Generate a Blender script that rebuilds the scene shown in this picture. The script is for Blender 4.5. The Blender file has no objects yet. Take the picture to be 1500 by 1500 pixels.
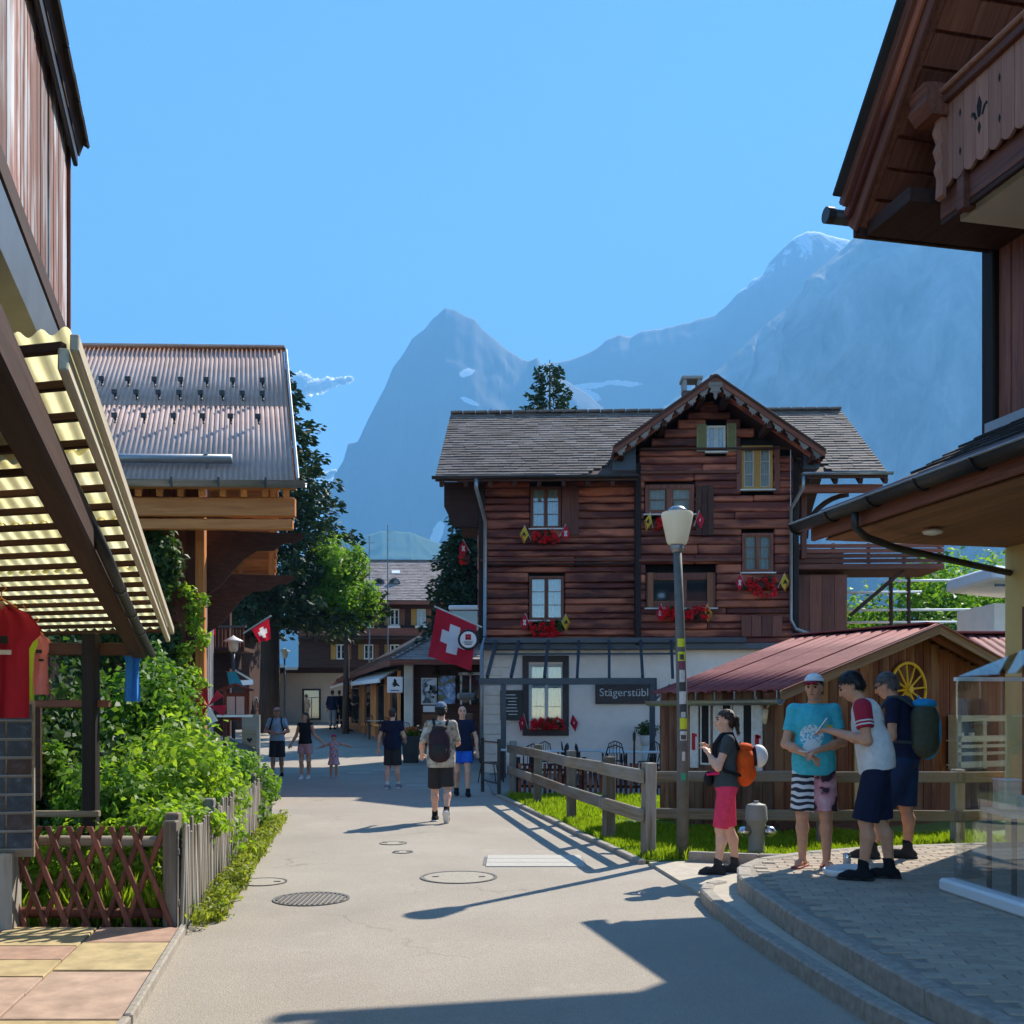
import bpy, math, random
import numpy as np
from mathutils import Vector, Matrix, Euler
random.seed(7); RNG = np.random.default_rng(7)
S = bpy.context.scene
R = math.radians
# ------------------------------------------------------------------ camera
FPX = 1500.0; PITCH = 0.0; CAMZ = 1.62
cam_d = bpy.data.cameras.new("camera"); cam = bpy.data.objects.new("camera", cam_d); S.collection.objects.link(cam)
cam.location = (0, 0, CAMZ); cam.rotation_euler = (math.pi / 2 + PITCH, 0, 0)
cam_d.sensor_width = 36; cam_d.lens = 36; cam_d.shift_y = 295 / 1500.0; cam_d.clip_start = 0.05; cam_d.clip_end = 40000
S.camera = cam
# ------------------------------------------------------------------ sky and sun
SUN_AZ = R(39.9); SUN_EL = R(44.2)          # azimuth to the right of the view direction (+Y)
W = bpy.data.worlds.new("World"); S.world = W; W.use_nodes = True
nt = W.node_tree; bg = nt.nodes["Background"]
sky = nt.nodes.new("ShaderNodeTexSky"); sky.sky_type = 'NISHITA'; sky.sun_disc = False
sky.sun_elevation = SUN_EL; sky.sun_rotation = SUN_AZ
sky.altitude = 2500; sky.air_density = 1.0; sky.dust_density = 0.0; sky.ozone_density = 1.5
hs = nt.nodes.new("ShaderNodeHueSaturation"); hs.inputs["Saturation"].default_value = 1.22; hs.inputs["Value"].default_value = 1.0; hs.inputs["Hue"].default_value = 0.497
nt.links.new(sky.outputs[0], hs.inputs["Color"]); nt.links.new(hs.outputs[0], bg.inputs["Color"])
bg.inputs["Strength"].default_value = 0.112
sun_d = bpy.data.lights.new("sun", 'SUN'); sun = bpy.data.objects.new("sun", sun_d); S.collection.objects.link(sun)
sun_d.energy = 5.0; sun_d.angle = R(0.53); sun_d.color = (1.0, 0.93, 0.81)
SUN_DIR = Vector((math.sin(SUN_AZ) * math.cos(SUN_EL), math.cos(SUN_AZ) * math.cos(SUN_EL), math.sin(SUN_EL)))
sun.rotation_euler = SUN_DIR.to_track_quat('Z', 'Y').to_euler(); sun.location = (30, 30, 60)
S.view_settings.view_transform = 'Standard'; S.view_settings.look = 'None'; S.view_settings.gamma = 1.0
S.view_settings.use_curve_mapping = False; S.view_settings.exposure = 1.7
S.render.engine = 'CYCLES'; S.cycles.use_denoising = True
S.cycles.max_bounces = 8; S.cycles.diffuse_bounces = 4; S.cycles.glossy_bounces = 2; S.cycles.transmission_bounces = 6
S.cycles.transparent_max_bounces = 8; S.cycles.volume_bounces = 0; S.cycles.caustics_reflective = False; S.cycles.caustics_refractive = False
S.cycles.use_adaptive_sampling = True; S.cycles.adaptive_threshold = 0.025

# ------------------------------------------------------------------ picture <-> place
def P(px, py, Y):
    r = (px - 750) / FPX; u = (1045 - py) / FPX
    d = Vector((r, math.cos(PITCH) - u * math.sin(PITCH), math.sin(PITCH) + u * math.cos(PITCH)))
    t = Y / d.y
    return Vector((0, 0, CAMZ)) + d * t
def G(px, py, z=0.0):                        # the point of the level z seen at a pixel
    r = (px - 750) / FPX; u = (1045 - py) / FPX
    d = Vector((r, math.cos(PITCH) - u * math.sin(PITCH), math.sin(PITCH) + u * math.cos(PITCH)))
    t = (z - CAMZ) / d.z
    return Vector((0, 0, CAMZ)) + d * t
def gz(y):                                   # the street climbs gently beyond 24 m
    if y <= 22: return 0.0
    if y < 30: return 0.045 * (y - 22) ** 2 / 16
    if y < 90: return 0.18 + 0.045 * (y - 30)
    return 2.88
# ------------------------------------------------------------------ object helpers
COL = S.collection
def link(o, parent=None):
    COL.objects.link(o)
    if parent is not None: o.parent = parent
    return o
def tag(o, label=None, cat=None, group=None, kind=None):
    if label: o["label"] = label
    if cat: o["category"] = cat
    if group: o["group"] = group
    if kind: o["kind"] = kind
    return o
def thing(name, label, cat, loc=(0, 0, 0), rz=0.0, group=None):
    o = bpy.data.objects.new(name, None); link(o); o.empty_display_size = 0.2
    o.location = loc; o.rotation_euler = (0, 0, rz)
    return tag(o, label, cat, group)
def copy_tree(o, parent=None):
    c = o.copy(); COL.objects.link(c); c.parent = parent
    for ch in [x for x in bpy.data.objects if x.parent is o]: copy_tree(ch, c)
    return c
class MB:
    """collects faces for one mesh"""
    def __init__(s): s.v = []; s.f = []; s.m = []
    def add(s, vs, fs, mi=0):
        o = len(s.v); s.v += [tuple(v) for v in vs]; s.f += [tuple(i + o for i in f) for f in fs]; s.m += [mi] * len(fs); return s
    def box(s, c, size, M=None, mi=0, ch=0.0):
        v, f = chbox(size, ch); v = [Vector(p) for p in v]
        if M is not None: v = [M @ p for p in v]
        c = Vector(c); return s.add([p + c for p in v], f, mi)
    def tube(s, pts, rad, n=10, mi=0, caps=True):
        pts = [Vector(p) for p in pts]; rs = rad if isinstance(rad, (list, tuple)) else [rad] * len(pts)
        vs = []; fs = []; prev = None
        for i, p in enumerate(pts):
            t = (pts[min(i + 1, len(pts) - 1)] - pts[max(i - 1, 0)])
            if t.length < 1e-9: t = Vector((0, 0, 1))
            t.normalize()
            if prev is None:
                a = Vector((0, 0, 1)) if abs(t.z) < 0.9 else Vector((1, 0, 0)); e = t.cross(a).normalized()
            else:
                e = (prev - t * prev.dot(t)).normalized()
            prev = e; b = t.cross(e)
            for k in range(n):
                th = 2 * math.pi * k / n
                vs.append(p + (e * math.cos(th) + b * math.sin(th)) * rs[i])
        for i in range(len(pts) - 1):
            for k in range(n):
                fs.append((i * n + k, i * n + (k + 1) % n, (i + 1) * n + (k + 1) % n, (i + 1) * n + k))
        if caps:
            fs.append(tuple(range(n - 1, -1, -1))); fs.append(tuple((len(pts) - 1) * n + k for k in range(n)))
        return s.add(vs, fs, mi)
    def lathe(s, prof, n=20, c=(0, 0, 0), mi=0):
        vs = []; fs = []; c = Vector(c)
        for r, z in prof:
            for k in range(n):
                th = 2 * math.pi * k / n; vs.append(c + Vector((r * math.cos(th), r * math.sin(th), z)))
        for i in range(len(prof) - 1):
            for k in range(n):
                fs.append((i * n + k, i * n + (k + 1) % n, (i + 1) * n + (k + 1) % n, (i + 1) * n + k))
        fs.append(tuple(range(n - 1, -1, -1))); fs.append(tuple((len(prof) - 1) * n + k for k in range(n)))
        return s.add(vs, fs, mi)
    def prism(s, poly, off, mi=0):           # poly: 3D outline; off: extrusion vector
        n = len(poly); off = Vector(off); a = [Vector(p) for p in poly]; b = [p + off for p in a]
        fs = [tuple(range(n)), tuple(range(2 * n - 1, n - 1, -1))]
        for k in range(n): fs.append((k, n + k, n + (k + 1) % n, (k + 1) % n))
        return s.add(a + b, fs, mi)
    def build(s, name, mats, parent=None, smooth=False, loc=None, rot=None):
        me = bpy.data.meshes.new(name); me.from_pydata(s.v, [], s.f)
        if not isinstance(mats, (list, tuple)): mats = [mats]
        for m in mats: me.materials.append(m)
        if len(mats) > 1: me.polygons.foreach_set("material_index", s.m)
        if smooth: me.polygons.foreach_set("use_smooth", [True] * len(me.polygons)); 
        fix_normals(me)
        if smooth == 'auto': auto_smooth(me)
        o = link(bpy.data.objects.new(name, me), parent)
        if loc is not None: o.location = loc
        if rot is not None: o.rotation_euler = rot
        return o
import bmesh
def fix_normals(me):
    bm = bmesh.new(); bm.from_mesh(me); bmesh.ops.recalc_face_normals(bm, faces=bm.faces); bm.to_mesh(me); bm.free()
def auto_smooth(me, ang=0.7):
    bm = bmesh.new(); bm.from_mesh(me)
    for e in bm.edges:
        if len(e.link_faces) == 2 and e.calc_face_angle(0) > ang: e.smooth = False
    bm.to_mesh(me); bm.free()
def chbox(size, ch=0.0):
    x, y, z = size[0] / 2, size[1] / 2, size[2] / 2
    if ch <= 0:
        v = [(-x, -y, -z), (x, -y, -z), (x, y, -z), (-x, y, -z), (-x, -y, z), (x, -y, z), (x, y, z), (-x, y, z)]
        f = [(0, 3, 2, 1), (4, 5, 6, 7), (0, 1, 5, 4), (1, 2, 6, 5), (2, 3, 7, 6), (3, 0, 4, 7)]
        return v, f
    ch = min(ch, x * .9, y * .9, z * .9); v = []; idx = {}
    for sx in (-1, 1):
        for sy in (-1, 1):
            for sz in (-1, 1):
                for a in range(3):
                    p = [sx * (x - (ch if a != 0 else 0)), sy * (y - (ch if a != 1 else 0)), sz * (z - (ch if a != 2 else 0))]
                    idx[(sx, sy, sz, a)] = len(v); v.append(tuple(p))
    f = []
    for a in range(3):
        b, c = (a + 1) % 3, (a + 2) % 3
        for s in (-1, 1):
            q = []
            for sb, sc in ((-1, -1), (1, -1), (1, 1), (-1, 1)):
                k = [0, 0, 0]; k[a] = s; k[b] = sb; k[c] = sc; q.append(idx[(k[0], k[1], k[2], a)])
            f.append(tuple(q) if s > 0 else tuple(reversed(q)))
    for a in range(3):                        # edges along axis a
        b, c = (a + 1) % 3, (a + 2) % 3
        for sb in (-1, 1):
            for sc in (-1, 1):
                k0 = [0, 0, 0]; k0[b] = sb; k0[c] = sc; k1 = list(k0); k0[a] = -1; k1[a] = 1
                q = (idx[(*k0, b)], idx[(*k1, b)], idx[(*k1, c)], idx[(*k0, c)])
                f.append(q if sb * sc > 0 else tuple(reversed(q)))
    for sx in (-1, 1):
        for sy in (-1, 1):
            for sz in (-1, 1):
                q = (idx[(sx, sy, sz, 0)], idx[(sx, sy, sz, 1)], idx[(sx, sy, sz, 2)])
                f.append(q if sx * sy * sz > 0 else tuple(reversed(q)))
    return v, f
_boxes = {}
def piece(name, mat, c, size, parent=None, rot=None, ch=0.0):
    """one box-shaped piece; alike pieces share mesh data"""
    key = (round(size[0], 2), round(size[1], 3), round(size[2], 3), round(ch, 3), mat.name)
    me = _boxes.get(key)
    if me is None:
        v, f = chbox((max(key[0], .005), max(key[1], .002), max(key[2], .002)), ch)
        me = bpy.data.meshes.new(name); me.from_pydata(v, [], f); me.materials.append(mat); _boxes[key] = me
    o = link(bpy.data.objects.new(name, me), parent); o.location = c
    if rot is not None: o.rotation_euler = rot
    return o
def bar(name, mat, a, b, w, h, parent=None, ch=0.0, up=(0, 0, 1)):
    """a beam from a to b, w wide, h high"""
    a = Vector(a); b = Vector(b); d = b - a; L = d.length; x = d.normalized(); upv = Vector(up)
    y = upv.cross(x)
    if y.length < 1e-6: y = Vector((0, 1, 0)).cross(x)
    y.normalize(); z = x.cross(y)
    M = Matrix((x, y, z)).transposed()
    return piece(name, mat, (a + b) / 2, (L, w, h), parent, M.to_euler(), ch)
def numesh(name, V, F, mats, parent=None, smooth=False, mi=None):
    """fast mesh from numpy arrays (quads or tris)"""
    me = bpy.data.meshes.new(name); V = np.asarray(V, np.float32); F = np.asarray(F, np.int32); k = F.shape[1]
    me.vertices.add(len(V)); me.vertices.foreach_set("co", V.ravel())
    me.loops.add(F.size); me.loops.foreach_set("vertex_index", F.ravel())
    me.polygons.add(len(F)); me.polygons.foreach_set("loop_start", np.arange(0, F.size, k, dtype=np.int32))
    if not isinstance(mats, (list, tuple)): mats = [mats]
    for m in mats: me.materials.append(m)
    if mi is not None: me.polygons.foreach_set("material_index", np.asarray(mi, np.int32))
    if smooth: me.polygons.foreach_set("use_smooth", np.ones(len(F), bool))
    me.update(calc_edges=True); me.validate()
    return link(bpy.data.objects.new(name, me), parent)

# ------------------------------------------------------------------ materials
class NT:
    def __init__(s, name):
        s.m = bpy.data.materials.new(name); s.m.use_nodes = True; s.t = s.m.node_tree; s.b = s.t.nodes["Principled BSDF"]
    def n(s, typ, **kw):
        nd = s.t.nodes.new(typ)
        for k, v in kw.items(): setattr(nd, k, v)
        return nd
    def l(s, a, b): s.t.links.new(a, b)
    def coords(s, scale=(1, 1, 1), rnd=True):
        tc = s.n("ShaderNodeTexCoord"); mp = s.n("ShaderNodeMapping"); mp.inputs["Scale"].default_value = scale
        if rnd:
            oi = s.n("ShaderNodeObjectInfo"); ml = s.n("ShaderNodeMath", operation='MULTIPLY'); ml.inputs[1].default_value = 37.0
            s.l(oi.outputs["Random"], ml.inputs[0]); va = s.n("ShaderNodeVectorMath", operation='ADD')
            s.l(tc.outputs["Object"], va.inputs[0]); s.l(ml.outputs[0], va.inputs[1]); s.l(va.outputs[0], mp.inputs["Vector"])
        else: s.l(tc.outputs["Object"], mp.inputs["Vector"])
        return mp.outputs[0]
    def noise(s, vec, scale=5, detail=4, rough=.55, dist=0):
        nd = s.n("ShaderNodeTexNoise"); nd.inputs["Scale"].default_value = scale; nd.inputs["Detail"].default_value = detail
        nd.inputs["Roughness"].default_value = rough; nd.inputs["Distortion"].default_value = dist
        if vec is not None: s.l(vec, nd.inputs["Vector"])
        return nd.outputs["Fac"]
    def ramp(s, fac, stops):
        r = s.n("ShaderNodeValToRGB"); e = r.color_ramp.elements
        while len(e) < len(stops): e.new(0.5)
        for k, (p, c) in enumerate(stops): e[k].position = p; e[k].color = (*c, 1) if len(c) == 3 else c
        s.l(fac, r.inputs[0]); return r.outputs[0]
    def mix(s, fac, a, b, mode='MIX'):
        m = s.n("ShaderNodeMix", data_type='RGBA', blend_type=mode)
        for sock, v in ((m.inputs[0], fac), (m.inputs[6], a), (m.inputs[7], b)):
            if isinstance(v, (int, float)): sock.default_value = v
            elif isinstance(v, tuple): sock.default_value = (*v, 1) if len(v) == 3 else v
            else: s.l(v, sock)
        return m.outputs[2]
    def rand(s): return s.n("ShaderNodeObjectInfo").outputs["Random"]
    def island(s): return s.n("ShaderNodeNewGeometry").outputs["Random Per Island"]
    def math(s, op, a, b=0.0):
        m = s.n("ShaderNodeMath", operation=op)
        for sock, v in ((m.inputs[0], a), (m.inputs[1], b)):
            if isinstance(v, (int, float)): sock.default_value = v
            else: s.l(v, sock)
        return m.outputs[0]
    def bump(s, h, strength=.3, dist=.01):
        b = s.n("ShaderNodeBump"); b.inputs["Strength"].default_value = strength; b.inputs["Distance"].default_value = dist
        s.l(h, b.inputs["Height"]); s.l(b.outputs[0], s.b.inputs["Normal"])
    def base(s, c):
        if isinstance(c, tuple): s.b.inputs["Base Color"].default_value = (*c, 1)
        else: s.l(c, s.b.inputs["Base Color"])
        return s
    def set(s, **kw):
        for k, v in kw.items(): s.b.inputs[k.replace("_", " ")].default_value = v
        return s
def sc(c, k): return tuple(min(1, x * k) for x in c)
def plain(name, c, rough=.6, var=.25, scale=8, bump=.15, metal=0.0, spec=.4):
    t = NT(name); v = t.coords(); f = t.noise(v, scale, 5)
    t.base(t.ramp(f, [(.25, sc(c, 1 - var)), (.75, sc(c, 1 + var))])); t.set(Roughness=rough, Metallic=metal, Specular_IOR_Level=spec)
    if bump: t.bump(f, bump, .01)
    return t.m
def wood(name, c1, c2, axis=0, rough=.75, grain=26, bump=.5, c3=None, var=.35):
    """grain runs along the local axis; each piece gets its own tone"""
    t = NT(name); s = [grain, grain, grain]; s[axis] = 1.2; v = t.coords(tuple(s))
    f = t.noise(v, 1.0, 6, .65, .6); s2 = [3, 3, 3]; s2[axis] = .7; v2 = t.coords(tuple(s2)); f2 = t.noise(v2, 1.0, 4)
    col = t.ramp(f, [(.28, c1), (.72, c2)])
    if c3: col = t.mix(t.ramp(f2, [(.46, (0, 0, 0)), (.60, (1, 1, 1))]), col, c3)
    tone = t.math('ADD', t.math('MULTIPLY', t.rand(), var * 2), 1 - var)
    cmb = t.n("ShaderNodeCombineColor"); [t.l(tone, cmb.inputs[k]) for k in range(3)]
    t.base(t.mix(1.0, col, cmb.outputs[0], 'MULTIPLY')); t.set(Roughness=rough, Specular_IOR_Level=.3); t.bump(f, bump, .006)
    return t.m
def leafmat(name, c1, c2, trans=.45, rough=.5):
    t = NT(name); c = t.ramp(t.island(), [(0, c1), (1, c2)]); t.base(c); t.set(Roughness=rough, Specular_IOR_Level=.25)
    tr = t.n("ShaderNodeBsdfTranslucent"); t.l(t.mix(1.0, c, (1.9, 1.9, .75), 'MULTIPLY'), tr.inputs[0])
    mx = t.n("ShaderNodeMixShader"); mx.inputs[0].default_value = trans; out = t.t.nodes["Material Output"]
    t.l(t.b.outputs[0], mx.inputs[1]); t.l(tr.outputs[0], mx.inputs[2]); t.l(mx.outputs[0], out.inputs[0])
    return t.m
def glassmat(name, tint=(.9, .95, .95), rough=.02, alpha=.15):
    t = NT(name); gl = t.n("ShaderNodeBsdfGlossy"); gl.inputs["Roughness"].default_value = rough; gl.inputs[0].default_value = (1, 1, 1, 1)
    tp = t.n("ShaderNodeBsdfTransparent"); tp.inputs[0].default_value = (*tint, 1); lw = t.n("ShaderNodeLayerWeight"); lw.inputs[0].default_value = .5
    a = t.math('ADD', t.math('MULTIPLY', t.math('POWER', lw.outputs["Facing"], 4.0), .8), alpha); mx = t.n("ShaderNodeMixShader"); t.l(a, mx.inputs[0]); t.l(tp.outputs[0], mx.inputs[1]); t.l(gl.outputs[0], mx.inputs[2])
    t.l(mx.outputs[0], t.t.nodes["Material Output"].inputs[0]); return t.m
M = {}
M['log'] = wood("chalet_log", (.032, .008, .007), (.20, .041, .025), 0, .55, 34, 1.0, (.40, .118, .06), .36)
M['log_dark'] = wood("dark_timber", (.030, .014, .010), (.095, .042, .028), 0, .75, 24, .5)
M['timber'] = wood("brown_timber", (.10, .030, .018), (.26, .092, .055), 0, .6, 24, .4)
M['timber_z'] = wood("brown_timber_upright", (.10, .030, .019), (.26, .092, .057), 2, .6, 24, .4)
M['honey'] = wood("honey_timber", (.46, .15, .04), (.74, .31, .10), 0, .6, 20, .3)
M['honey_z'] = wood("honey_timber_upright", (.46, .15, .04), (.74, .31, .10), 2, .6, 20, .3)
M['grey_wood'] = wood("weathered_fence_wood", (.13, .095, .06), (.30, .235, .16), 0, .85, 30, .6, (.24, .22, .19), .25)
M['grey_wood_z'] = wood("weathered_picket_wood", (.11, .085, .06), (.30, .25, .19), 2, .9, 30, .6, (.33, .30, .26), .3)
M['dark_wood_z'] = wood("dark_post_wood", (.010, .007, .006), (.035, .020, .015), 2, .7, 24, .4)
M['plank_peel'] = wood("peeling_grey_brown_plank", (.16, .07, .055), (.34, .17, .13), 2, .75, 30, .8, (.50, .51, .54), .45)
M['shed'] = wood("shed_board", (.055, .017, .008), (.17, .058, .028), 2, .75, 24, .5, (.20, .11, .065), .3)
M['shed_pale'] = wood("pale_board", (.40, .30, .17), (.62, .50, .31), 2, .7, 24, .3)
M['white_wood'] = wood("white_painted_wood", (.52, .50, .45), (.74, .72, .67), 0, .6, 14, .2, var=.1)
M['cream_wood'] = wood("cream_crate_wood", (.45, .38, .27), (.66, .58, .44), 0, .7, 20, .3, var=.15)
M['green_shutter'] = plain("olive_green_shutter_paint", (.20, .21, .10), .6, .15)
M['yellow_frame'] = wood("yellow_brown_window_wood", (.34, .17, .03), (.50, .27, .06), 2, .5, 20, .2)
M['orange_frame'] = wood("orange_brown_window_wood", (.17, .06, .025), (.28, .11, .045), 2, .5, 20, .2)
M['plaster'] = plain("white_plaster", (.94, .775, .64), .9, .06, 3, .2)
M['plaster_cream'] = plain("cream_plaster", (.66, .62, .53), .9, .06, 3, .2)
M['ochre'] = plain("ochre_render", (.60, .43, .17), .9, .08, 4, .25)
M['stone_white'] = plain("painted_stone_block", (.92, .77, .61), .9, .1, 6, .5)
M['stone_grey'] = plain("grey_granite", (.27, .265, .255), .85, .25, 25, .4)
M['stone_brown'] = plain("brown_window_stone", (.085, .06, .05), .8, .2, 8, .3)
M['metal_blue'] = plain("blue_grey_painted_steel", (.055, .066, .08), .4, .1, 6, .05, .2)
M['metal_black'] = plain("black_painted_steel", (.013, .013, .015), .4, .1, 6, .05)
M['zinc'] = plain("zinc_gutter", (.30, .31, .315), .4, .15, 5, .08, .7)
M['zinc_dark'] = plain("dark_brown_gutter", (.05, .045, .043), .4, .15, 5, .08, .5)
M['chrome'] = plain("brushed_steel", (.55, .55, .56), .25, .05, 5, .02, 1.0)
M['white_paint'] = plain("white_paint", (.78, .78, .77), .5, .05, 6, .05)
M['black_rubber'] = plain("black_rubber", (.012, .012, .012), .6, .1, 8, .1)
M['pole_wood'] = plain("grey_lamp_pole", (.13, .125, .115), .7, .2, 9, .3)
M['red'] = plain("red_cloth", (.50, .012, .03), .8, .08, 12, .1)
M['white_cloth'] = plain("white_cloth", (.76, .75, .73), .8, .05, 12, .1)
M['yellow'] = plain("yellow_paint", (.62, .44, .03), .6, .1, 10, .1)
M['black'] = plain("black_print", (.012, .012, .013), .7, .1, 10, .0)
M['dark_inside'] = plain("dark_interior", (.012, .011, .010), .9, .2, 4, 0)
M['curtain'] = plain("lace_curtain", (.62, .62, .60), .9, .12, 14, .3)
M['glass'] = glassmat("window_glass", (.8, .85, .85), .03, .07)
M['plexi'] = glassmat("clear_plexiglass", (.95, .965, .965), .01, .06)
def panemat():
    t = NT("reflecting_pane"); t.base((.02, .025, .028)); t.set(Roughness=.04, Specular_IOR_Level=.9); return t.m
M['pane'] = panemat()
def box_window(): pass
# ================================================================== numeric noise
_perm = np.random.default_rng(3).random((512, 512))
def vnoise(x, y):
    xi = np.floor(x).astype(int); yi = np.floor(y).astype(int); fx = x - xi; fy = y - yi
    fx = fx * fx * (3 - 2 * fx); fy = fy * fy * (3 - 2 * fy)
    a = _perm[xi % 512, yi % 512]; b = _perm[(xi + 1) % 512, yi % 512]; c = _perm[xi % 512, (yi + 1) % 512]; d = _perm[(xi + 1) % 512, (yi + 1) % 512]
    return (a * (1 - fx) + b * fx) * (1 - fy) + (c * (1 - fx) + d * fx) * fy - .5
def fbm(x, y, o=6, g=.55):
    s = 0; a = 1
    for k in range(o): s = s + a * vnoise(x * 2 ** k + 17.3 * k, y * 2 ** k + 5.1 * k); a *= g
    return s
def ridged(x, y, o=6):
    s = 0; a = 1
    for k in range(o): s = s + a * (.5 - np.abs(vnoise(x * 2 ** k + 7.7 * k, y * 2 ** k + 3.3 * k)) * 2); a *= .55
    return s
# ================================================================== ground
t = NT("meadow_ground"); v = t.coords((1, 1, 1), False); f = t.noise(v, .35, 8, .7)
t.base(t.ramp(f, [(.3, (.028, .055, .014)), (.7, (.07, .10, .028))])); t.set(Roughness=.95); t.bump(t.noise(v, 30, 4), .5, .03); M['meadow'] = t.m
ys = [-300, -60, -20, 0] + list(range(10, 96, 4)) + [120, 200, 400, 800, 1600, 3000, 5000, 6900]
xs = [-6400, -2500, -800, -200, -60, -20, 0, 20, 60, 200, 800, 2500, 6400]
V = [(x, y, gz(y) - .03) for y in ys for x in xs]; n = len(xs)
F = [(j * n + i, j * n + i + 1, (j + 1) * n + i + 1, (j + 1) * n + i) for j in range(len(ys) - 1) for i in range(n - 1)]
tag(numesh("ground", V, F, M['meadow']), "green meadow ground of the village reaching to the mountains", None, None, "structure")
# ------------------------------------------------------------------ road
t = NT("weathered_asphalt"); v = t.coords((1, 1, 1), False)
big = t.noise(v, .55, 5, .6); sp = t.noise(v, 120, 2, .7); md = t.noise(v, 6, 6, .7, .3)
vo = t.n("ShaderNodeTexVoronoi"); vo.inputs["Scale"].default_value = 85; t.l(v, vo.inputs["Vector"])
c = t.ramp(big, [(.3, (.36, .308, .245)), (.7, (.45, .392, .318))])
c = t.mix(t.ramp(sp, [(.38, (.55, .55, .55)), (.62, (0, 0, 0))]), c, (.22, .185, .145))
c = t.mix(t.ramp(vo.outputs["Distance"], [(.06, (.5, .5, .5)), (.2, (0, 0, 0))]), c, (.58, .51, .42))
c = t.mix(t.ramp(md, [(.60, (0, 0, 0)), (.74, (.55, .55, .55))]), c, (.27, .23, .185))
vc = t.n("ShaderNodeTexVoronoi"); vc.feature = 'DISTANCE_TO_EDGE'; vc.inputs["Scale"].default_value = .42; wn = t.n("ShaderNodeTexNoise"); wn.inputs["Scale"].default_value = 2.2; wn.inputs["Detail"].default_value = 6; t.l(v, wn.inputs["Vector"])
vm = t.n("ShaderNodeVectorMath", operation='MULTIPLY_ADD'); t.l(wn.outputs["Color"], vm.inputs[0]); vm.inputs[1].default_value = (.7, .7, .7); t.l(v, vm.inputs[2]); t.l(vm.outputs[0], vc.inputs["Vector"])
crk = t.math('MULTIPLY', t.ramp(vc.outputs["Distance"], [(.002, (1, 1, 1)), (.010, (0, 0, 0))]), t.ramp(t.noise(v, .5, 3), [(.50, (0, 0, 0)), (.66, (.55, .55, .55))])); c = t.mix(crk, c, (.11, .095, .075))
c = t.mix(t.ramp(t.noise(v, .23, 4, .6, .5), [(.54, (0, 0, 0)), (.62, (.38, .38, .38))]), c, (.27, .24, .20)); c = t.mix(t.ramp(t.noise(v, 1.3, 5, .7), [(.60, (0, 0, 0)), (.72, (.35, .35, .35))]), c, (.50, .44, .36))
t.base(c); t.set(Roughness=.85, Specular_IOR_Level=.35); t.bump(t.math('ADD', sp, vo.outputs["Distance"]), .45, .006); M['asphalt'] = t.m
prof = [(-3, -1.25, 2.4), (2, -1.62, 2.35), (5.3, -1.97, 2.2), (7.6, -2.42, 1.9), (9, -2.70, 1.85), (10.9, -2.98, 1.46), (15.7, -3.75, .56), (20.2, -4.9, -.25),
        (22, -6.5, -.4), (24, -9, -.5), (27, -13, -.6), (30, -16, -.7), (33, -20, 1), (38, -24, 3), (45, -28, 5), (52, -30, 8), (70, -40, 14)]
def xr(y): return float(np.interp(y, [p[0] for p in prof], [p[2] for p in prof]))
def xl(y): return float(np.interp(y, [p[0] for p in prof], [p[1] for p in prof]))
yy = sorted(set([p[0] for p in prof] + list(np.arange(-2, 60, 1.0)))); V = []; F = []; nx = 14
for y in yy:
    for k in range(nx + 1):
        a = k / nx; V.append((xl(y) * (1 - a) + xr(y) * a, y, gz(y) + .004))
for j in range(len(yy) - 1):
    for i in range(nx): F.append((j * (nx + 1) + i, j * (nx + 1) + i + 1, (j + 1) * (nx + 1) + i + 1, (j + 1) * (nx + 1) + i))
road = tag(numesh("road", V, F, M['asphalt']), "pale worn asphalt village street running between the chalets", None, None, "structure")
for (px, py, w) in ((526, 1136, .55), (566, 1133, .7), (612, 1151, .5)):
    p = G(px, py); piece("road_marking", M['white_paint'], (p.x, p.y, gz(p.y) + .010), (w, .09, .004), road)
# covers in the street
def manhole(px, py, r, label, grate=False):
    p = G(px, py); o = thing("manhole_cover" if not grate else "drain_grate", label, "manhole cover" if not grate else "drain grate", (p.x, p.y, .006))
    mb = MB(); mb.lathe([(r * .93, -.02), (r * .93, .006), (r, .008), (r, -.02)], 36); mb.build("frame", M['iron'], o)
    if grate:
        k = -r * .86
        while k < r * .87:
            h = math.sqrt(max(0, (r * .9) ** 2 - k * k)); piece("bar", M['iron'], (k, 0, .004), (.022, 2 * h, .012), o); k += .043
        m2 = MB(); m2.lathe([(r * .92, -.02), (r * .92, -.012), (0.001, -.012)], 30); m2.build("sump", M['dark_inside'], o)
    else:
        m2 = MB(); m2.lathe([(r * .9, -.02), (r * .9, .004), (0.001, .006)], 36); m2.build("lid", M['lid'], o)
        for s in (-1, 1): piece("lifting_slot", M['dark_inside'], (s * r * .6, 0, .008), (.06, .025, .003), o)
    return o
M['iron'] = plain("cast_iron", (.20, .185, .165), .6, .25, 30, .3, .6)
M['lid'] = plain("asphalt_filled_lid", (.36, .315, .25), .85, .2, 40, .4)
manhole(385, 1293, .23, "round manhole lid close to the picket fence"); manhole(672, 1286, .38, "large round manhole lid in the middle of the street")
manhole(576, 1236, .17, "small round cover farther up the street"); manhole(590, 1249, .12, "smallest valve cover in the street beside the small round cover")
manhole(456, 1318, .33, "slotted round iron drain grate in the street", True)
o = thing("access_hatch", "rectangular pale concrete hatch set in the street", "hatch", (*G(782, 1262).xy, .006))
piece("rim", M['iron'], (0, 0, -.001), (1.10, .62, .008), o); piece("lid", plain("pale_concrete", (.46, .43, .37), .9, .1, 20, .3), (0.01, 0, .002), (1.05, .28, .012), o, None, .003)
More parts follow.
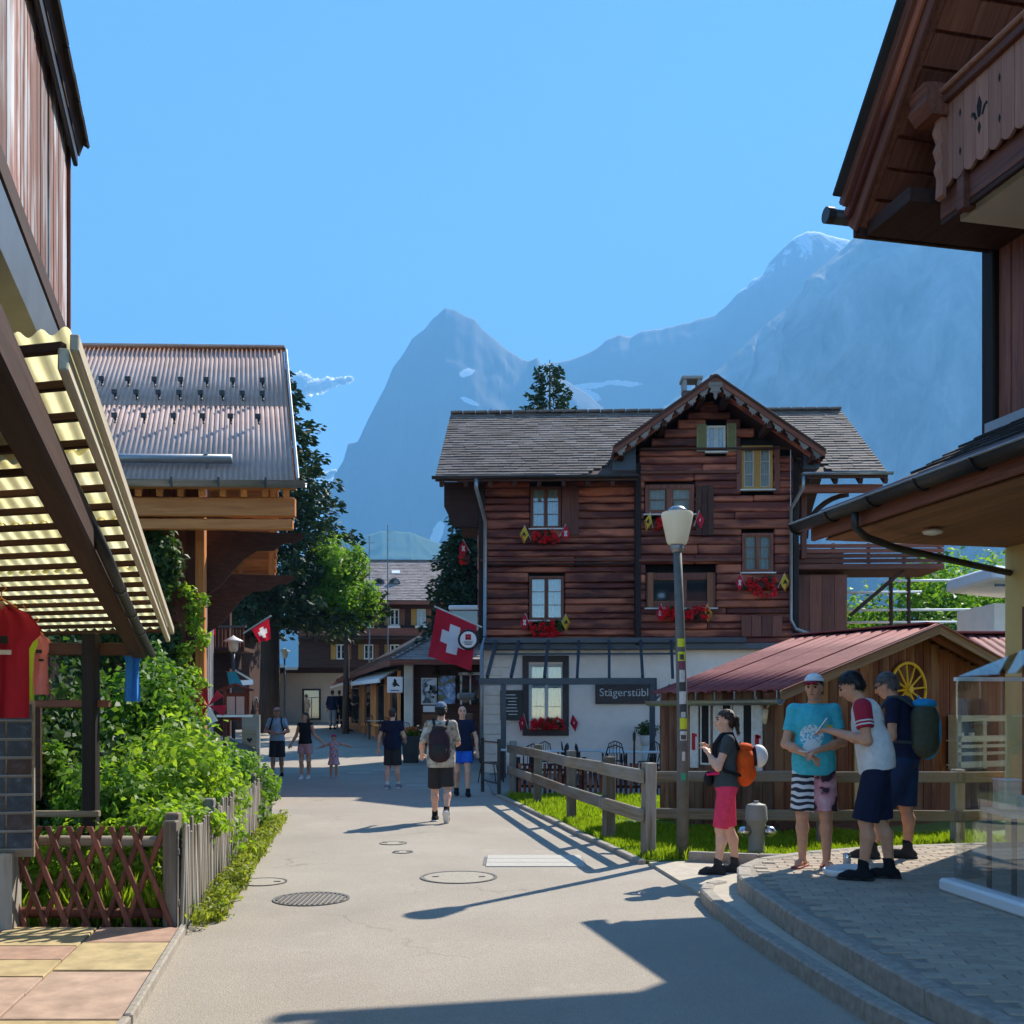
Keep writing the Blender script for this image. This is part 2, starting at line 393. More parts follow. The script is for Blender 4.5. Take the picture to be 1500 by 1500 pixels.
piece("lid", bpy.data.materials["pale_concrete"], (.01, .29, .002), (1.05, .27, .012), o, None, .003); piece("lid", bpy.data.materials["pale_concrete"], (.01, -.29, .002), (1.05, .27, .012), o, None, .003)
# ------------------------------------------------------------------ kerbs and pavement on the right
M['concrete'] = plain("kerb_concrete", (.33, .29, .24), .9, .3, 18, .4)
M['flag_slab'] = plain("pavement_concrete", (.46, .40, .315), .9, .15, 9, .3)
pave = MB()
outer = [(2.45, 1.0), (2.25, 3.0), (2.08, 4.6), (1.90, 5.4), (1.80, 6.3), (1.70, 7.3), (1.655, 8.2), (1.66, 8.75), (1.74, 9.05), (1.90, 9.2)]
inner = [(2.62, 1.0), (2.42, 3.0), (2.22, 4.4), (2.10, 5.1), (2.02, 6.0), (1.96, 7.0), (1.94, 8.0), (1.955, 8.6), (2.06, 9.1), (2.35, 9.6), (2.9, 10.05), (3.6, 10.4), (4.8, 10.7), (6.5, 10.9)]
up = [(x, y) for x, y in inner]
V3 = [(x + .05, y, .25) for x, y in up] + [(9, 10.9, .25), (9, 1.0, .25)]
pm = MB(); pm.prism([(x, y, .0) for x, y, z in V3], (0, 0, .251)); pavement = tag(pm.build("pavement", plain("paver_mortar", (.27, .235, .19), .95, .25, 16, .4)), "raised brick pavement in front of the building on the right", None, None, "structure")
st = [(x + .04, y) for x, y in outer] ; inn2 = [p for p in inner if p[1] <= 9.3][::-1]
pm = MB(); pm.prism([(x, y, 0) for x, y in st] + [(x + .03, y, 0) for x, y in inn2], (0, 0, .105)); tag(pm.build("lower_pavement_step", M['flag_slab']), None, None, None, "structure")
def kerb(poly, z0, z1, w, seg=.9):
    pts = [Vector((x, y, 0)) for x, y in poly]; L = 0
    for a, b in zip(pts[:-1], pts[1:]):
        d = (b - a); k = max(1, round(d.length / seg))
        for i in range(k):
            p = a + d * (i / k); q = a + d * ((i + 1) / k); e = d.normalized() * .004
            bar("kerb_stone", M['concrete'], (*(p + e).xy, (z0 + z1) / 2), (*(q - e).xy, (z0 + z1) / 2), w, z1 - z0, pavement, .015)
kerb(outer, -.02, .122, .11); kerb(inner, .05, .262, .12)
# lower slab by the lamp post
pm = MB(); pm.prism([(1.46, 10.93, 0), (1.60, 9.6, 0), (1.66, 9.05, 0), (1.95, 9.1, 0), (2.3, 9.75, 0), (2.85, 10.2, 0), (3.5, 10.52, 0), (3.5, 10.66, 0), (2.6, 10.75, 0), (1.9, 10.98, 0)], (0, 0, .035))
tag(pm.build("corner_pavement", M['flag_slab']), None, None, None, "structure")
# bricks of the pavement
M['paver'] = NT("grey_clay_paver"); t = M['paver']; v = t.coords(); f = t.noise(v, 14, 5); tone = t.rand()
t.base(t.mix(.5, t.ramp(f, [(.3, (.31, .25, .19)), (.7, (.43, .35, .265))]), t.ramp(tone, [(0, (.29, .235, .18)), (1, (.47, .385, .28))]))); t.set(Roughness=.9); t.bump(f, .4, .008); M['paver'] = t.m
def kx(y): return float(np.interp(y, [p[1] for p in inner], [p[0] for p in inner])) + .075
cand = []
ang = R(-8); ca, sa = math.cos(ang), math.sin(ang)
for i in range(-30, 60):
    for j in range(-20, 130):
        lx = i * .206 + (.103 if j % 2 else 0); ly = j * .106
        x = 2.0 + lx * ca - ly * sa; y = 1.4 + lx * sa + ly * ca
        if y < 3.6 or y > 10.6 or x > 6.2 or x < kx(y) + .075: continue
        if abs(x) / y > .56: continue
        cand.append((y, x))
cand.sort(); me = None
for k, (y, x) in enumerate(cand[:300]):
    piece("paver", M['paver'], (x, y, .2425 + random.uniform(-.0015, .0015)), (.2, .1, .038), pavement, (random.uniform(-.01, .01), random.uniform(-.008, .008), ang), .006)
mb = MB(); Mz = Matrix.Rotation(ang, 3, 'Z')
for y, x in cand[300:]: mb.box((x, y, .2425 + random.uniform(-.0015, .0015)), (.2, .1, .038), Mz, 0, .006)
t = NT("grey_clay_paver_far"); v = t.coords((1, 1, 1), False); f = t.noise(v, 14, 5)
t.base(t.mix(.5, t.ramp(f, [(.3, (.31, .25, .19)), (.7, (.43, .35, .265))]), t.ramp(t.island(), [(0, (.29, .235, .18)), (1, (.47, .385, .28))]))); t.set(Roughness=.9); t.bump(f, .4, .008)
tag(mb.build("paver_field", t.m, pavement), None, None, None, "stuff")
# ------------------------------------------------------------------ sandstone slabs bottom left
M['bed'] = plain("slab_bed", (.10, .085, .06), .95, .3, 12, .4)
M['sand_pink'] = plain("pink_sandstone", (.40, .25, .18), .85, .3, 7, .4); M['sand_yellow'] = plain("yellow_sandstone", (.45, .345, .18), .85, .3, 7, .4)
M['sand_pink2'] = plain("pale_pink_sandstone", (.43, .30, .225), .85, .28, 7, .4)
pm = MB(); pm.prism([(-1.25, -2, 0), (-1.66, 2, 0), (-2.0, 5.3, 0), (-2.44, 7.62, 0), (-9, 7.62, 0), (-9, -2, 0)], (0, 0, .02)); slabs = tag(pm.build("slab_paving", M['bed']), "pink and yellow sandstone slab paving beside the street", None, None, "structure")
def quad_slab(pts, mat):
    c = sum((Vector((x, y, 0)) for x, y in pts), Vector()) / 4; mb = MB()
    sh = [c + (Vector((x, y, 0)) - c) * .975 for x, y in pts]; tz = random.uniform(-.003, .003)
    top = [c + (p - c) * .985 + Vector((0, 0, .045 + tz)) for p in sh]; bot = [p + Vector((0, 0, .012)) for p in sh]; midv = [p + Vector((0, 0, .038 + tz)) for p in sh]
    fs = [(8, 9, 10, 11)] + [(a, (a + 1) % 4, 4 + (a + 1) % 4, 4 + a) for a in range(4)] + [(4 + a, 4 + (a + 1) % 4, 8 + (a + 1) % 4, 8 + a) for a in range(4)]
    mb.add(bot + midv + top, fs); mb.build("slab", mat, slabs)
def ex(k, y):                                 # slab column borders
    return [xl(y) - .03, xl(y) - .03 - .62 - .02 * (7 - y), xl(y) - 1.32 - .02 * (7 - y), -3.9, -4.7, -5.5][k]
for k in range(5):
    y = 7.55; i = 0
    while y > 3.2:
        h = ([.50, .78, 1.0, .9] if k == 0 else [.62, .38, .42, .36, .45, .4, .5])[i % (4 if k == 0 else 7)]; y2 = y - h
        if k == 0: m = [M['sand_pink'], M['sand_yellow'], M['sand_pink2'], M['sand_yellow']][i % 4]
        else: m = [M['sand_pink2'], M['sand_yellow'], M['sand_pink'], M['sand_yellow'], M['sand_pink2']][(i + k) % 5]
        quad_slab([(ex(k, y2), y2), (ex(k, y), y), (ex(k + 1, y), y), (ex(k + 1, y2), y2)], m); y = y2; i += 1
bar("edging_stone", M['concrete'], (-2.43, 7.58, .03), (-1.99, 5.3, .03), .05, .07, slabs, .01); bar("edging_stone", M['concrete'], (-1.985, 5.27, .03), (-1.62, 2, .03), .05, .07, slabs, .01)
# ------------------------------------------------------------------ lawn
lawn_poly = [(1.44, 10.98), (1.9, 11.02), (2.6, 10.82), (3.5, 10.72), (4.9, 10.95), (8, 11.2), (9, 14), (6, 19.6), (-.05, 19.9), (-.2, 19.8), (.58, 15.7)]
t = NT("lawn_soil"); v = t.coords((1, 1, 1), False); f = t.noise(v, 9, 6, .7); t.base(t.ramp(f, [(.3, (.05, .10, .010)), (.7, (.12, .19, .02))])); t.set(Roughness=.95); M['lawn'] = t.m
pm = MB(); pm.prism([(x, y, -.02) for x, y in lawn_poly], (0, 0, .06)); tag(pm.build("lawn", M['lawn']), "small green lawn behind the rail fence", None, None, "structure")
le = [(1.43, 10.95), (1.2, 12.2), (.95, 13.4), (.56, 15.7), (.2, 17.6), (-.22, 19.8)]
for a, b in zip(le[:-1], le[1:]):
    bar("kerb_edging", M['concrete'], (a[0] - .04, a[1], .02), (b[0] - .04, b[1], .02), .09, .075, road, .012)
for a, b in zip(lawn_poly[1:5], lawn_poly[2:6]): bar("kerb_edging", M['concrete'], (a[0], a[1] - .03, .06), (b[0], b[1] - .03, .06), .09, .16, pavement, .012)
def inpoly(x, y, poly):
    c = np.zeros(len(x), bool); j = len(poly) - 1
    for i in range(len(poly)):
        xi, yi = poly[i]; xj, yj = poly[j]
        c ^= ((yi > y) != (yj > y)) & (x < (xj - xi) * (y - yi) / (yj - yi + 1e-12) + xi); j = i
    return c
def blades(n, poly, h0, h1, z, mat, name, w=.006, lean=.5, parent=None, dens=None):
    xs_ = [p[0] for p in poly]; ys_ = [p[1] for p in poly]
    x = RNG.uniform(min(xs_), max(xs_), n * 3); y = RNG.uniform(min(ys_), max(ys_), n * 3); k = inpoly(x, y, poly); x = x[k][:n]; y = y[k][:n]; n = len(x)
    h = RNG.uniform(h0, h1, n) * (.75 + .9 * np.clip(fbm(x * 1.7, y * 1.7, 3) + .4, 0, 1)); a = RNG.uniform(0, 6.283, n); l = RNG.uniform(.1, lean, n) * h; d = RNG.uniform(0, 6.283, n); ww = w * RNG.uniform(.7, 1.6, n)
    zz = np.full(n, z) if np.isscalar(z) else z(x, y); cx, sx = np.cos(a) * ww, np.sin(a) * ww
    V = np.stack([np.stack([x - cx, y - sx, zz], 1), np.stack([x + cx, y + sx, zz], 1),
                  np.stack([x + cx * .7 + np.cos(d) * l * .4, y + sx * .7 + np.sin(d) * l * .4, zz + h * .6], 1), np.stack([x + np.cos(d) * l, y + np.sin(d) * l, zz + h], 1)], 1).reshape(-1, 3)
    F = np.arange(n * 4).reshape(n, 4)
    return numesh(name, V, F, mat, parent)
M['grass'] = leafmat("grass_blade", (.11, .19, .010), (.26, .34, .026), .5, .6)
near = [(1.40, 11.0), (1.9, 11.04), (3.4, 10.8), (4.9, 11.0), (6.4, 11.3), (6, 13), (1.8, 14.5), (.62, 15.7)]
tag(blades(42000, near, .03, .09, .04, M['grass'], "grass"), "short green grass of the near lawn behind the rail fence", "grass", None, "stuff")
tag(blades(20000, [(.5, 15.6), (3.6, 14.6), (4.4, 19.4), (-.1, 19.7)], .03, .09, .04, M['grass'], "grass", .009), "short green grass of the far lawn towards the picket fence", "grass", None, "stuff")
# terrace in front of the chalet
pm = MB(); pm.prism([(-.35, 20.1, 0), (6.5, 19.7, 0), (10, 24, 0), (10, 27.2, 0), (-.8, 27.2, 0)], (0, 0, .035)); tag(pm.build("terrace", plain("terrace_gravel", (.24, .22, .19), .95, .2, 30, .4)), "grey restaurant terrace in front of the big chalet", None, None, "structure")
# ------------------------------------------------------------------ mountains
def mountain(name, label, sil, D, depth, base_px, mats, seed, cliff=.5, rough=1.0, mat=None):
    px = np.arange(sil[0][0], sil[-1][0] + .1, 2.0); py = np.interp(px, [p[0] for p in sil], [p[1] for p in sil])
    jit = fbm(px * .09 + seed, px * 0 + seed, 5) * 3.0 * rough; py = py + jit
    nv = 90; rows = []
    for j in range(nv):
        v = j / (nv - 1) * 1.35
        if v <= 1: dist = D - depth * (1 - v) ; hh = v ** 1.15 * (1 - cliff) + cliff * (3 * v * v - 2 * v ** 3)
        else: dist = D + depth * (v - 1) * 1.1; hh = 1 - (v - 1) * 2.0
        row = []
        X = (px - 750) / FPX * D; Hh = (CAMZ + (1045 - py) / FPX * D)
        nx_ = X / D * 5 + seed; nz = ridged(nx_ * 1.6 + 3 * fbm(nx_, nx_ * 0 + v * 2, 3), np.full_like(nx_, v * 2.2 + seed), 6) * depth * .16 * min(1, abs(1 - v) * 6) * rough
        nh = fbm(nx_ * 3, np.full_like(nx_, v * 6 + seed), 6) * .10 * Hh * (4 * v * (1 - v) if v < 1 else 0) * rough
        rows.append(np.stack([X * (dist / D if v < 1 else 1) + nz * .25, np.full_like(X, dist) - nz, Hh * hh + nh], 1))
    V = np.concatenate(rows); n = len(px)
    ii, jj = np.meshgrid(np.arange(n - 1), np.arange(nv - 1)); q = (jj * n + ii).ravel()
    F = np.stack([q, q + 1, q + 1 + n, q + n], 1)
    o = numesh(name, V, F, mat, None, True); return tag(o, label, None, None, "structure")
def rockmat(name, c1, c2, green, zg, sc_=.004, snow=None, fields=()):
    t = NT(name); v = t.coords((1, 1, .45), False); f = t.noise(v, sc_, 10, .68, .6); f2 = t.noise(v, sc_ * .35, 6, .6)
    c = t.ramp(f, [(.32, c1), (.68, c2)]); tc = t.n("ShaderNodeTexCoord"); sx = t.n("ShaderNodeSeparateXYZ"); t.l(tc.outputs["Object"], sx.inputs[0])
    h = t.math('ADD', t.math('DIVIDE', sx.outputs[2], zg), t.math('MULTIPLY', t.math('SUBTRACT', f2, .5), 1.6))
    c = t.mix(t.ramp(h, [(.75, (1, 1, 1)), (1.0, (0, 0, 0))]), c, green)
    if snow:
        hs_ = t.math('ADD', t.math('DIVIDE', sx.outputs[2], snow), t.math('MULTIPLY', t.math('SUBTRACT', f, .5), 1.1))
        c = t.mix(t.ramp(hs_, [(.97, (0, 0, 0)), (1.02, (1, 1, 1))]), c, (.85, .87, .9))
    for (gx_, gz_, rx_, rz2, tilt) in fields:               # snowfields and glacier tongues
        a = t.math('DIVIDE', t.math('SUBTRACT', sx.outputs[0], gx_), rx_); b = t.math('DIVIDE', t.math('SUBTRACT', t.math('SUBTRACT', sx.outputs[2], gz_), t.math('MULTIPLY', t.math('SUBTRACT', sx.outputs[0], gx_), tilt)), rz2)
        r2 = t.math('ADD', t.math('ADD', t.math('POWER', t.math('ABSOLUTE', a), 2.0), t.math('POWER', t.math('ABSOLUTE', b), 2.0)), t.math('MULTIPLY', t.math('SUBTRACT', t.noise(v, .016, 6, .65), .5), 2.2)); c = t.mix(t.ramp(r2, [(.55, (1, 1, 1)), (.8, (0, 0, 0))]), c, (.90, .92, .95))
    t.base(c); t.set(Roughness=.95, Specular_IOR_Level=.1); t.bump(f, .5, 20); return t.m
eiger = [(380, 1000), (440, 840), (470, 762), (477, 746), (490, 694), (503, 674), (510, 649), (524, 646), (539, 613), (564, 566), (575, 538), (589, 520), (604, 494), (622, 480), (636, 464), (652, 449), (668, 453), (683, 462), (695, 466), (708, 482), (726, 496), (744, 512), (766, 525), (775, 527), (787, 522), (797, 536), (860, 575), (930, 640), (1040, 760), (1150, 900)]
monch = [(700, 600), (770, 545), (809, 529), (834, 526), (856, 518), (877, 507), (888, 496), (906, 489), (924, 493), (938, 484), (972, 480), (1008, 471), (1022, 467), (1048, 460), (1066, 444), (1080, 428), (1094, 419), (1102, 408), (1116, 403), (1127, 383), (1148, 361), (1166, 345), (1183, 337), (1199, 338), (1213, 343), (1242, 350), (1330, 400), (1500, 520), (1700, 700)]
black = [(860, 700), (972, 595), (1033, 552), (1055, 538), (1087, 509), (1109, 487), (1123, 473), (1148, 455), (1166, 435), (1177, 424), (1179, 412), (1188, 401), (1199, 394), (1217, 377), (1238, 359), (1255, 343), (1300, 306), (1360, 262), (1430, 235), (1520, 215), (1640, 240), (1800, 300), (2000, 420)]
mountain("mountain", "pointed blue hazy peak in the middle of the skyline", eiger, 5200, 1200, 1000, None, 2.0, .55, .35, rockmat("peak_rock", (.13, .13, .135), (.21, .205, .20), (.06, .085, .03), 420, .004, None, ((-215, 1640, 45, 30, .6), (-200, 1470, 50, 18, -.4), (-330, 780, 50, 60, 1.2))))
mountain("mountain", "long hazy ridge rising to a snowy summit on the right", monch, 5700, 1200, 1000, None, 9.0, .5, .45, rockmat("ridge_rock", (.15, .15, .155), (.24, .235, .23), (.07, .09, .04), 300, .004, 2720, ((515, 1745, 215, 22, -.06), (400, 1690, 90, 45, -.55))))
mountain("mountain", "broad pale rock wall towering behind the chalet on the right", black, 4200, 1300, 1000, None, 5.0, .62, .6, rockmat("wall_rock", (.10, .098, .09), (.44, .42, .39), (.045, .07, .02), 560, .006))
green_hill = [(430, 905), (500, 810), (530, 786), (560, 777), (600, 779), (640, 794), (680, 812), (760, 850), (860, 930)]
mountain("hill", "pale green alpine hill below the pointed peak", green_hill, 4000, 900, 1000, None, 12.0, .2, .4, rockmat("alp_meadow", (.08, .11, .04), (.13, .16, .06), (.09, .13, .04), 4000))
def glacier(name, label, pts, Y, th):
    mb = MB(); top = [P(x, y, Y) for x, y in pts]
    mb.prism(top, (0, 90, -10)); o = mb.build(name, plain("glacier_ice", (.86, .88, .92), .6, .04, .01, 0)); tag(o, label, None, None, "structure")
# ------------------------------------------------------------------ haze
hz = MB(); hz.box((0, 3350, 1380), (13000, 7300, 2762)); t = NT("valley_haze"); nodes = t.t.nodes; nodes.remove(t.b)
pv = t.n("ShaderNodeVolumePrincipled"); pv.inputs["Color"].default_value = (.19, .53, 1.0, 1); pv.inputs["Density"].default_value = 2.3e-4; pv.inputs["Anisotropy"].default_value = 0
t.l(pv.outputs[0], nodes["Material Output"].inputs["Volume"])
tag(hz.build("haze", t.m), "thin blue summer haze filling the valley air", None, None, "stuff")
# ------------------------------------------------------------------ clouds beyond the haze
t = NT("cloud_white"); t.base((1, 1, 1)); t.set(Roughness=1, Specular_IOR_Level=0); tr = t.n("ShaderNodeBsdfTranslucent"); tr.inputs[0].default_value = (1, 1, 1, 1)
mx = t.n("ShaderNodeMixShader"); mx.inputs[0].default_value = .75; t.l(t.b.outputs[0], mx.inputs[1]); t.l(tr.outputs[0], mx.inputs[2]); t.l(mx.outputs[0], t.t.nodes["Material Output"].inputs[0]); M['cloud'] = t.m
# ================================================================== foliage helpers
def leaf_arrays(C, size, out=None, droop=.0, asp=.55, rng=RNG):
    """kite-shaped folded leaves around the points C; out = preferred facing"""
    n = len(C); C = np.asarray(C, float); s = size * rng.uniform(.6, 1.35, n)
    nrm = rng.normal(size=(n, 3)); nrm /= np.linalg.norm(nrm, axis=1)[:, None]
    if out is not None: nrm = nrm * .8 + out * .9 + np.array([0, 0, .35])
    nrm /= np.linalg.norm(nrm, axis=1)[:, None] + 1e-9
    t = rng.normal(size=(n, 3)); t[:, 2] -= droop; t -= nrm * np.sum(t * nrm, 1)[:, None]; t /= np.linalg.norm(t, axis=1)[:, None] + 1e-9
    b = np.cross(nrm, t); hs_ = s[:, None]
    p0 = C - t * hs_ * .5; p2 = C + t * hs_ * .5 - nrm * hs_ * .10; p1 = C + b * hs_ * asp * .5 + nrm * hs_ * .10 - t * hs_ * .06; p3 = C - b * hs_ * asp * .5 + nrm * hs_ * .10 - t * hs_ * .06
    return np.stack([p0, p1, p2, p3], 1).reshape(-1, 3), np.arange(n * 4).reshape(n, 4)
def clump_points(clumps, rng=RNG):
    """points in the outer shells of uneven ellipsoids (cx,cy,cz,rx,ry,rz,n)"""
    Cs = []; Os = []
    for cx, cy, cz, rx, ry, rz, n in clumps:
        d = rng.normal(size=(n, 3)); d /= np.linalg.norm(d, axis=1)[:, None]
        r = rng.uniform(0, 1, n) ** .38; r *= 1 + .55 * fbm(d[:, 0] * 2.3 + cx * 3 + 9, d[:, 1] * 2.3 + d[:, 2] * 2.9 + cy, 3)
        Cs.append(d * r[:, None] * np.array([rx, ry, rz]) + np.array([cx, cy, cz])); Os.append(d)
    return np.concatenate(Cs), np.concatenate(Os)
def foliage(name, clumps, size, mat, parent=None, droop=.3, asp=.55, zmin=None):
    C, O = clump_points(clumps)
    if zmin is not None: k = C[:, 2] > zmin; C = C[k]; O = O[k]
    V, F = leaf_arrays(C, size, O, droop, asp); return numesh(name, V, F, mat, parent)
def subclumps(cx, cy, cz, rx, ry, rz, k, n, f=.42):
    """splits one crown into k smaller uneven clumps"""
    res = []
    for _ in range(k):
        d = RNG.normal(size=3); d /= np.linalg.norm(d); r = RNG.uniform(.35, .95); q = RNG.uniform(.7, 1.3) * f
        res.append((cx + d[0] * rx * r, cy + d[1] * ry * r, cz + d[2] * rz * r, rx * q, ry * q, rz * q, int(n / k)))
    return res
def conifer(label, base, H, Rm, dens, mat, z0=.08, size=.34, droop=.35, lean=0, top_only=0.0, group=None, power=.85):
    o = thing("conifer_tree", label, "tree", base, 0, group)
    mb = MB(); mb.tube([(0, 0, -.2), (0, 0, H * .3), (lean * .5, 0, H * .7), (lean, 0, H)], [Rm * .09 + .08, Rm * .07 + .06, .09, .02], 10); mb.build("trunk", M['bark'], o, True)
    C = []; D = []; z = max(H * z0, H * top_only); bb = MB()
    while z < H * .985:
        t = (z - H * z0) / (H * (1 - z0)); L = Rm * (1 - t) ** power * RNG.uniform(.78, 1.12) + .12; nb = int(6 + 4 * (1 - t)); a0 = RNG.uniform(0, 6.28)
        for k in range(nb):
            a = a0 + 6.283 * k / nb + RNG.uniform(-.25, .25); l = L * RNG.uniform(.72, 1.15); m = max(3, int(dens * l * 5))
            u = RNG.uniform(.12, 1, m) ** .7; side = RNG.normal(size=m) * .20 * l * (1.1 - u); dz = -droop * (u * l) ** 1.25 * .55 + .18 * l * u + RNG.normal(size=m) * .10 * (.4 + l * .14) - RNG.uniform(0, .22, m) * (.3 + .3 * l * u) - np.abs(side) * .35
            x = np.cos(a) * u * l - np.sin(a) * side + lean * z / H; y = np.sin(a) * u * l + np.cos(a) * side
            C.append(np.stack([x, y, z + dz], 1)); D.append(np.tile([math.cos(a), math.sin(a), -.25], (m, 1)))
        z += H * .009 + RNG.uniform(.05, .13) * min(1, H / 14)
    C = np.concatenate(C); D = np.concatenate(D); n = len(C); s = size * RNG.uniform(.6, 1.3, n)[:, None]
    dd = D + RNG.normal(size=(n, 3)) * .45; dd /= np.linalg.norm(dd, axis=1)[:, None]; sd = np.cross(dd, RNG.normal(size=(n, 3))); sd /= np.linalg.norm(sd, axis=1)[:, None] + 1e-9; sd *= .24
    V = np.stack([C, C + dd * s * .45 + sd * s, C + dd * s, C + dd * s * .45 - sd * s], 1).reshape(-1, 3)
    numesh("crown", V, np.arange(n * 4).reshape(n, 4), mat, o); return o
def broadleaf(label, base, H, Rx, Rz, n, mat, size=.2, trunk=.2, group=None, zc=None, name="broadleaf_tree"):
    o = thing(name, label, "tree", base, 0, group); zc = zc or H - Rz
    mb = MB(); mb.tube([(0, 0, -.2), (.05, 0, zc * .5), (-.05, .05, zc)], [trunk, trunk * .75, trunk * .4], 10)
    for k in range(6):
        a = k * 1.05 + .3; mb.tube([(0, 0, zc * (.55 + .06 * k)), (math.cos(a) * Rx * .4, math.sin(a) * Rx * .4, zc + Rz * .15), (math.cos(a) * Rx * .7, math.sin(a) * Rx * .7, zc + Rz * .35)], [trunk * .4, trunk * .25, .02], 7)
    mb.build("trunk", M['bark'], o, True)
    foliage("crown", subclumps(0, 0, zc, Rx, Rx, Rz, 26, n), size, mat, o); return o
M['bark'] = wood("tree_bark", (.035, .022, .016), (.10, .07, .05), 2, .95, 14, 1.0)
M['spruce'] = leafmat("spruce_needle", (0.013, 0.031, 0.016), (0.039, 0.068, 0.023), .12, .6)
M['maple'] = leafmat("bright_tree_leaf", (0.085, 0.188, 0.022), (0.188, 0.319, 0.041), .45)
M['shrub'] = leafmat("shrub_leaf", (0.049, 0.130, 0.017), (0.154, 0.268, 0.032), .42)
M['shrub_y'] = leafmat("yellow_green_shrub_leaf", (0.118, 0.226, 0.022), (0.270, 0.378, 0.046), .48)
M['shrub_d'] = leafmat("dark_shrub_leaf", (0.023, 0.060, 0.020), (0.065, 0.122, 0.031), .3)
M['weed'] = leafmat("weed_leaf", (0.116, 0.177, 0.023), (0.277, 0.293, 0.054), .45)
M['geranium_leaf'] = leafmat("geranium_leaf", (0.024, 0.066, 0.014), (0.060, 0.120, 0.024), .3)
M['geranium'] = leafmat("red_geranium_petal", (.62, .010, .012), (.85, .03, .05), .3)
# ================================================================== roof coverings
def shingles(name, mat, O, U, Sv, u0, u1, smax, e, w, parent, clip=None, th=.03, jit=.012):
    """courses of overlapping shingles; O eave corner, U along the eave, Sv up the slope (unit vectors)"""
    O = Vector(O); U = Vector(U).normalized(); Sv = Vector(Sv).normalized(); N = U.cross(Sv).normalized()
    if N.z < 0: N = -N
    V = []; F = []; s = 0.0; r = 0
    while s < smax - .02:
        a = u0(s) if callable(u0) else u0; b = u1(s) if callable(u1) else u1; u = a - (w * .5 if r % 2 else 0) - (r * .37 % w) * .3
        while u < b:
            ww = w * random.uniform(.8, 1.2); x0 = max(u + .004, a); x1 = min(u + ww - .004, b); u += ww
            if x1 - x0 < .03 or (clip and clip((x0 + x1) / 2, s)): continue
            ds = random.uniform(-jit, jit); h = th * random.uniform(.8, 1.3); k = len(V); top = min(s + e * 1.3, smax)
            for uu in (x0, x1):
                V.append(O + U * uu + Sv * (s + ds) + N * .002); V.append(O + U * uu + Sv * (s + ds) + N * h); V.append(O + U * uu + Sv * top + N * .006)
            F += [(k, k + 3, k + 4, k + 1), (k + 1, k + 4, k + 5, k + 2), (k, k + 1, k + 2, k + 2), (k + 3, k + 5, k + 4, k + 4)]
        s += e; r += 1
    mb = MB(); mb.v = [tuple(v) for v in V]; mb.f = [tuple(dict.fromkeys(f)) for f in F]; mb.m = [0] * len(F)
    o = mb.build(name, mat, parent); return tag(o, None, None, None, "stuff")
def slatemat(name, c1, c2, c3):
    t = NT(name); v = t.coords((1, 1, 1), False); f = t.noise(v, 7, 6, .65); f2 = t.noise(v, 1.1, 4)
    c = t.mix(.55, t.ramp(f, [(.3, c1), (.7, c2)]), t.ramp(t.island(), [(0, c1), (.8, c2), (1, c3)])); c = t.mix(t.ramp(f2, [(.45, (0, 0, 0)), (.75, (.5, .5, .5))]), c, c3)
    t.base(c); t.set(Roughness=.85, Specular_IOR_Level=.25); t.bump(f, .4, .01); return t.m
M['shingle'] = slatemat("grey_brown_shingle", (.085, .064, .054), (.18, .145, .125), (.25, .21, .185))
M['shingle_pink'] = slatemat("pinkish_shingle", (.19, .145, .125), (.34, .275, .245), (.40, .34, .31))
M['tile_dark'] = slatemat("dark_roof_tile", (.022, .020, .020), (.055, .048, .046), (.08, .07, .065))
def ribbed(name, mat, O, U, Sv, L, Ls, pitch, amp, parent=None, prof='sine', skew=0.0, th=.012, nseg=3, step=8, single=False):
    """corrugated sheet: waves across U, ribs running up Sv"""
    O = Vector(O); U = Vector(U); Sv = Vector(Sv); N = U.normalized().cross(Sv.normalized()).normalized()
    if N.z < 0: N = -N
    n = int(L / pitch * step); V = []; F = []
    for side in (0, 1):
        for j in range(nseg + 1):
            for i in range(n + 1):
                u = L * i / n; ph = u / pitch * 6.2832
                h = amp * (math.sin(ph) if prof == 'sine' else max(-1, min(1, 3.2 * math.cos(ph) + 1.2)))
                V.append(O + U.normalized() * (u + skew * j / nseg) + Sv.normalized() * (Ls * j / nseg) + N * (h - side * th))
    m = n + 1; half = (nseg + 1) * m
    for j in range(nseg):
        for i in range(n):
            F.append((j * m + i, j * m + i + 1, (j + 1) * m + i + 1, (j + 1) * m + i)); F.append((half + j * m + i, half + (j + 1) * m + i, half + (j + 1) * m + i + 1, half + j * m + i + 1))
    for i in range(n): F.append((i, half + i, half + i + 1, i + 1)); k = nseg * m; F.append((k + i, k + i + 1, half + k + i + 1, half + k + i))
    for j in range(nseg): F.append((j * m, (j + 1) * m, half + (j + 1) * m, half + j * m)); F.append((j * m + n, half + j * m + n, half + (j + 1) * m + n, (j + 1) * m + n))
    if single: V = V[:half]; F = [f for f in F if max(f) < half]
    return numesh(name, [tuple(v) for v in V], F, mat, parent)
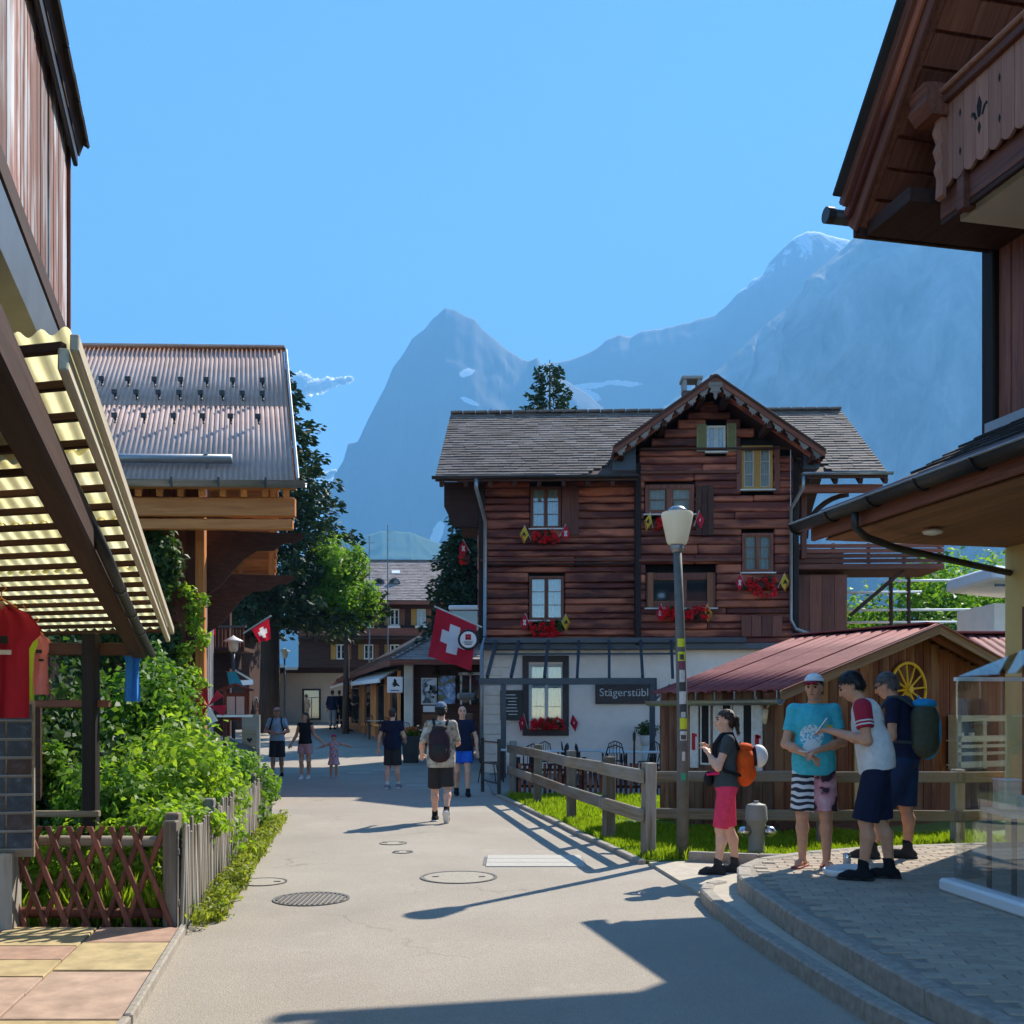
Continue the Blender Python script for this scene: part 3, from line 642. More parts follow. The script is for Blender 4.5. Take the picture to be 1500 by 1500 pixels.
# ================================================================== windows and flowers
def ring(mb, x0, x1, z0, z1, w, y0, y1, mi=0):
    yc = (y0 + y1) / 2; d = y1 - y0
    mb.box(((x0 + x1) / 2, yc, z0 + w / 2), (x1 - x0, d, w), None, mi); mb.box(((x0 + x1) / 2, yc, z1 - w / 2), (x1 - x0, d, w), None, mi)
    mb.box((x0 + w / 2, yc, (z0 + z1) / 2), (w, d, z1 - z0 - 2 * w), None, mi); mb.box((x1 - w / 2, yc, (z0 + z1) / 2), (w, d, z1 - z0 - 2 * w), None, mi)
def window(parent, x0, x1, z0, z1, y, frame, bar_m, cols=2, rows=3, fw=.055, mull=.05, sill=True, curtain=True, pane=None, sillm=None, depth=.09):
    """casement in the wall plane y: frame ring, mullions, muntins, panes, curtains, sill"""
    mb = MB(); ring(mb, x0, x1, z0, z1, fw, y - .02, y + depth); w = mb.build("window", frame, parent)
    iw = x1 - x0 - 2 * fw; ih = z1 - z0 - 2 * fw; cw = iw / cols
    for k in range(1, cols): piece("mullion", frame, (x0 + fw + cw * k, y + .015, (z0 + z1) / 2), (mull, .05, ih), w)
    for k in range(cols):
        xa = x0 + fw + cw * k + (mull / 2 if k else 0); xb = x0 + fw + cw * (k + 1) - (mull / 2 if k < cols - 1 else 0); m2 = MB(); ring(m2, xa, xb, z0 + fw, z1 - fw, .022, y + .008, y + .042)
        for r in range(1, rows): m2.box(((xa + xb) / 2, y + .025, z0 + fw + ih * r / rows), (xb - xa - .04, .022, .016))
        m2.build("sash", bar_m, w)
        piece("pane", pane or M['glass'], ((xa + xb) / 2, y + .034, (z0 + z1) / 2), (xb - xa - .03, .004, ih - .03), w)
        if curtain:
            V = []; n = 14
            for i in range(n + 1):
                q = i / n; xx = xa + (xb - xa) * q; 
                if k == 0: xx = xa + (xb - xa) * (.0 + .9 * q)
                else: xx = xa + (xb - xa) * (.1 + .9 * q)
                V.append((xx, y + .065 + .012 * math.sin(q * 22), z0 + fw)); V.append((xx, y + .065 + .012 * math.sin(q * 22 + .4), z1 - fw))
            numesh("curtain", V, [(2 * i, 2 * i + 2, 2 * i + 3, 2 * i + 1) for i in range(n)], M['curtain'], w)
    if sill: piece("sill", sillm or M['white_wood'], ((x0 + x1) / 2, y - .05, z0 - .02), (x1 - x0 + .1, .14, .035), w)
    return w
def flower_box(loc, w, label, rz=0, group="geranium boxes on the chalet windows", hang=.16, n=900, leaf=.05):
    o = thing("flower_box", label, "flower box", loc, rz, group)
    mb = MB(); mb.box((0, 0, .07), (w, .16, .14), None, 0, .01); mb.build("trough", M['log_dark'], o)
    cl = [(RNG.uniform(-w * .5, w * .5), RNG.uniform(-.12, .0), .14 + RNG.uniform(-.12, .08), .11, .09, .10, n // 9) for _ in range(9)]
    foliage("leaves", cl, leaf, M['geranium_leaf'], o)
    pts = []
    for _ in range(int(44 * w / .7)):
        c = np.array([RNG.uniform(-w * .55, w * .55), RNG.uniform(-.20, -.06), .12 + RNG.uniform(-hang, .12)]); pts.append(c + RNG.normal(size=(30, 3)) * .026)
    V, F = leaf_arrays(np.concatenate(pts), .042, None, 0, .9); numesh("blossoms", V, F, M['geranium'], o); return o
def small_flag(loc, label, ang, kind, size=.22, rz=0):
    """a little cloth flag on a stick beside a window; kind: swiss, bern (yellow with black), red"""
    o = thing("small_flag", label, "flag", loc, rz, "little flags beside the chalet windows"); d = Vector((math.sin(ang), -.25, math.cos(ang))).normalized()
    mb = MB(); mb.tube([(0, 0, 0), d * .42], .008, 6); mb.build("stick", M['white_wood'], o)
    c = d * .27; n = 6; V = []; m = Matrix.Rotation(0, 3, 'Y'); half = size / 2; e1 = Vector((math.cos(ang), 0, -math.sin(ang))); e1 = -e1 if e1.z > 0 else e1; e2 = Vector((0, 0, -1)) * .55 + e1 * .45
    cols = {'swiss': M['red'], 'bern': M['yellow'], 'red': M['red']}; pts = []
    for i in range(n + 1):
        for j in range(n + 1):
            p = d * (.40 - size * 1.0 * j / n) + e2.normalized() * size * i / n + Vector((0, -.012 * math.sin(i * 1.3 + j * .4), 0)); pts.append(p)
    F = [(i * (n + 1) + j, i * (n + 1) + j + 1, (i + 1) * (n + 1) + j + 1, (i + 1) * (n + 1) + j) for i in range(n) for j in range(n)]
    numesh("cloth", [tuple(p) for p in pts], F, cols[kind], o)
    mid = pts[(n // 2) * (n + 1) + n // 2] + Vector((0, -.022, 0)); a = d; b = e2.normalized()
    def strip(mat, la, wb, nm, off=(0, 0)):
        q = mid + a * off[0] + b * off[1]; mb = MB(); mb.prism([q - a * la - b * wb, q + a * la - b * wb, q + a * la + b * wb, q - a * la + b * wb], (0, -.004, 0)); mb.build(nm, mat, o)
    if kind == 'swiss': strip(M['white_cloth'], size * .28, size * .09, "cross_bar"); strip(M['white_cloth'], size * .085, size * .27, "cross_bar")
    if kind == 'bern': strip(M['black'], size * .22, size * .07, "emblem", (0, -.02)); strip(M['black'], size * .1, size * .16, "emblem", (.03, .02)); strip(M['red'], size * .42, size * .06, "red_band", (0, size * .38))
    if kind == 'red': strip(M['white_cloth'], size * .12, size * .07, "mark")
    return o
# ================================================================== the big log chalet
CR = R(-2.0); CX, CY = -.79, 27.0
def L(px, py, off=0.0):
    """facade coordinates (u, z) of a pixel for the facade plane shifted by off (towards the viewer negative)"""
    k = (px - 750) / FPX; Y0 = CY + off
    u = (k * Y0 - CX) / (math.cos(CR) - k * math.sin(CR)); Y = Y0 + u * math.sin(CR)
    return u, P(px, py, Y).z
def CW(u, y, z): return Vector((CX, CY, 0)) + Matrix.Rotation(CR, 3, 'Z') @ Vector((u, y, z))
chalet = thing("log_chalet", "big dark log chalet with grey shingle roof and red geraniums above a white ground floor", "house", (CX, CY, 0), CR)
UB = 4.08; UE = 8.15; ZB = 3.38; ZE = 7.75; GY = -.25           # block corner, right corner, base of logs, eave, gable block proud of the wing
mb = MB(); mb.box((UE / 2, 3.6, ZE / 2), (UE - .02, 6.9, ZE - .02)); mb.box(((UB + UE) / 2, .9, 8.3), (UE - UB - .3, 1.9, 1.5)); mb.build("inner_core", M['dark_inside'], chalet)
# plastered ground floor in slabs round the window opening
def Lb(x0, y0, x1, y1, off=0.0):
    a = L(x0, y1, off); b = L(x1, y0, off); return a[0], b[0], a[1], b[1]
g = Lb(775, 973, 826, 1067); mb = MB()
mb.box((g[0] / 2, .03, ZB / 2), (g[0], .2, ZB)); mb.box(((g[1] + UE) / 2, .03, ZB / 2), (UE - g[1], .2, ZB)); mb.box(((g[0] + g[1]) / 2, .03, g[2] / 2), (g[1] - g[0], .2, g[2])); mb.box(((g[0] + g[1]) / 2, .03, (g[3] + ZB) / 2), (g[1] - g[0], .2, ZB - g[3]))
wall = mb.build("ground_floor_wall", M['plaster'], chalet)
z = .04; k = 0
while z < 2.9:
    h = random.uniform(.20, .28); w = .78 if k % 2 else .56
    piece("corner_stone", M['stone_white'], (w / 2 - .03, -.085, z + h / 2), (w, .05, h - .012), wall, None, .012); z += h; k += 1
gw = MB(); ring(gw, g[0] - .17, g[1] + .13, g[2] - .19, g[3] + .22, .165, -.12, -.06); gw.build("window_surround", M['stone_brown'], chalet)
window(chalet, g[0], g[1], g[2], g[3], .0, M['white_wood'], M['white_wood'], 2, 3, .05, .05, False)
# log courses
def courses(u0, u1, z0, z1, y, ops, h=.245, gable=None, th=.15):
    z = z0
    while z < z1 - .05:
        hh = min(h * random.uniform(.62, 1.12), z1 - z); a, b = u0, u1
        if gable:
            a = max(u0, gable(z + hh)[0]); b = min(u1, gable(z + hh)[1])
        cuts = sorted([(o[0], o[1]) for o in ops if o[2] < z + hh - .03 and o[3] > z + .03]); s = a; segs = []
        for c0, c1 in cuts:
            if c0 > s: segs.append((s, min(c0, b)))
            s = max(s, c1)
        if s < b: segs.append((s, b))
        for s0, s1 in segs:
            if s1 - s0 < .04: continue
            cut = [s0, s1] if s1 - s0 < 2.2 or random.random() < .35 else [s0, s0 + (s1 - s0) * random.uniform(.35, .65), s1]
            for q0, q1 in zip(cut[:-1], cut[1:]):
                piece("log", M['log'], ((q0 + q1) / 2, y + random.uniform(-.03, .03), z + hh / 2), (q1 - q0 - .006, th, hh - .014), chalet, None, .028)
        z += hh
W1 = Lb(776, 712, 823, 776); W2 = Lb(774, 843, 827, 910); W3 = Lb(944, 709, 1018, 755, GY); W4 = Lb(946, 838, 1049, 892, GY); W5 = Lb(1086, 780, 1134, 840, GY); W6 = Lb(1034, 623, 1064, 664, GY); W7 = Lb(1085, 652, 1133, 719, GY)
courses(.03, UB - .02, ZB + .05, ZE, 0, [W1, W2])
gab_apex = (L(1050, 562, -1.25)[0], 10.02); GS = .70
def gable(z): hw = (gab_apex[1] - .22 - z) / GS; return gab_apex[0] - hw, gab_apex[0] + hw
courses(UB + .02, UE - .03, ZB + .05, 9.7, GY, [W3, W4, W5, W6, W7], gable=gable)
# side of the block and posts
for u, y0, y1, w in ((.0, -.11, .12, .17), (UB - .01, GY - .12, .1, .15), (UE - .03, GY - .11, .1, .15)):
    zt = ZE + (.35 if u > 1 else 0); piece("corner_post", M['dark_wood_z'], (u, (y0 + y1) / 2, (ZB + zt) / 2), (w, y1 - y0, zt - ZB), chalet, None, .015)
for k in range(9):                                   # log ends of the left gable wall
    piece("log_end", M['log'], (-.05, 3.4, ZB + .25 + k * .5), (.16, 6.6, .46), chalet, None, .03)
# storey bands
def band(px0, px1, py, off, hz_, m, d=.12):
    a = L(px0, py, off); b = L(px1, py, off); piece("storey_band", m, ((a[0] + b[0]) / 2, off - .10, a[1]), (b[0] - a[0], d, hz_), chalet, None, .01)
band(704, 936, 822, 0, .07, M['timber']); band(704, 936, 828, 0, .05, M['log_dark']); band(936, 1086, 822, GY, .07, M['timber']); band(938, 1082, 694, GY, .07, M['timber']); band(938, 1160, 660, GY, .05, M['log_dark'])
bb = L(705, 943); piece("belt_beam", plain("blue_grey_beam", (.10, .105, .115), .6, .12, 5, .1), (UE / 2 - .02, -.20, ZB - .02), (UE + .1, .32, .16), chalet, None, .015)
# windows
def cw(Wn, frame, barm, off, **kw): return window(chalet, Wn[0] + .02, Wn[1] - .02, Wn[2] + .02, Wn[3] - .02, off - .03, frame, barm, **kw)
cw(W1, M['timber_z'], M['orange_frame'], 0, rows=3); cw(W2, M['timber_z'], M['orange_frame'], 0, rows=3)
cw(W3, M['timber_z'], M['orange_frame'], GY, rows=2, fw=.10, mull=.12); cw(W5, M['timber_z'], M['orange_frame'], GY, rows=3, fw=.07)
w4 = cw(W4, M['timber_z'], M['orange_frame'], GY, rows=1, fw=.16, mull=.26, curtain=False, pane=M['pane'])
for px in (953, 996, 1040): a = L(px, 866, GY); piece("shutter_board", M['orange_frame'], (a[0], GY - .07, a[1]), (.15, .035, .95), chalet, None, .006)
cw(W6, M['white_wood'], M['white_wood'], GY, rows=2, fw=.04, mull=.05); cw(W7, M['yellow_frame'], M['white_wood'], GY, rows=3, fw=.07, mull=.17)
def shutter(px0, px1, py0, py1, off, m, slats=0):
    a = L(px0, py1, off); b = L(px1, py0, off); w = b[0] - a[0]; h = b[1] - a[1]; mb = MB(); ring(mb, a[0], b[0], a[1], b[1], .035, off - .125, off - .09); s = mb.build("shutter", m, chalet)
    n = slats or 9
    for k in range(n): piece("slat", m, ((a[0] + b[0]) / 2, off - .105, a[1] + .035 + (h - .07) * (k + .5) / n), (w - .06, .012, (h - .07) / n * .92), s, (R(25), 0, 0))
shutter(1020, 1034, 623, 663, GY, M['green_shutter']); shutter(1064, 1078, 622, 662, GY, M['green_shutter'])
def board_panel(px0, px1, py0, py1, off, m, n=3):
    a = L(px0, py1, off); b = L(px1, py0, off); w = (b[0] - a[0]) / n
    for k in range(n): piece("shutter_board", m, (a[0] + w * (k + .5), off - .10, (a[1] + b[1]) / 2), (w - .008, .03, b[1] - a[1]), chalet, None, .006)
board_panel(823, 848, 712, 785, 0, M['timber_z'], 2); board_panel(1019, 1045, 712, 785, GY, M['log_dark'], 3); board_panel(1134, 1142, 655, 720, GY, M['timber_z'], 1); board_panel(1078, 1086, 655, 722, GY, M['timber_z'], 1)
board_panel(1085, 1145, 903, 933, GY, M['timber_z'], 4)
# roof
O_f = -1.05; ZEV = 7.62; RY = 3.1; ZR = 10.42; sl = (ZR - ZEV) / (RY - O_f); cs = 1 / math.hypot(1, sl); SLl = math.hypot(RY - O_f, ZR - ZEV); UL = -1.12; UR = L(1300, 695, O_f)[0] + .05
rf = MB()
def roof_slab(ua, ub, yf):
    zf0 = ZEV + (yf - O_f) * sl; rf.prism([(ua, yf, zf0 - .12), (ua, RY, ZR - .12), (ua, 2 * RY - O_f, ZEV - .12), (ua, 2 * RY - O_f, ZEV - .02), (ua, RY, ZR - .005), (ua, yf, zf0 - .02)], (ub - ua, 0, 0))
roof_slab(UL, UB - .09, O_f); roof_slab(UB - .089, UE + .07, .3); roof_slab(UE + .071, UR, O_f); roof = rf.build("roof", M['log_dark'], chalet)
au, az = gab_apex; gl = (au - 2.52, az - 2.52 * GS); gr = (au + 2.72, az - 2.72 * GS); GFY = -1.25
def in_gable(u, s):                                   # main-roof shingles under the cross gable are left out
    y = O_f + s * cs; z = ZEV + s * sl * cs; hw = (az - z) / GS; return abs(u - au) < hw - .1 or (UB - .1 < u < UE + .08 and y < .3)
shingles("shingles", M['shingle'], (UL, O_f - .06, ZEV - .04), (1, 0, 0), (0, cs, sl * cs), lambda s: 0.0, lambda s: UR - UL, SLl + .05, .185, .36, roof, lambda u, s: in_gable(u + UL, s))
for k in range(31):
    w = (UR - UL) / 31
    if abs(UL + (k + .5) * w - au) < .0: continue
    piece("ridge_tile", M['shingle'], (UL + (k + .5) * w, RY, ZR + .03), (w - .012, .34, .075), roof, (0, R(-1.5), 0), .02)
# cross gable
yb = lambda z: O_f + (z - ZEV) / sl
cg = MB()
for side, (fu, fz) in ((0, gl), (1, gr)):
    cg.add([(au, GFY, az - .02), (fu, GFY, fz - .02), (fu, yb(fz) + .25, fz - .02), (au, yb(az) + .25, az - .02), (au, GFY, az - .14), (fu, GFY, fz - .14), (fu, yb(fz) + .25, fz - .14), (au, yb(az) + .25, az - .14)],
           [(0, 1, 2, 3), (4, 7, 6, 5), (0, 4, 5, 1), (1, 5, 6, 2), (2, 6, 7, 3), (3, 7, 4, 0)])
croof = cg.build("gable_roof", M['log_dark'], chalet)
for sgn, (fu, fz) in ((-1, gl), (1, gr)):
    SL = math.hypot(fu - au, fz - az); up = Vector(((au - fu) / SL, 0, (az - fz) / SL))
    def lim(s, fz=fz, up=up): return yb(fz + up.z * s) + .18 - GFY
    shingles("shingles", M['shingle'], (fu, GFY - .03, fz), (0, 1, 0), up, 0.0, lim, SL, .185, .42, croof)
    a = Vector((au, GFY - .04, az - .06)); b = Vector((fu, GFY - .04, fz - .06))
    bar("barge_board", M['timber'], a, b, .05, .15, croof, .008, (0, 0, 1)); bar("barge_board", M['log_dark'], a + Vector((0, -.04, .085)), b + Vector((0, -.04, .085)), .06, .06, croof, .008)
    bar("barge_board", M['log'], a + Vector((0, .35, -.10)), b + Vector((0, .35, -.10)), .06, .16, croof, .008)
    n = 8; orn = M['ornament'] = M.get('ornament') or wood("grey_carved_wood", (.15, .125, .105), (.27, .235, .205), 0, .8, 24, .4)
    for k in range(n):                                # carved scallops hanging from the barge board
        q = a.lerp(b, (k + .9) / (n + .6)) + Vector((0, .015, -.12)); pts = []
        d = (b - a).normalized() * .15
        prof = [(-1, .06), (1, .06), (.95, -.02), (.62, -.03), (.55, -.11), (.2, -.09), (0, -.16), (-.2, -.09), (-.55, -.11), (-.62, -.03), (-.95, -.02)]
        mb = MB(); mb.prism([q + d * x + Vector((0, 0, zz)) for x, zz in prof], (0, .03, 0)); mb.build("scallop", orn, croof)
mb = MB(); q = Vector((au, GFY - .075, az - .27)); prof = [(-.16, .12), (.16, .12), (.19, .0), (.10, -.04), (.15, -.13), (.05, -.16), (.04, -.26), (0, -.33), (-.04, -.26), (-.05, -.16), (-.15, -.13), (-.10, -.04), (-.19, 0)]
mb.prism([q + Vector((x, 0, zz)) for x, zz in prof], (0, .03, 0)); mb.build("pendant", M['ornament'], croof)
for k in range(6):                                    # purlin ends under the gable overhang
    fu, fz = (gl if k < 3 else gr); f = [.12, .5, .92][k % 3]; piece("purlin", M['log_dark'], (au + (fu - au) * f, (GFY + GY) / 2 + .05, az + (fz - az) * f - .24), (.15, 1.0, .17), croof, None, .01)
piece("ridge_cap", M['shingle'], (au, (GFY + yb(az)) / 2, az + .035), (.24, yb(az) - GFY, .05), croof, None, .015)
for sgn, (fu, fz), uw in ((-1, gl, UB - .1), (1, gr, UE + .08)):
    mb = MB(); mb.prism([(fu, O_f + .35, fz - .12), (uw, O_f + .35, fz - .12 + abs(uw - fu) * GS), (uw, O_f + .35, ZEV + .12), (fu, O_f + .35, ZEV + .2)], (0, .03, 0)); mb.build("flashing", M['metal_blue'], roof)
# rafters at eaves, gutters, pipes
k = UL + .15
while k < UR:
    if not (UB - .2 < k < UE + .15): bar("rafter", M['log_dark'], (k, O_f + .03, ZEV - .19), (k, .2, ZEV - .19 + (0.2 - O_f) * sl), .10, .13, roof)
    k += .62
def gutter(u0, u1, y, z, parent=chalet, m=None):
    V = []; n = 8
    for u in (u0, u1):
        for r_, in ((.075,), (.066,)):
            for i in range(n + 1): a = math.pi + math.pi * i / n; V.append((u, y + r_ * math.cos(a), z + r_ * math.sin(a)))
    m_ = n + 1; F = []
    for i in range(n): F += [(i, i + 1, 2 * m_ + i + 1, 2 * m_ + i), (m_ + i, 3 * m_ + i, 3 * m_ + i + 1, m_ + i + 1), (i, m_ + i, m_ + i + 1, i + 1), (2 * m_ + i, 2 * m_ + i + 1, 3 * m_ + i + 1, 3 * m_ + i)]
    for i in (0, n): F.append((i, 2 * m_ + i, 3 * m_ + i, m_ + i))
    return numesh("gutter", V, F, m or M['zinc'], parent)
gutter(UL - .08, L(937, 697, O_f)[0], O_f - .07, ZEV + .0, m=M['zinc_dark']); gutter(L(1176, 692, O_f)[0], UR + .1, O_f - .07, ZEV + .02)
mb = MB(); a = L(700, 705, O_f)[0]; mb.tube([(a, O_f - .07, ZEV - .06), (a, O_f - .07, ZEV - .3), (a + .12, -.4, ZEV - .75), (a + .17, -.16, ZEV - 1.0), (a + .16, -.16, ZB + .2), (a + .1, -.5, ZB - .1), (a + .1, -.5, 0)], .05, 10); mb.build("downpipe", M['zinc'], chalet, True)
mb = MB(); a = L(1178, 700, O_f)[0]; b = L(1157, 740, GY)[0]; mb.tube([(a, O_f - .07, ZEV - .06), (a, O_f - .05, ZEV - .35), (b, GY - .16, ZEV - .75), (b, GY - .16, L(1160, 920, GY)[1] + .2), (b + .12, GY - .16, L(1160, 922, GY)[1]), (b + .85, GY - .1, L(1200, 936, GY)[1])], .045, 10); mb.build("downpipe", M['zinc'], chalet, True)
mb = MB(); b = L(1157, 660, GY)[0]; mb.tube([(b, GY - .13, 8.4), (b, GY - .13, 6.9)], .012, 6); mb.build("lightning_rod", M['zinc'], chalet)
# chimney
cu = L(1009, 575, RY)[0]; ch = piece("chimney", M['stone_brown'], (cu, RY + .3, ZR + .25), (.5, .5, .8), roof, None, .02)
for k in range(5):
    for s in range(2): piece("brick", plain("chimney_brick", (.16, .10, .08), .9, .3, 12, .4) if 'chimney_brick' not in bpy.data.materials else bpy.data.materials['chimney_brick'], ((-.13 + .26 * s) + (.03 if k % 2 else -.03), -.262, -.12 + k * .1), (.24, .03, .085), ch, None, .008)
for s in (-1, 1): piece("chimney_pier", M['stone_grey'], (s * .21, 0, .56), (.11, .5, .32), ch)
piece("chimney_cap", M['stone_grey'], (0, 0, .77), (.62, .62, .10), ch, None, .02)
piece("chimney_pot", M['zinc'], (1.75, .1, -.3), (.14, .14, .7), ch)
for k, (yy_, zz) in enumerate(((O_f + .5, ZEV - .0), (RY, ZR - .35))):       # brackets of the left overhang
    pass
mb = MB(); mb.prism([(-1.0, -.05, ZEV + .1), (-1.0, -.05, ZEV - .55), (-.75, -.05, ZEV - 1.05), (-.1, -.05, ZEV - 1.1), (-.1, -.05, ZEV + .1)], (0, .25, 0)); mb.build("eave_bracket", M['log_dark'], chalet)
# right loggia with balcony
ub0 = UE; ub1 = L(1372, 815, .4)[0]; zf = L(1250, 830, .3)[1]; zt = L(1250, 800, .3)[1]
piece("annex_wall", M['log_dark'], ((UE + 9.6) / 2, 2.6, 3.0), (9.6 - UE, 4.0, 5.9), chalet); piece("balcony_floor", M['timber'], ((ub0 + ub1) / 2, .75, zf - .05), (ub1 - ub0, 1.7, .14), chalet, None, .01)
for k in range(4): piece("balcony_rail_board", M['timber'], ((ub0 + ub1) / 2, -.06, zf + .1 + k * .13), (ub1 - ub0, .035, .105), chalet, None, .008)
for k in range(5): piece("balcony_post", M['timber_z'], (ub0 + .1 + (ub1 - ub0 - .2) * k / 4, -.01, zf + .27), (.08, .07, .6), chalet, None, .008)
piece("loggia_beam", M['timber'], ((UE + UR) / 2, -.6, ZEV - .28), (UR - UE, .16, .2), chalet, None, .01); piece("loggia_post", M['timber_z'], (UE + .22, -.1, (zf + ZEV) / 2), (.14, .14, ZEV - zf - .3), chalet, None, .01)
mb = MB(); arc = [(UE + .3, zf + .5)]
arc = [(UE + .30 + 1.25 * (1 - math.cos(a)), zf + .7 + 1.15 * math.sin(a)) for a in np.linspace(0, 1.45, 9)]; mb.tube([(u, .0, z_) for u, z_ in arc], .07, 8); mb.build("arch_brace", M['log_dark'], chalet, True)
bar("balcony_strut", M['log_dark'], (UE + 1.5, .2, zf - 1.3), (UE + 2.9, .2, zf - .1), .09, .09, chalet)
mb = MB(); q = [(L(1245, 742, 4)[0], 6.9, 6.5), (L(1290, 738, 4)[0] + .6, 6.9, 6.5), (L(1260, 712, 4)[0] + .5, 6.9, 7.6)]
board_n = 4; a = L(1166, 930, .2); b = L(1240, 842, .2)
for k in range(board_n): w = (b[0] - a[0]) / board_n; piece("door_board", M['timber_z'], (a[0] + w * (k + .5), .18, (a[1] + b[1]) / 2), (w - .01, .05, b[1] - a[1]), chalet, None, .006)
piece("annex_base", M['plaster'], ((UE + 9.7) / 2, 2.3, 1.5), (9.7 - UE, 4.2, 3.0), chalet)
# ------------------------------------------------------------------ flowers and flags at the windows
def at(px, py, off): u, z_ = L(px, py, off); return CW(u, off - .14, z_)
flower_box(at(800, 795, 0), .62, "red geranium box under the upper window of the left wing", CR); flower_box(at(799, 925, 0), .72, "full red geranium box under the lower window of the left wing", CR, hang=.3)
flower_box(at(984, 775, GY), .8, "geranium box under the upper double window behind the street lamp head", CR); flower_box(at(1000, 905, GY), 1.1, "geranium box under the wide reflecting window behind the lamp pole", CR)
flower_box(at(1113, 862, GY), .66, "bushy red geranium box under the window beside the right downpipe", CR, hang=.34, n=1300); flower_box(at(802, 1066, -.04), .8, "red geranium box at the white framed ground floor window", CR)
flower_box(CW(-.45, .9, L(697, 815)[1]), .5, "geranium box on the left end of the chalet beyond the downpipe", CR + R(-90))
fl = [(778, 792, -.45, 'bern', 0, "yellow and black flag left of the upper left wing window"), (818, 790, .5, 'swiss', 0, "red and white flag right of the upper left wing window"), (778, 920, -.4, 'swiss', 0, "red and white flag left of the lower left wing window"), (819, 920, .45, 'bern', 0, "yellow and black flag right of the lower left wing window"),
      (956, 775, -.2, 'bern', GY, "yellow and black flag just left of the street lamp head"), (1016, 772, .3, 'red', GY, "narrow red flag just right of the street lamp head"), (975, 907, -.35, 'swiss', GY, "red and white flag left of the lamp pole on the wide window"), (1026, 907, .4, 'bern', GY, "yellow and black flag at the right end of the wide window"),
      (1092, 862, -.45, 'swiss', GY, "red and white flag left of the bushy geranium box"), (1138, 862, .4, 'bern', GY, "yellow and black flag right of the bushy geranium box by the downpipe"), (773, 1067, -.25, 'red', -.05, "red flag left of the ground floor window"), (833, 1067, .25, 'red', -.05, "red flag right of the ground floor window")]
for px, py, a, kd, off, lb in fl: small_flag(at(px, py, off), lb, a, kd, .26, CR)
small_flag(CW(-.35, .6, L(697, 805)[1]), "red and white flag on the left end of the chalet beyond the downpipe", -.5, 'swiss', .26, CR)
# wall signs
def text(parent, body, size, loc, rz, mat, name="lettering", rx=R(90), align='CENTER', ext=.004):
    cu_ = bpy.data.curves.new(name, 'FONT'); cu_.body = body; cu_.size = size; cu_.extrude = ext; cu_.align_x = align; cu_.align_y = 'CENTER'; cu_.materials.append(mat)
    o_ = link(bpy.data.objects.new(name, cu_), parent); o_.location = loc; o_.rotation_euler = (rx, 0, rz)
    me = bpy.data.meshes.new_from_object(o_.evaluated_get(bpy.context.evaluated_depsgraph_get())); o2 = link(bpy.data.objects.new(name, me), parent); o2.location = loc; o2.rotation_euler = (rx, 0, rz)
    if not me.materials: me.materials.append(mat)
    bpy.data.objects.remove(o_); return o2
sg = Lb(872, 993, 962, 1031, -.09); o = thing("restaurant_sign", "dark restaurant name board with pale lettering on the white wall", "sign", CW((sg[0] + sg[1]) / 2, -.12, (sg[2] + sg[3]) / 2), CR)
piece("board", M['stone_brown'], (0, 0, 0), (sg[1] - sg[0], .05, sg[3] - sg[2]), o, None, .01); text(o, "Stägerstübli", .29, (-.02, -.03, -.05), 0, M['white_wood'])
sg = Lb(733, 1011, 766, 1055, -.09); o = thing("menu_board", "black menu board with white lines at the chalet corner", "sign", CW((sg[0] + sg[1]) / 2, -.14, (sg[2] + sg[3]) / 2), CR)
piece("board", M['metal_black'], (0, 0, 0), (sg[1] - sg[0], .04, sg[3] - sg[2]), o, None, .008)
for k in range(7): piece("text_line", M['white_paint'], (random.uniform(-.04, .04), -.022, .27 - k * .085), (random.uniform(.2, .38), .003, .018), o)
# ------------------------------------------------------------------ steel pergola over the terrace
pg = thing("pergola", "blue grey steel pergola frame on the white ground floor", "pergola", (CX, CY, 0), CR)
PF = -1.7; zb = L(850, 938, -.4)[1]; zf_ = L(850, 998, PF)[1]
u0, u1 = L(722, 938, -.3)[0], L(990, 938, -.3)[0]; piece("wall_beam", M['metal_blue'], ((u0 + u1 + 1.6) / 2, -.42, zb), (u1 - u0 + 2.0, .09, .14), pg, None, .008)
f0, f1 = L(705, 998, PF)[0], L(963, 998, PF)[0]; piece("front_beam", M['metal_blue'], ((f0 + f1) / 2, PF, zf_), (f1 - f0, .10, .16), pg, None, .008); piece("rear_bar", M['metal_blue'], ((u0 + u1) / 2, -.42, zb - .35), (u1 - u0, .05, .05), pg)
for bx, fx in zip((728, 761, 804, 849, 893, 939, 984), (717, 752, 801, 849, 896, 945, 989)):
    bar("rafter", M['metal_blue'], (L(bx, 940, -.42)[0], -.44, zb - .03), (L(fx, 998, PF)[0], PF + .02, zf_ + .10), .07, .11, pg, .006)
for px in (741, 959):
    u = L(px, 1050, PF)[0]; piece("post", M['metal_blue'], (u, PF, (zf_ - .08) / 2), (.13, .13, zf_ - .08), pg, None, .01)
bar("bracket", M['metal_blue'], (L(964, 1020, PF)[0], PF, zf_ - .45), (L(985, 1000, PF)[0], PF, zf_ - .08), .05, .05, pg)
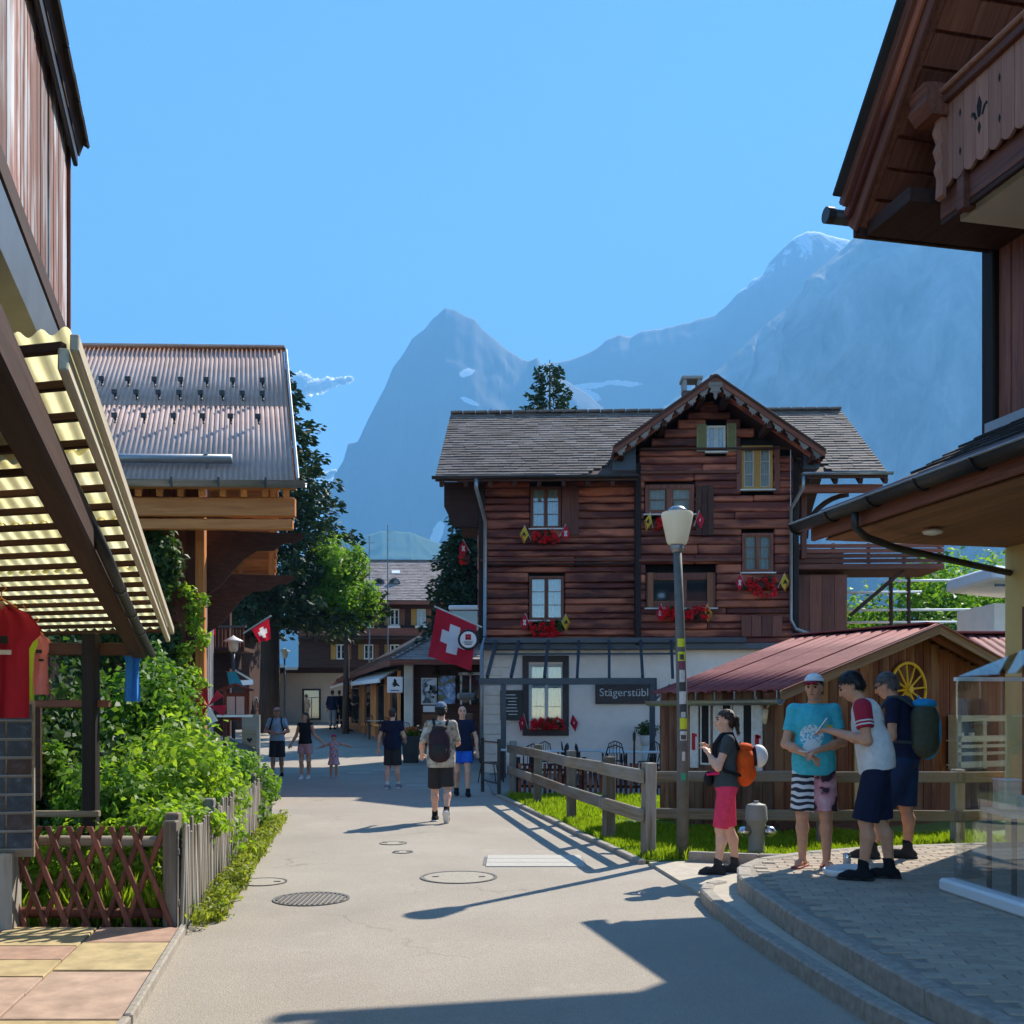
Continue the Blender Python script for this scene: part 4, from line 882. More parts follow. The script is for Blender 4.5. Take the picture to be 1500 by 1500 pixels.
# ================================================================== building on the right
RB = thing("hotel_building", "brown timber hotel on the right with carved balcony, canopy and ochre wall", "building", (3.22, 10.70, 0), math.atan2(-.976, .218))
M['soffit'] = wood("brown_soffit_wood", (.20, .095, .05), (.34, .17, .09), 0, .6, 18, .3, None, .15)
ZC = 3.56; NW = 2.22; rise = .54
piece("ochre_wall", M['ochre'], (6.5, NW + 2.5, 1.88), (13, 5, 3.3), RB)
piece("shop_window", M['pane'], (1.0, NW - .012, 1.75), (1.2, .03, 1.9), RB); piece("window_frame", M['timber_z'], (.37, NW - .03, 1.75), (.07, .06, 2.0), RB)
for k in range(13): piece("soffit_board", M['soffit'], (6.5, .06 + NW * (k + .5) / 13, 3.44), (13, NW / 13 - .006, .022), RB, None, .004)
sr = math.hypot(NW, NW * rise); mb = MB(); mb.prism([(0, -.05, 3.46), (0, NW, 3.46), (0, NW, ZC + NW * rise - .03), (0, -.05, ZC - .04)], (13, 0, 0)); cano = mb.build("canopy", M['log_dark'], RB)
shingles("shingles", M['tile_dark'], (-.03, -.08, ZC - .02), (1, 0, 0), (0, NW / sr, NW * rise / sr), 0.0, 13.0, sr + .1, .22, .26, cano)
piece("fascia_board", M['timber'], (6.5, -.085, 3.50), (13, .05, .17), cano, None, .008)
for k in range(9):                                    # gutter in lengths with brackets
    t0 = -.12 + k * 1.45; V = []; n = 8
    for u in (t0, t0 + 1.44):
        for r_ in (.085, .077):
            for i in range(n + 1): a = math.pi + math.pi * i / n; V.append((u, -.20 + r_ * math.cos(a), 3.60 + r_ * math.sin(a)))
    m_ = n + 1; F = []
    for i in range(n): F += [(i, i + 1, 2 * m_ + i + 1, 2 * m_ + i), (m_ + i, 3 * m_ + i, 3 * m_ + i + 1, m_ + i + 1), (i, m_ + i, m_ + i + 1, i + 1), (2 * m_ + i, 2 * m_ + i + 1, 3 * m_ + i + 1, 3 * m_ + i)]
    for i in (0, n): F.append((i, 2 * m_ + i, 3 * m_ + i, m_ + i))
    numesh("gutter", V, F, M['zinc_dark'], cano)
    for q in (0, .72): mb = MB(); mb.tube([(t0 + q, -.20 + .092 * math.cos(math.pi + math.pi * i / 8), 3.60 + .092 * math.sin(math.pi + math.pi * i / 8)) for i in range(9)], .012, 6); mb.build("gutter_bracket", M['metal_black'], cano)
mb = MB(); mb.tube([(-.12, -.285, 3.605), (13, -.285, 3.605)], .012, 8); mb.build("gutter_bead", M['zinc'], cano)
M['red_metal'] = plain("red_brown_painted_pipe", (.16, .045, .035), .4, .15, 6, .05)
mb = MB(); mb.tube([(0, .02, 3.73), (13, .02, 3.73)], .022, 8); mb.build("snow_guard", M['red_metal'], cano)
for k in range(14): mb = MB(); mb.tube([(.3 + k * .9, .02, 3.73), (.3 + k * .9, .06, 3.62), (.3 + k * .9, .25, 3.72)], .013, 6); mb.build("snow_guard_bracket", M['zinc'], cano)
mb = MB(); mb.tube([(1.0, -.20, 3.53), (1.0, -.20, 3.38), (.95, -.05, 3.30), (.6, .5, 3.27), (.1, NW - .02, 3.14)], .036, 10); mb.build("downpipe", M['zinc_dark'], RB, True)
for t_, n_ in ((.9, .7), (1.7, 1.3), (2.9, .9), (3.9, 1.5)):  # white discs stand in for glare reflected on the soffit boards
    mb = MB(); mb.lathe([(.03, .0), (.10, -.03), (.085, -.055), (.02, -.07)], 14, (t_, n_, 3.425)); mb.build("soffit_glare", M['white_paint'], RB, True)
# upper storey
NU = 2.05
for k in range(30): piece("wall_board", M['timber_z'], (.08 + k * .2 + .1, NU + .05, 5.9), (.192, .06, 3.2), RB, None, .008)
piece("upper_core", M['dark_inside'], (6.5, NU + 2.6, 7.4), (12.8, 5, 6), RB); piece("corner_post", M['dark_wood_z'], (-.02, NU + .06, 5.75), (.2, .2, 2.6), RB, None, .015); piece("end_wall", M['timber_z'], (.03, NU + 2.6, 5.9), (.06, 5, 2.6), RB); piece("wall_plinth_flashing", M['zinc'], (6.5, NU - .02, 4.72), (13.1, .06, .12), RB)
# gable wall above the balcony
for k in range(34): piece("gable_board", M['log_dark'], (1.0 + k * .16, NU + .0, 8.2), (.152, .05, 2.4 + k * .12), RB, None, .006)
# steep gable roof: the rake rises towards the viewer
RS = 1.10; NR = .36; Lr = 6.0; zr0 = 6.72
mb = MB(); mb.prism([(0, NR + .05, zr0), (0, NR + .05, zr0 + .12), (Lr, NR + .05, zr0 + .12 + RS * Lr), (Lr, NR + .05, zr0 + RS * Lr)], (0, 7, 0)); ur = mb.build("gable_roof", M['timber'], RB)
def rake(n_, dz, w, h, m): bar("rake_board", m, (-.02, n_, zr0 + dz), (Lr, n_, zr0 + dz + RS * (Lr + .02)), w, h, ur, .01)
rake(NR + .02, .02, .05, .20, M['timber']); rake(NR - .035, .14, .05, .13, M['log']); rake(NR - .085, .25, .06, .12, M['timber']); rake(NR - .06, .335, .30, .03, M['tile_dark'])
mb = MB(); mb.prism([(-.06, NR - .1, zr0 + .27), (-.06, NR - .1, zr0 + .33), (Lr, NR - .1, zr0 + .34 + RS * Lr), (Lr, NR - .1, zr0 + .28 + RS * Lr)], (0, 7, 0)); mb.build("roof_tiles", M['tile_dark'], ur)
for k in range(10): piece("eave_board", M['timber'], (.12 + k * .2, 4.0, zr0 - .03 + RS * (.12 + k * .2)), (.26, 7, .02), ur, (0, -math.atan(RS), 0))
piece("eave_fascia", M['log_dark'], (-.01, 3.9, zr0 + .05), (.06, 7, .26), ur, None, .01); piece("wall_plate", M['log_dark'], (.45, 3.8, zr0 - .02), (.75, 6.6, .14), ur)
V = []
mb = MB(); mb.tube([(-.14, NR - .16, zr0 + .18), (-.14, 7, zr0 + .18)], .075, 12); mb.build("gutter", M['zinc_dark'], ur, True); mb = MB(); mb.tube([(-.14, NR - .22, zr0 + .19), (-.14, NR - .14, zr0 + .19)], .085, 12); mb.build("gutter_end", M['zinc_dark'], ur)
mb = MB(); mb.prism([(.85, NR + .18, 7.32), (.85, NR + .10, 7.42), (.85, NR + .13, 7.52), (.85, NR + .09, 7.6), (.85, NR + .2, 7.62), (.85, NU, 7.62), (.85, NU, 7.32)], (.28, 0, 0)); mb.build("purlin", M['timber'], ur)
# carved balcony
BF = .71; b0 = .95; zb0 = 6.68; zb1 = 7.45
bal = piece("balcony", M['plaster_cream'], (b0 + 3.05, (BF + NU) / 2 + .12, 6.43), (6.0, NU - BF - .2, .08), RB)
M['bal_wood'] = wood("balcony_plank", (.25, .105, .068), (.40, .185, .122), 2, .75, 26, .4, None, .18)
def bp(name, m, c, size, ch=.006): o_ = piece(name, m, Vector(c) - bal.location, size, bal, None, ch); return o_
bp("edge_beam", M['timber'], (b0 + 3.0, BF + .12, 6.56), (6.1, .10, .26)); bp("bead", M['log_dark'], (b0 + 3.0, BF + .10, 6.40), (6.1, .05, .05))
for k in range(34):
    w = .17; mb = MB(); x0 = b0 + .06 + k * w; q = [(x0 + .003, BF, zb1), (x0 + w - .003, BF, zb1), (x0 + w - .003, BF, zb0 + .02), (x0 + w * .75, BF, zb0 - .015), (x0 + w * .5, BF, zb0 - .03), (x0 + w * .25, BF, zb0 - .015), (x0 + .003, BF, zb0 + .02)]
    mb.prism([Vector(p) - bal.location for p in q], (0, .03, 0)); mb.build("balcony_plank", M['bal_wood'], bal)
bp("hand_rail", M['bal_wood'], (b0 + 3.0, BF - .02, zb1 + .09), (6.1, .16, .05), .015); bp("under_rail", M['timber'], (b0 + 3.0, BF - .01, zb1 + .02), (6.1, .09, .08), .01)
for k in range(5):                                    # carved uprights
    x0 = b0 + .03 + k * 1.28; prof = [(0, zb1 + .05), (-.10, zb1 + .05), (-.09, zb1 - .06), (-.045, zb1 - .14), (-.075, zb1 - .24), (-.035, zb1 - .34), (-.07, zb1 - .42), (-.035, zb1 - .52), (-.06, zb1 - .60), (-.03, zb1 - .68), (-.04, zb0 - .10), (0, zb0 - .12)]
    mb = MB(); mb.prism([Vector((x0, BF + n_, z_)) - bal.location for n_, z_ in prof], (.11, 0, 0)); mb.build("carved_upright", M['bal_wood'], bal)
    bp("joist_end", M['timber'], (x0 + .3, BF + .08, 6.52), (.10, .14, .34))
fleur = [[(0, .16), (.035, .08), (.02, -.02), (0, -.04), (-.02, -.02), (-.035, .08)], [(.03, -.03), (.06, .04), (.10, .06), (.115, .02), (.09, .03), (.075, 0), (.05, -.04)], [(-.03, -.03), (-.06, .04), (-.10, .06), (-.115, .02), (-.09, .03), (-.075, 0), (-.05, -.04)], [(0, -.07), (.022, -.13), (0, -.19), (-.022, -.13)]]
for x0 in (b0 + .62, b0 + 1.92, b0 + 3.2):  # dark inlays: the shade inside the carved openings is put into their colour
    for pl in fleur:
        mb = MB(); mb.prism([Vector((x0 + px_, BF - .004, (zb0 + zb1) / 2 + .02 + z_)) - bal.location for px_, z_ in pl], (0, .006, 0)); mb.build("dark_inlay", M['dark_inside'], bal)
    for sx, sz in ((-.27, .18), (.27, .18), (-.27, -.18), (.27, -.18)):
        mb = MB(); mb.prism([Vector((x0 + sx + a_, BF - .004, (zb0 + zb1) / 2 + sz + b_)) - bal.location for a_, b_ in ((0, .04), (.014, 0), (0, -.04), (-.014, 0))], (0, .006, 0)); mb.build("dark_inlay", M['dark_inside'], bal)
for k in range(5): bp("rail_bar", M['zinc'], (b0 + .9 + k * .11, NU - .12, zb1 + .25), (.012, .012, .9), 0)
# ================================================================== red roofed market shed
SH = thing("market_shed", "low brown board shed with faded red sheet roof behind the rail fence", "shed", (3.4, 13.3, 0), R(31.1))
M['trim_dark'] = wood('weathered_dark_trim', (.10, .07, .05), (.24, .18, .13), 0, .85, 26, .5)
SW = 5.5; SD = 2.3; sz0 = 1.96; sz1 = 2.82
def topz(x): return sz1 - abs(x - SW / 2) * (sz1 - sz0) / (SW / 2)
x = 0
while x < SW - .01:
    w = min(random.choice([.17, .2, .22]), SW - x); tz = min(topz(x), topz(x + w)) - .02
    piece("board", M['shed'], (x + w / 2, random.uniform(-.004, .004), tz / 2 + .02), (w - .008, .03, tz), SH, None, .004); x += w
y = 0
while y < SD - .01:
    w = min(.19, SD - y); piece("board", M['shed'], (0, y + w / 2, .98), (.03, w - .008, 1.92), SH, None, .004); y += w
mb = MB(); mb.prism([(.05, .06, 0), (SW - .05, .06, 0), (SW - .05, .06, 1.9), (SW / 2, .06, sz1 - .06), (.05, .06, 1.9)], (0, SD - .1, 0)); mb.build("inner_core", M['dark_inside'], SH)
M['red_roof'] = NT("faded_red_sheet"); t = M['red_roof']; v = t.coords((1, .25, 1)); f = t.noise(v, 4, 6, .65); t.base(t.ramp(f, [(.25, (.15, .030, .030)), (.55, (.25, .065, .062)), (.8, (.33, .125, .115))])); t.set(Roughness=.75, Specular_IOR_Level=.25); t.bump(f, .2, .01); M['red_roof'] = t.m
sl_ = math.hypot(SW / 2 + .3, (sz1 - sz0) * (1 + .6 / SW)); dz_ = (sz1 - sz0) / (SW / 2)
ll = math.hypot(1, dz_)
for k in range(4):                                    # sheets side by side along the ridge
    Lk = (SD + .30) / 4
    ribbed("roof_sheet", M['red_roof'], (-.3, -.42 + k * Lk, sz0 - .3 * dz_ + .05 + .006 * (k % 2)), (0, 1, 0), (1, 0, dz_), Lk + .02, (SW / 2 + .3) * ll, .19, .012, SH, 'rib')
    ribbed("roof_sheet", M['red_roof'], (SW + .3, -.42 + k * Lk, sz0 - .3 * dz_ + .05 + .006 * (k % 2)), (0, 1, 0), (-1, 0, dz_), Lk + .02, (SW / 2 + .3) * ll, .19, .012, SH, 'rib')
piece("ridge_cap", M['red_roof'], (SW / 2, SD / 2 - .2, sz1 + .07), (.26, SD + .33, .03), SH, None, .008)
for sx, xa in ((1, -.32), (-1, SW + .32)):
    bar("barge_board", M['trim_dark'], (xa, -.44, sz0 - .32 * dz_ - .02), (SW / 2, -.44, sz1 - .02), .035, .13, SH, .006); bar("barge_board", M['timber'], (xa, -.47, sz0 - .32 * dz_ + .045), (SW / 2, -.47, sz1 + .045), .03, .025, SH)
    bar("rafter", M['timber'], (xa, -.2, sz0 - .32 * dz_ - .04), (SW / 2, -.2, sz1 - .04), .06, .10, SH)
for k in range(7): yk = -.35 + k * .38; piece("gutter_hanger", M['zinc'], (-.30, yk, 1.83), (.012, .02, .16), SH)
V = []; n = 6
g_ = gutter(-.45, 2.15, 0, 0, SH); g_.rotation_euler = (0, 0, R(90)); g_.location = (-.34, 0, 1.80)
for k, yk in enumerate((.25, .62, 1.02, 1.5)):
    if k % 2 == 0 or True: piece("shutter", M['white_wood'], (-.035, yk, 1.32), (.03, .17, .95), SH, None, .006)
for yk in (.44, .84, 1.27): 
    mb = MB(); ring(mb, -.1, .1, .9, 1.8, .025, -.012, .012); o_ = mb.build("window", M['white_wood'], SH); o_.rotation_euler = (0, 0, R(90)); o_.location = (-.03, yk, 0); piece("pane", M['dark_inside'], (0, .004, 1.35), (.16, .004, .85), o_)
for yk in (.25, 1.5):                                  # red marks on the shutters
    piece("red_mark", M['red'], (-.053, yk, 1.22), (.003, .07, .24), SH); piece("red_mark", M['red'], (-.053, yk - .03, 1.31), (.003, .08, .04), SH)
piece("door", M['shed_pale'], (1.55, -.03, .95), (.12, .03, 1.3), SH, None, .006); piece("plinth", M['log_dark'], (SW / 2, -.05, .1), (SW, .1, .2), SH)
# second red roof behind
S2 = thing("back_shed", "second red roofed shed behind the market shed at the ochre wall", "shed", (6.9, 17.6, 0), R(4))
piece("wall", M['shed'], (1.2, 1.2, 1.25), (4, 2.4, 2.5), S2); ribbed("roof_sheet", M['red_roof'], (-.7, -.4, 2.42), (1, 0, 0), (0, 1, .42), 4.4, 1.75, .19, .012, S2, 'rib'); ribbed("roof_sheet", M['red_roof'], (-.7, 2.8, 2.42), (1, 0, 0), (0, -1, .42), 4.4, 1.75, .19, .012, S2, 'rib')
piece("ridge_cap", M['red_roof'], (1.5, 1.2, 3.11), (4.45, .3, .05), S2, None, .01)
# yellow cart wheel on the gable
WHx = 2.58; q = SH.matrix_world if False else None
def shw(x, y, z): return Vector((3.4, 13.3, 0)) + Matrix.Rotation(R(31.1), 3, 'Z') @ Vector((x, y, z))
wh = thing("cart_wheel", "yellow wooden cart wheel hung on the shed gable", "wheel", shw(WHx, -.06, 1.96), R(31.1))
mb = MB(); n = 40; mb.tube([(.38 * math.cos(a), 0, .38 * math.sin(a)) for a in np.linspace(0, 2 * math.pi, n)], .024, 8); mb.build("rim", M['yellow'], wh, True)
mb = MB(); mb.tube([(0, -.06, 0), (0, .04, 0)], [.05, .065], 14); mb.build("hub", M['yellow'], wh)
for k in range(12): a = 2 * math.pi * k / 12 + .1; mb = MB(); mb.tube([(.05 * math.cos(a), 0, .05 * math.sin(a)), (.37 * math.cos(a), 0, .37 * math.sin(a))], [.016, .012], 8); mb.build("spoke", M['yellow'], wh)
# crate shelf with bottles
cr = thing("crate_shelf", "pale wooden crate shelf hung on the shed gable", "shelf", shw(3.47, -.12, .80), R(31.1))
for z_, h in ((.02, .09), (.20, .05), (.31, .05), (.40, .09), (.70, .09)): piece("slat", M['cream_wood'], (.65, -.09, z_ + h / 2), (1.3, .02, h), cr, None, .004)
for x_ in (.05, .65, 1.25): piece("upright", M['cream_wood'], (x_, -.02, .4), (.09, .16, .8), cr, None, .006)
for z_ in (.06, .42): piece("shelf_board", M['cream_wood'], (.65, 0, z_), (1.3, .18, .02), cr)
piece("back_board", M['dark_inside'], (.65, .07, .4), (1.28, .02, .76), cr)
t = NT("dark_bottle_glass"); t.base((.008, .014, .008)); t.set(Roughness=.08, Specular_IOR_Level=.6); M['bottle'] = t.m
for x_, lb in ((.20, "dark bottle on the crate shelf, left of two"), (.44, "dark bottle with pale label on the crate shelf, right of two")):
    b = thing("bottle", lb, "bottle", shw(3.47 + x_, -.14, 1.235), R(31.1)); mb = MB(); mb.lathe([(.03, 0), (.036, .01), (.036, .14), (.014, .19), (.013, .25), (.016, .26)], 14); mb.build("glass_body", M['bottle'], b, True)
    m2 = MB(); m2.lathe([(.0375, .04), (.0375, .10)], 14); m2.build("paper_label", M['white_cloth'], b)
# deer skull on the side wall
sk = thing("antler_trophy", "small pale antler trophy beside the shed shutters", "trophy", shw(-.06, .06, 1.62), R(31.1)); mb = MB(); mb.tube([(-.03, 0, .05), (-.05, 0, -.04), (-.04, 0, -.14)], [.04, .045, .02], 10); mb.build("skull", M['cream_wood'], sk, True)
for s in (-1, 1):
    mb = MB(); mb.tube([(-.03, s * .03, .07), (-.06, s * .12, .14), (-.06, s * .17, .25)], [.014, .012, .005], 7); mb.tube([(-.06, s * .12, .14), (-.10, s * .09, .22)], [.010, .004], 7); mb.build("antler", M['cream_wood'], sk, True)
# ================================================================== rail fences
def rail_fence(pts, label, tops=1.05, rails=((.93, .15), (.50, .15)), name="rail_fence", skip_posts=()):
    o = thing(name, label, "fence", (pts[0][0], pts[0][1], 0)); B = Vector((pts[0][0], pts[0][1], 0))
    for i, p in enumerate(pts):
        if i in skip_posts: continue
        piece("post", M['grey_wood_z'], Vector((p[0], p[1], tops / 2 - .03)) - B, (.13, .13, tops + .06), o, (0, random.uniform(-.015, .015), random.uniform(0, .5)), .012)
    for a, b in zip(pts[:-1], pts[1:]):
        d = (Vector((b[0] - a[0], b[1] - a[1], 0))).normalized(); nrm = Vector((d.y, -d.x, 0)); nrm = nrm if nrm.y < 0 else -nrm
        for z_, h in rails:
            j = random.uniform(-.012, .012); bar("rail", M['grey_wood'], Vector((a[0], a[1], z_ + j)) - B + nrm * .09 - d * .06, Vector((b[0], b[1], z_ - j)) - B + nrm * .09 + d * .06, .05, h, o, .01)
    return o
rail_fence([(.02, 20.3), (.45, 17.8), (.87, 15.0), (1.22, 12.9), (1.50, 11.25)], "weathered two rail fence running up the lawn edge of the street", 1.08)
rail_fence([(1.62, 12.55), (3.75, 12.33), (5.35, 12.3), (6.6, 12.5)], "weathered two rail fence in front of the shed and lawn", .95, ((.86, .13), (.40, .13)), skip_posts=(0,))
pf = thing("picket_fence", "low brown picket fence along the terrace behind the lawn", "fence", (0, 19.95, 0)); x = .15
while x < 4.0:
    piece("picket", M['log'], (x, -.05 * x, .34), (.055, .02, .62 + random.uniform(-.02, .02)), pf, None, .006); x += .098
for z_ in (.2, .52): bar("rail", M['log_dark'], (.1, .03, z_), (4.0, -.17, z_), .03, .05, pf)
for x in (.12, 1.4, 2.7, 4.0): piece("post", M['dark_wood_z'], (x, .05 - .05 * x, .38), (.08, .08, .78), pf)
gt = thing("black_gate", "narrow black steel gate at the end of the rail fence", "gate", (*G(707, 1160).xy, 0)); b = G(731, 1167) - G(707, 1160)
for q in (Vector((0, 0, 0)), b): piece("gate_post", M['metal_black'], (q.x, q.y, .56), (.07, .07, 1.12), gt, None, .006)
for z_ in (1.05, .62, .25): bar("gate_bar", M['metal_black'], (0, 0, z_), (b.x, b.y, z_), .025, .03, gt)
# ================================================================== terrace furniture
def cafe_chair(loc, rz, label):
    o = thing("cafe_chair", label, "chair", loc, rz, "black metal chairs on the chalet terrace")
    mb = MB(); mb.lathe([(.20, .44), (.21, .455), (.20, .47)], 18); mb.build("seat", M['metal_black'], o)
    for sx, sy in ((-1, -1), (1, -1), (-1, 1), (1, 1)): mb = MB(); mb.tube([(sx * .15, sy * .14, .44), (sx * .21, sy * .21, 0)], .013, 7); mb.build("leg", M['metal_black'], o)
    mb = MB(); mb.tube([(-.19, .16, .45), (-.21, .21, .66), (-.15, .24, .86), (0, .25, .92), (.15, .24, .86), (.21, .21, .66), (.19, .16, .45)], .014, 7); mb.build("back_hoop", M['metal_black'], o, True)
    for x_ in (-.1, -.03, .04, .11): mb = MB(); mb.tube([(x_, .17, .46), (x_, .24, .89)], .008, 6); mb.build("back_bar", M['metal_black'], o)
    return o
def cafe_table(loc, rz, label, w=.75):
    o = thing("cafe_table", label, "table", loc, rz, "tables on the chalet terrace"); piece("table_top", M['white_wood'], (0, 0, .73), (w, .7, .03), o, None, .008)
    for sx in (-1, 1):
        for sy in (-1, 1): piece("leg", M['metal_black'], (sx * (w / 2 - .06), sy * .28, .36), (.035, .035, .71), o)
    return o
for i, (px, Y, w) in enumerate(((757, 24.0, .8), (800, 23.2, .75), (880, 23.6, 1.2), (925, 22.6, 1.3))):
    p = P(px, 1100, Y); cafe_table((p.x, Y, .035), R(5), "white topped cafe table, %s from the chalet corner" % ["first", "second", "third", "fourth"][i], w)
for i, (px, Y, a, lb) in enumerate(((716, 23.6, 80, "black chair nearest the gate post"), (775, 22.6, 200, "black chair between the first and second tables"), (789, 24.2, -40, "black chair behind the second table by the flower window"), (815, 22.7, -80, "black chair right of the second table"), (838, 24.0, 90, "black chair left of the third table"), (860, 22.4, 95, "black chair left of the fourth table, tilted towards the wall"), (905, 24.4, 10, "black chair behind the long third table"), (948, 24.0, -60, "black chair by the potted plant"), (968, 22.4, -100, "black chair at the right end beyond the pergola post"), (902, 21.8, 170, "black chair in front of the fourth table"))):
    p = P(px, 1100, Y); cafe_chair((p.x, Y, .035), R(a), lb)
ps = thing("closed_parasol", "slim closed black parasol pole on the terrace", "parasol", (*P(929, 1100, 21.8).xy, .035)); mb = MB(); mb.tube([(0, 0, 0), (0, 0, 1.1)], .022, 8); mb.tube([(0, 0, 1.0), (0, 0, 1.15), (0, 0, 1.2)], [.03, .035, .01], 8); mb.build("pole", M['metal_black'], ps); mb = MB(); mb.lathe([(.22, 0), (.22, .05), (.05, .07)], 16); mb.build("foot", M['stone_grey'], ps)
pp = thing("potted_plant", "green plant in a pale pot against the white terrace wall", "plant", CW(L(946, 1070)[0], -.4, .035)); mb = MB(); mb.lathe([(.13, .75), (.17, .8), (.2, 1.02), (.18, 1.02)], 16); mb.lathe([(.15, 0), (.15, .75)], 14); mb.build("pot", M['plaster_cream'], pp, True); foliage("leaves", [(0, 0, 1.18, .32, .25, .2, 700)], .07, M['shrub_d'], pp)
# ================================================================== street lamp
lp = thing("street_lamp", "tall street lamp with cream tapered shade and stickered pole", "street lamp", (*G(1000, 1262).xy, 0), 0)
mb = MB(); mb.tube([(0, 0, -.1), (0, 0, 1.5), (-.03, 0, 2.6), (-.06, 0, 3.5)], [.070, .062, .052, .045], 16); mb.build("pole", M['pole_wood'], lp, True)
t = NT("cream_lamp_shade"); t.base((.78, .74, .62)); t.set(Roughness=.5); tr = t.n("ShaderNodeBsdfTranslucent"); tr.inputs[0].default_value = (.85, .80, .66, 1); mx = t.n("ShaderNodeMixShader"); mx.inputs[0].default_value = .45; t.l(t.b.outputs[0], mx.inputs[1]); t.l(tr.outputs[0], mx.inputs[2]); t.l(mx.outputs[0], t.t.nodes["Material Output"].inputs[0]); M['shade'] = t.m
mb = MB(); mb.lathe([(.06, 3.46), (.10, 3.47), (.115, 3.50), (.172, 3.77), (.175, 3.80), (.165, 3.815), (.10, 3.82)], 28, (-.06, 0, 0)); mb.build("lamp_shade", M['shade'], lp, 'auto')
mb = MB(); mb.lathe([(.11, 3.82), (.10, 3.85), (.06, 3.88), (.01, 3.89)], 24, (-.06, 0, 0)); mb.build("dome_cap", M['zinc'], lp, True); mb = MB(); mb.lathe([(.052, 3.38), (.075, 3.42), (.075, 3.47)], 18, (-.06, 0, 0)); mb.build("collar", M['zinc'], lp, True)
M['sticker_y'] = plain("yellow_sticker", (.60, .62, .02), .5, .1, 20, 0); M['sticker_w'] = plain("worn_white_sticker", (.55, .54, .52), .6, .25, 30, 0); M['sticker_p'] = plain("purple_sticker", (.20, .05, .09), .6, .3, 30, 0); M['sticker_g'] = plain("green_sticker", (.03, .30, .18), .6, .2, 30, 0); M['sticker_k'] = plain("black_white_sticker", (.05, .05, .05), .6, .3, 40, 0)
def sticker(px, py, w, h, m, rz_=0):
    z_ = P(px, py, 11.1).z; r_ = np.interp(z_, [0, 1.5, 2.6, 3.5], [.070, .062, .052, .045]) + .002; xo = np.interp(z_, [1.5, 2.6, 3.5], [0, -.03, -.06]); V = []; n = 8; half = w / 2 / r_; a0 = -math.pi / 2 + (px - 995) * .0
    for i in range(n + 1):
        a = a0 - half + 2 * half * i / n; V.append((xo + r_ * math.cos(a), r_ * math.sin(a), z_ - h / 2)); V.append((xo + r_ * math.cos(a), r_ * math.sin(a), z_ + h / 2))
    numesh("sticker", V, [(2 * i, 2 * i + 2, 2 * i + 3, 2 * i + 1) for i in range(n)], m, lp)
for a in ((994, 941, .085, .09, M['sticker_y']), (994, 961, .085, .10, M['sticker_y']), (994, 962, .05, .06, M['sticker_k']), (995, 974, .08, .09, M['sticker_p']), (995, 990, .06, .13, M['sticker_w']), (995, 1006, .07, .10, M['sticker_k']), (995, 1022, .08, .14, M['sticker_w']), (996, 1038, .07, .10, M['sticker_k']), (997, 1047, .05, .06, M['sticker_w']), (996, 1060, .085, .12, M['sticker_y']), (997, 1078, .08, .10, M['sticker_w']), (997, 1080, .06, .05, M['sticker_k']), (997, 1108, .035, .10, M['sticker_w']), (998, 1138, .06, .08, M['sticker_g'])): sticker(*a)
# hydrant
hy = thing("fire_hydrant", "grey fire hydrant between the woman and the man in cyan", "hydrant", (*G(1108, 1259).xy, .03)); mb = MB(); mb.lathe([(.10, 0), (.10, .05), (.085, .08), (.105, .38), (.12, .40), (.125, .42), (.12, .44), (.115, .55), (.10, .58), (.03, .60), (.025, .62)], 22); mb.build("body", plain("grey_hydrant_paint", (.27, .26, .235), .5, .1, 8, .1), hy, 'auto')
for s in (-1, 1): mb = MB(); mb.tube([(s * .08, -.02, .30), (s * .16, -.03, .28), (s * .19, -.03, .25)], [.055, .06, .045], 12); mb.build("outlet_cap", M['chrome'], hy, True)
# plexiglass wind screen
px_ = thing("wind_screen", "clear plexiglass wind screen with white foot at the pavement edge", "wind screen", (3.36, 7.75, .26)); sd = Vector((.10, -.995, 0))
a = Vector((0, 0, .1)); bq = sd * 2.4
mb = MB(); mb.prism([a, a + bq, a + bq + Vector((0, 0, 1.52)), a + Vector((0, 0, 1.52))], (.012, 0, 0)); mb.build("side_pane", M['plexi'], px_)
mb = MB(); mb.prism([a + Vector((0, .02, 0)), Vector((1.3, .15, .1)), Vector((1.3, .15, 1.62)), a + Vector((0, .02, 1.52))], (0, .012, 0)); mb.build("front_pane", M['plexi'], px_)
mb = MB(); mb.prism([a + Vector((.01, 0, 1.53)), a + bq + Vector((0, 0, 1.53)), a + bq + Vector((1.2, 0, 2.0)), Vector((1.2, .1, 2.1))], (0, 0, .01)); mb.build("top_pane", M['plexi'], px_)
bar("foot", M['white_paint'], (-.02, .12, .05), Vector((-.02, 0, .05)) + sd * 2.2, .14, .10, px_, .02); bar("top_bar", M['white_paint'], (0, .02, 1.62), (1.3, .15, 1.62), .03, .03, px_); piece("upright", M['chrome'], (.62, .10, .86), (.025, .025, 1.7), px_); piece("upright", M['chrome'], (1.3, .16, .86), (.03, .03, 1.7), px_)
dt = thing("reflection_table", "small added table standing in for shop goods reflected in the plexiglass screen", "table", (4.05, 7.6, .26), R(-6)); piece("table_top", M['cream_wood'], (0, 0, .62), (.9, .6, .03), dt)  # added: table and boxes stand in for shop goods reflected in the plexiglass
for sx in (-1, 1):
    for sy in (-1, 1): piece("leg", M['metal_black'], (sx * .4, sy * .25, .3), (.03, .03, .6), dt)
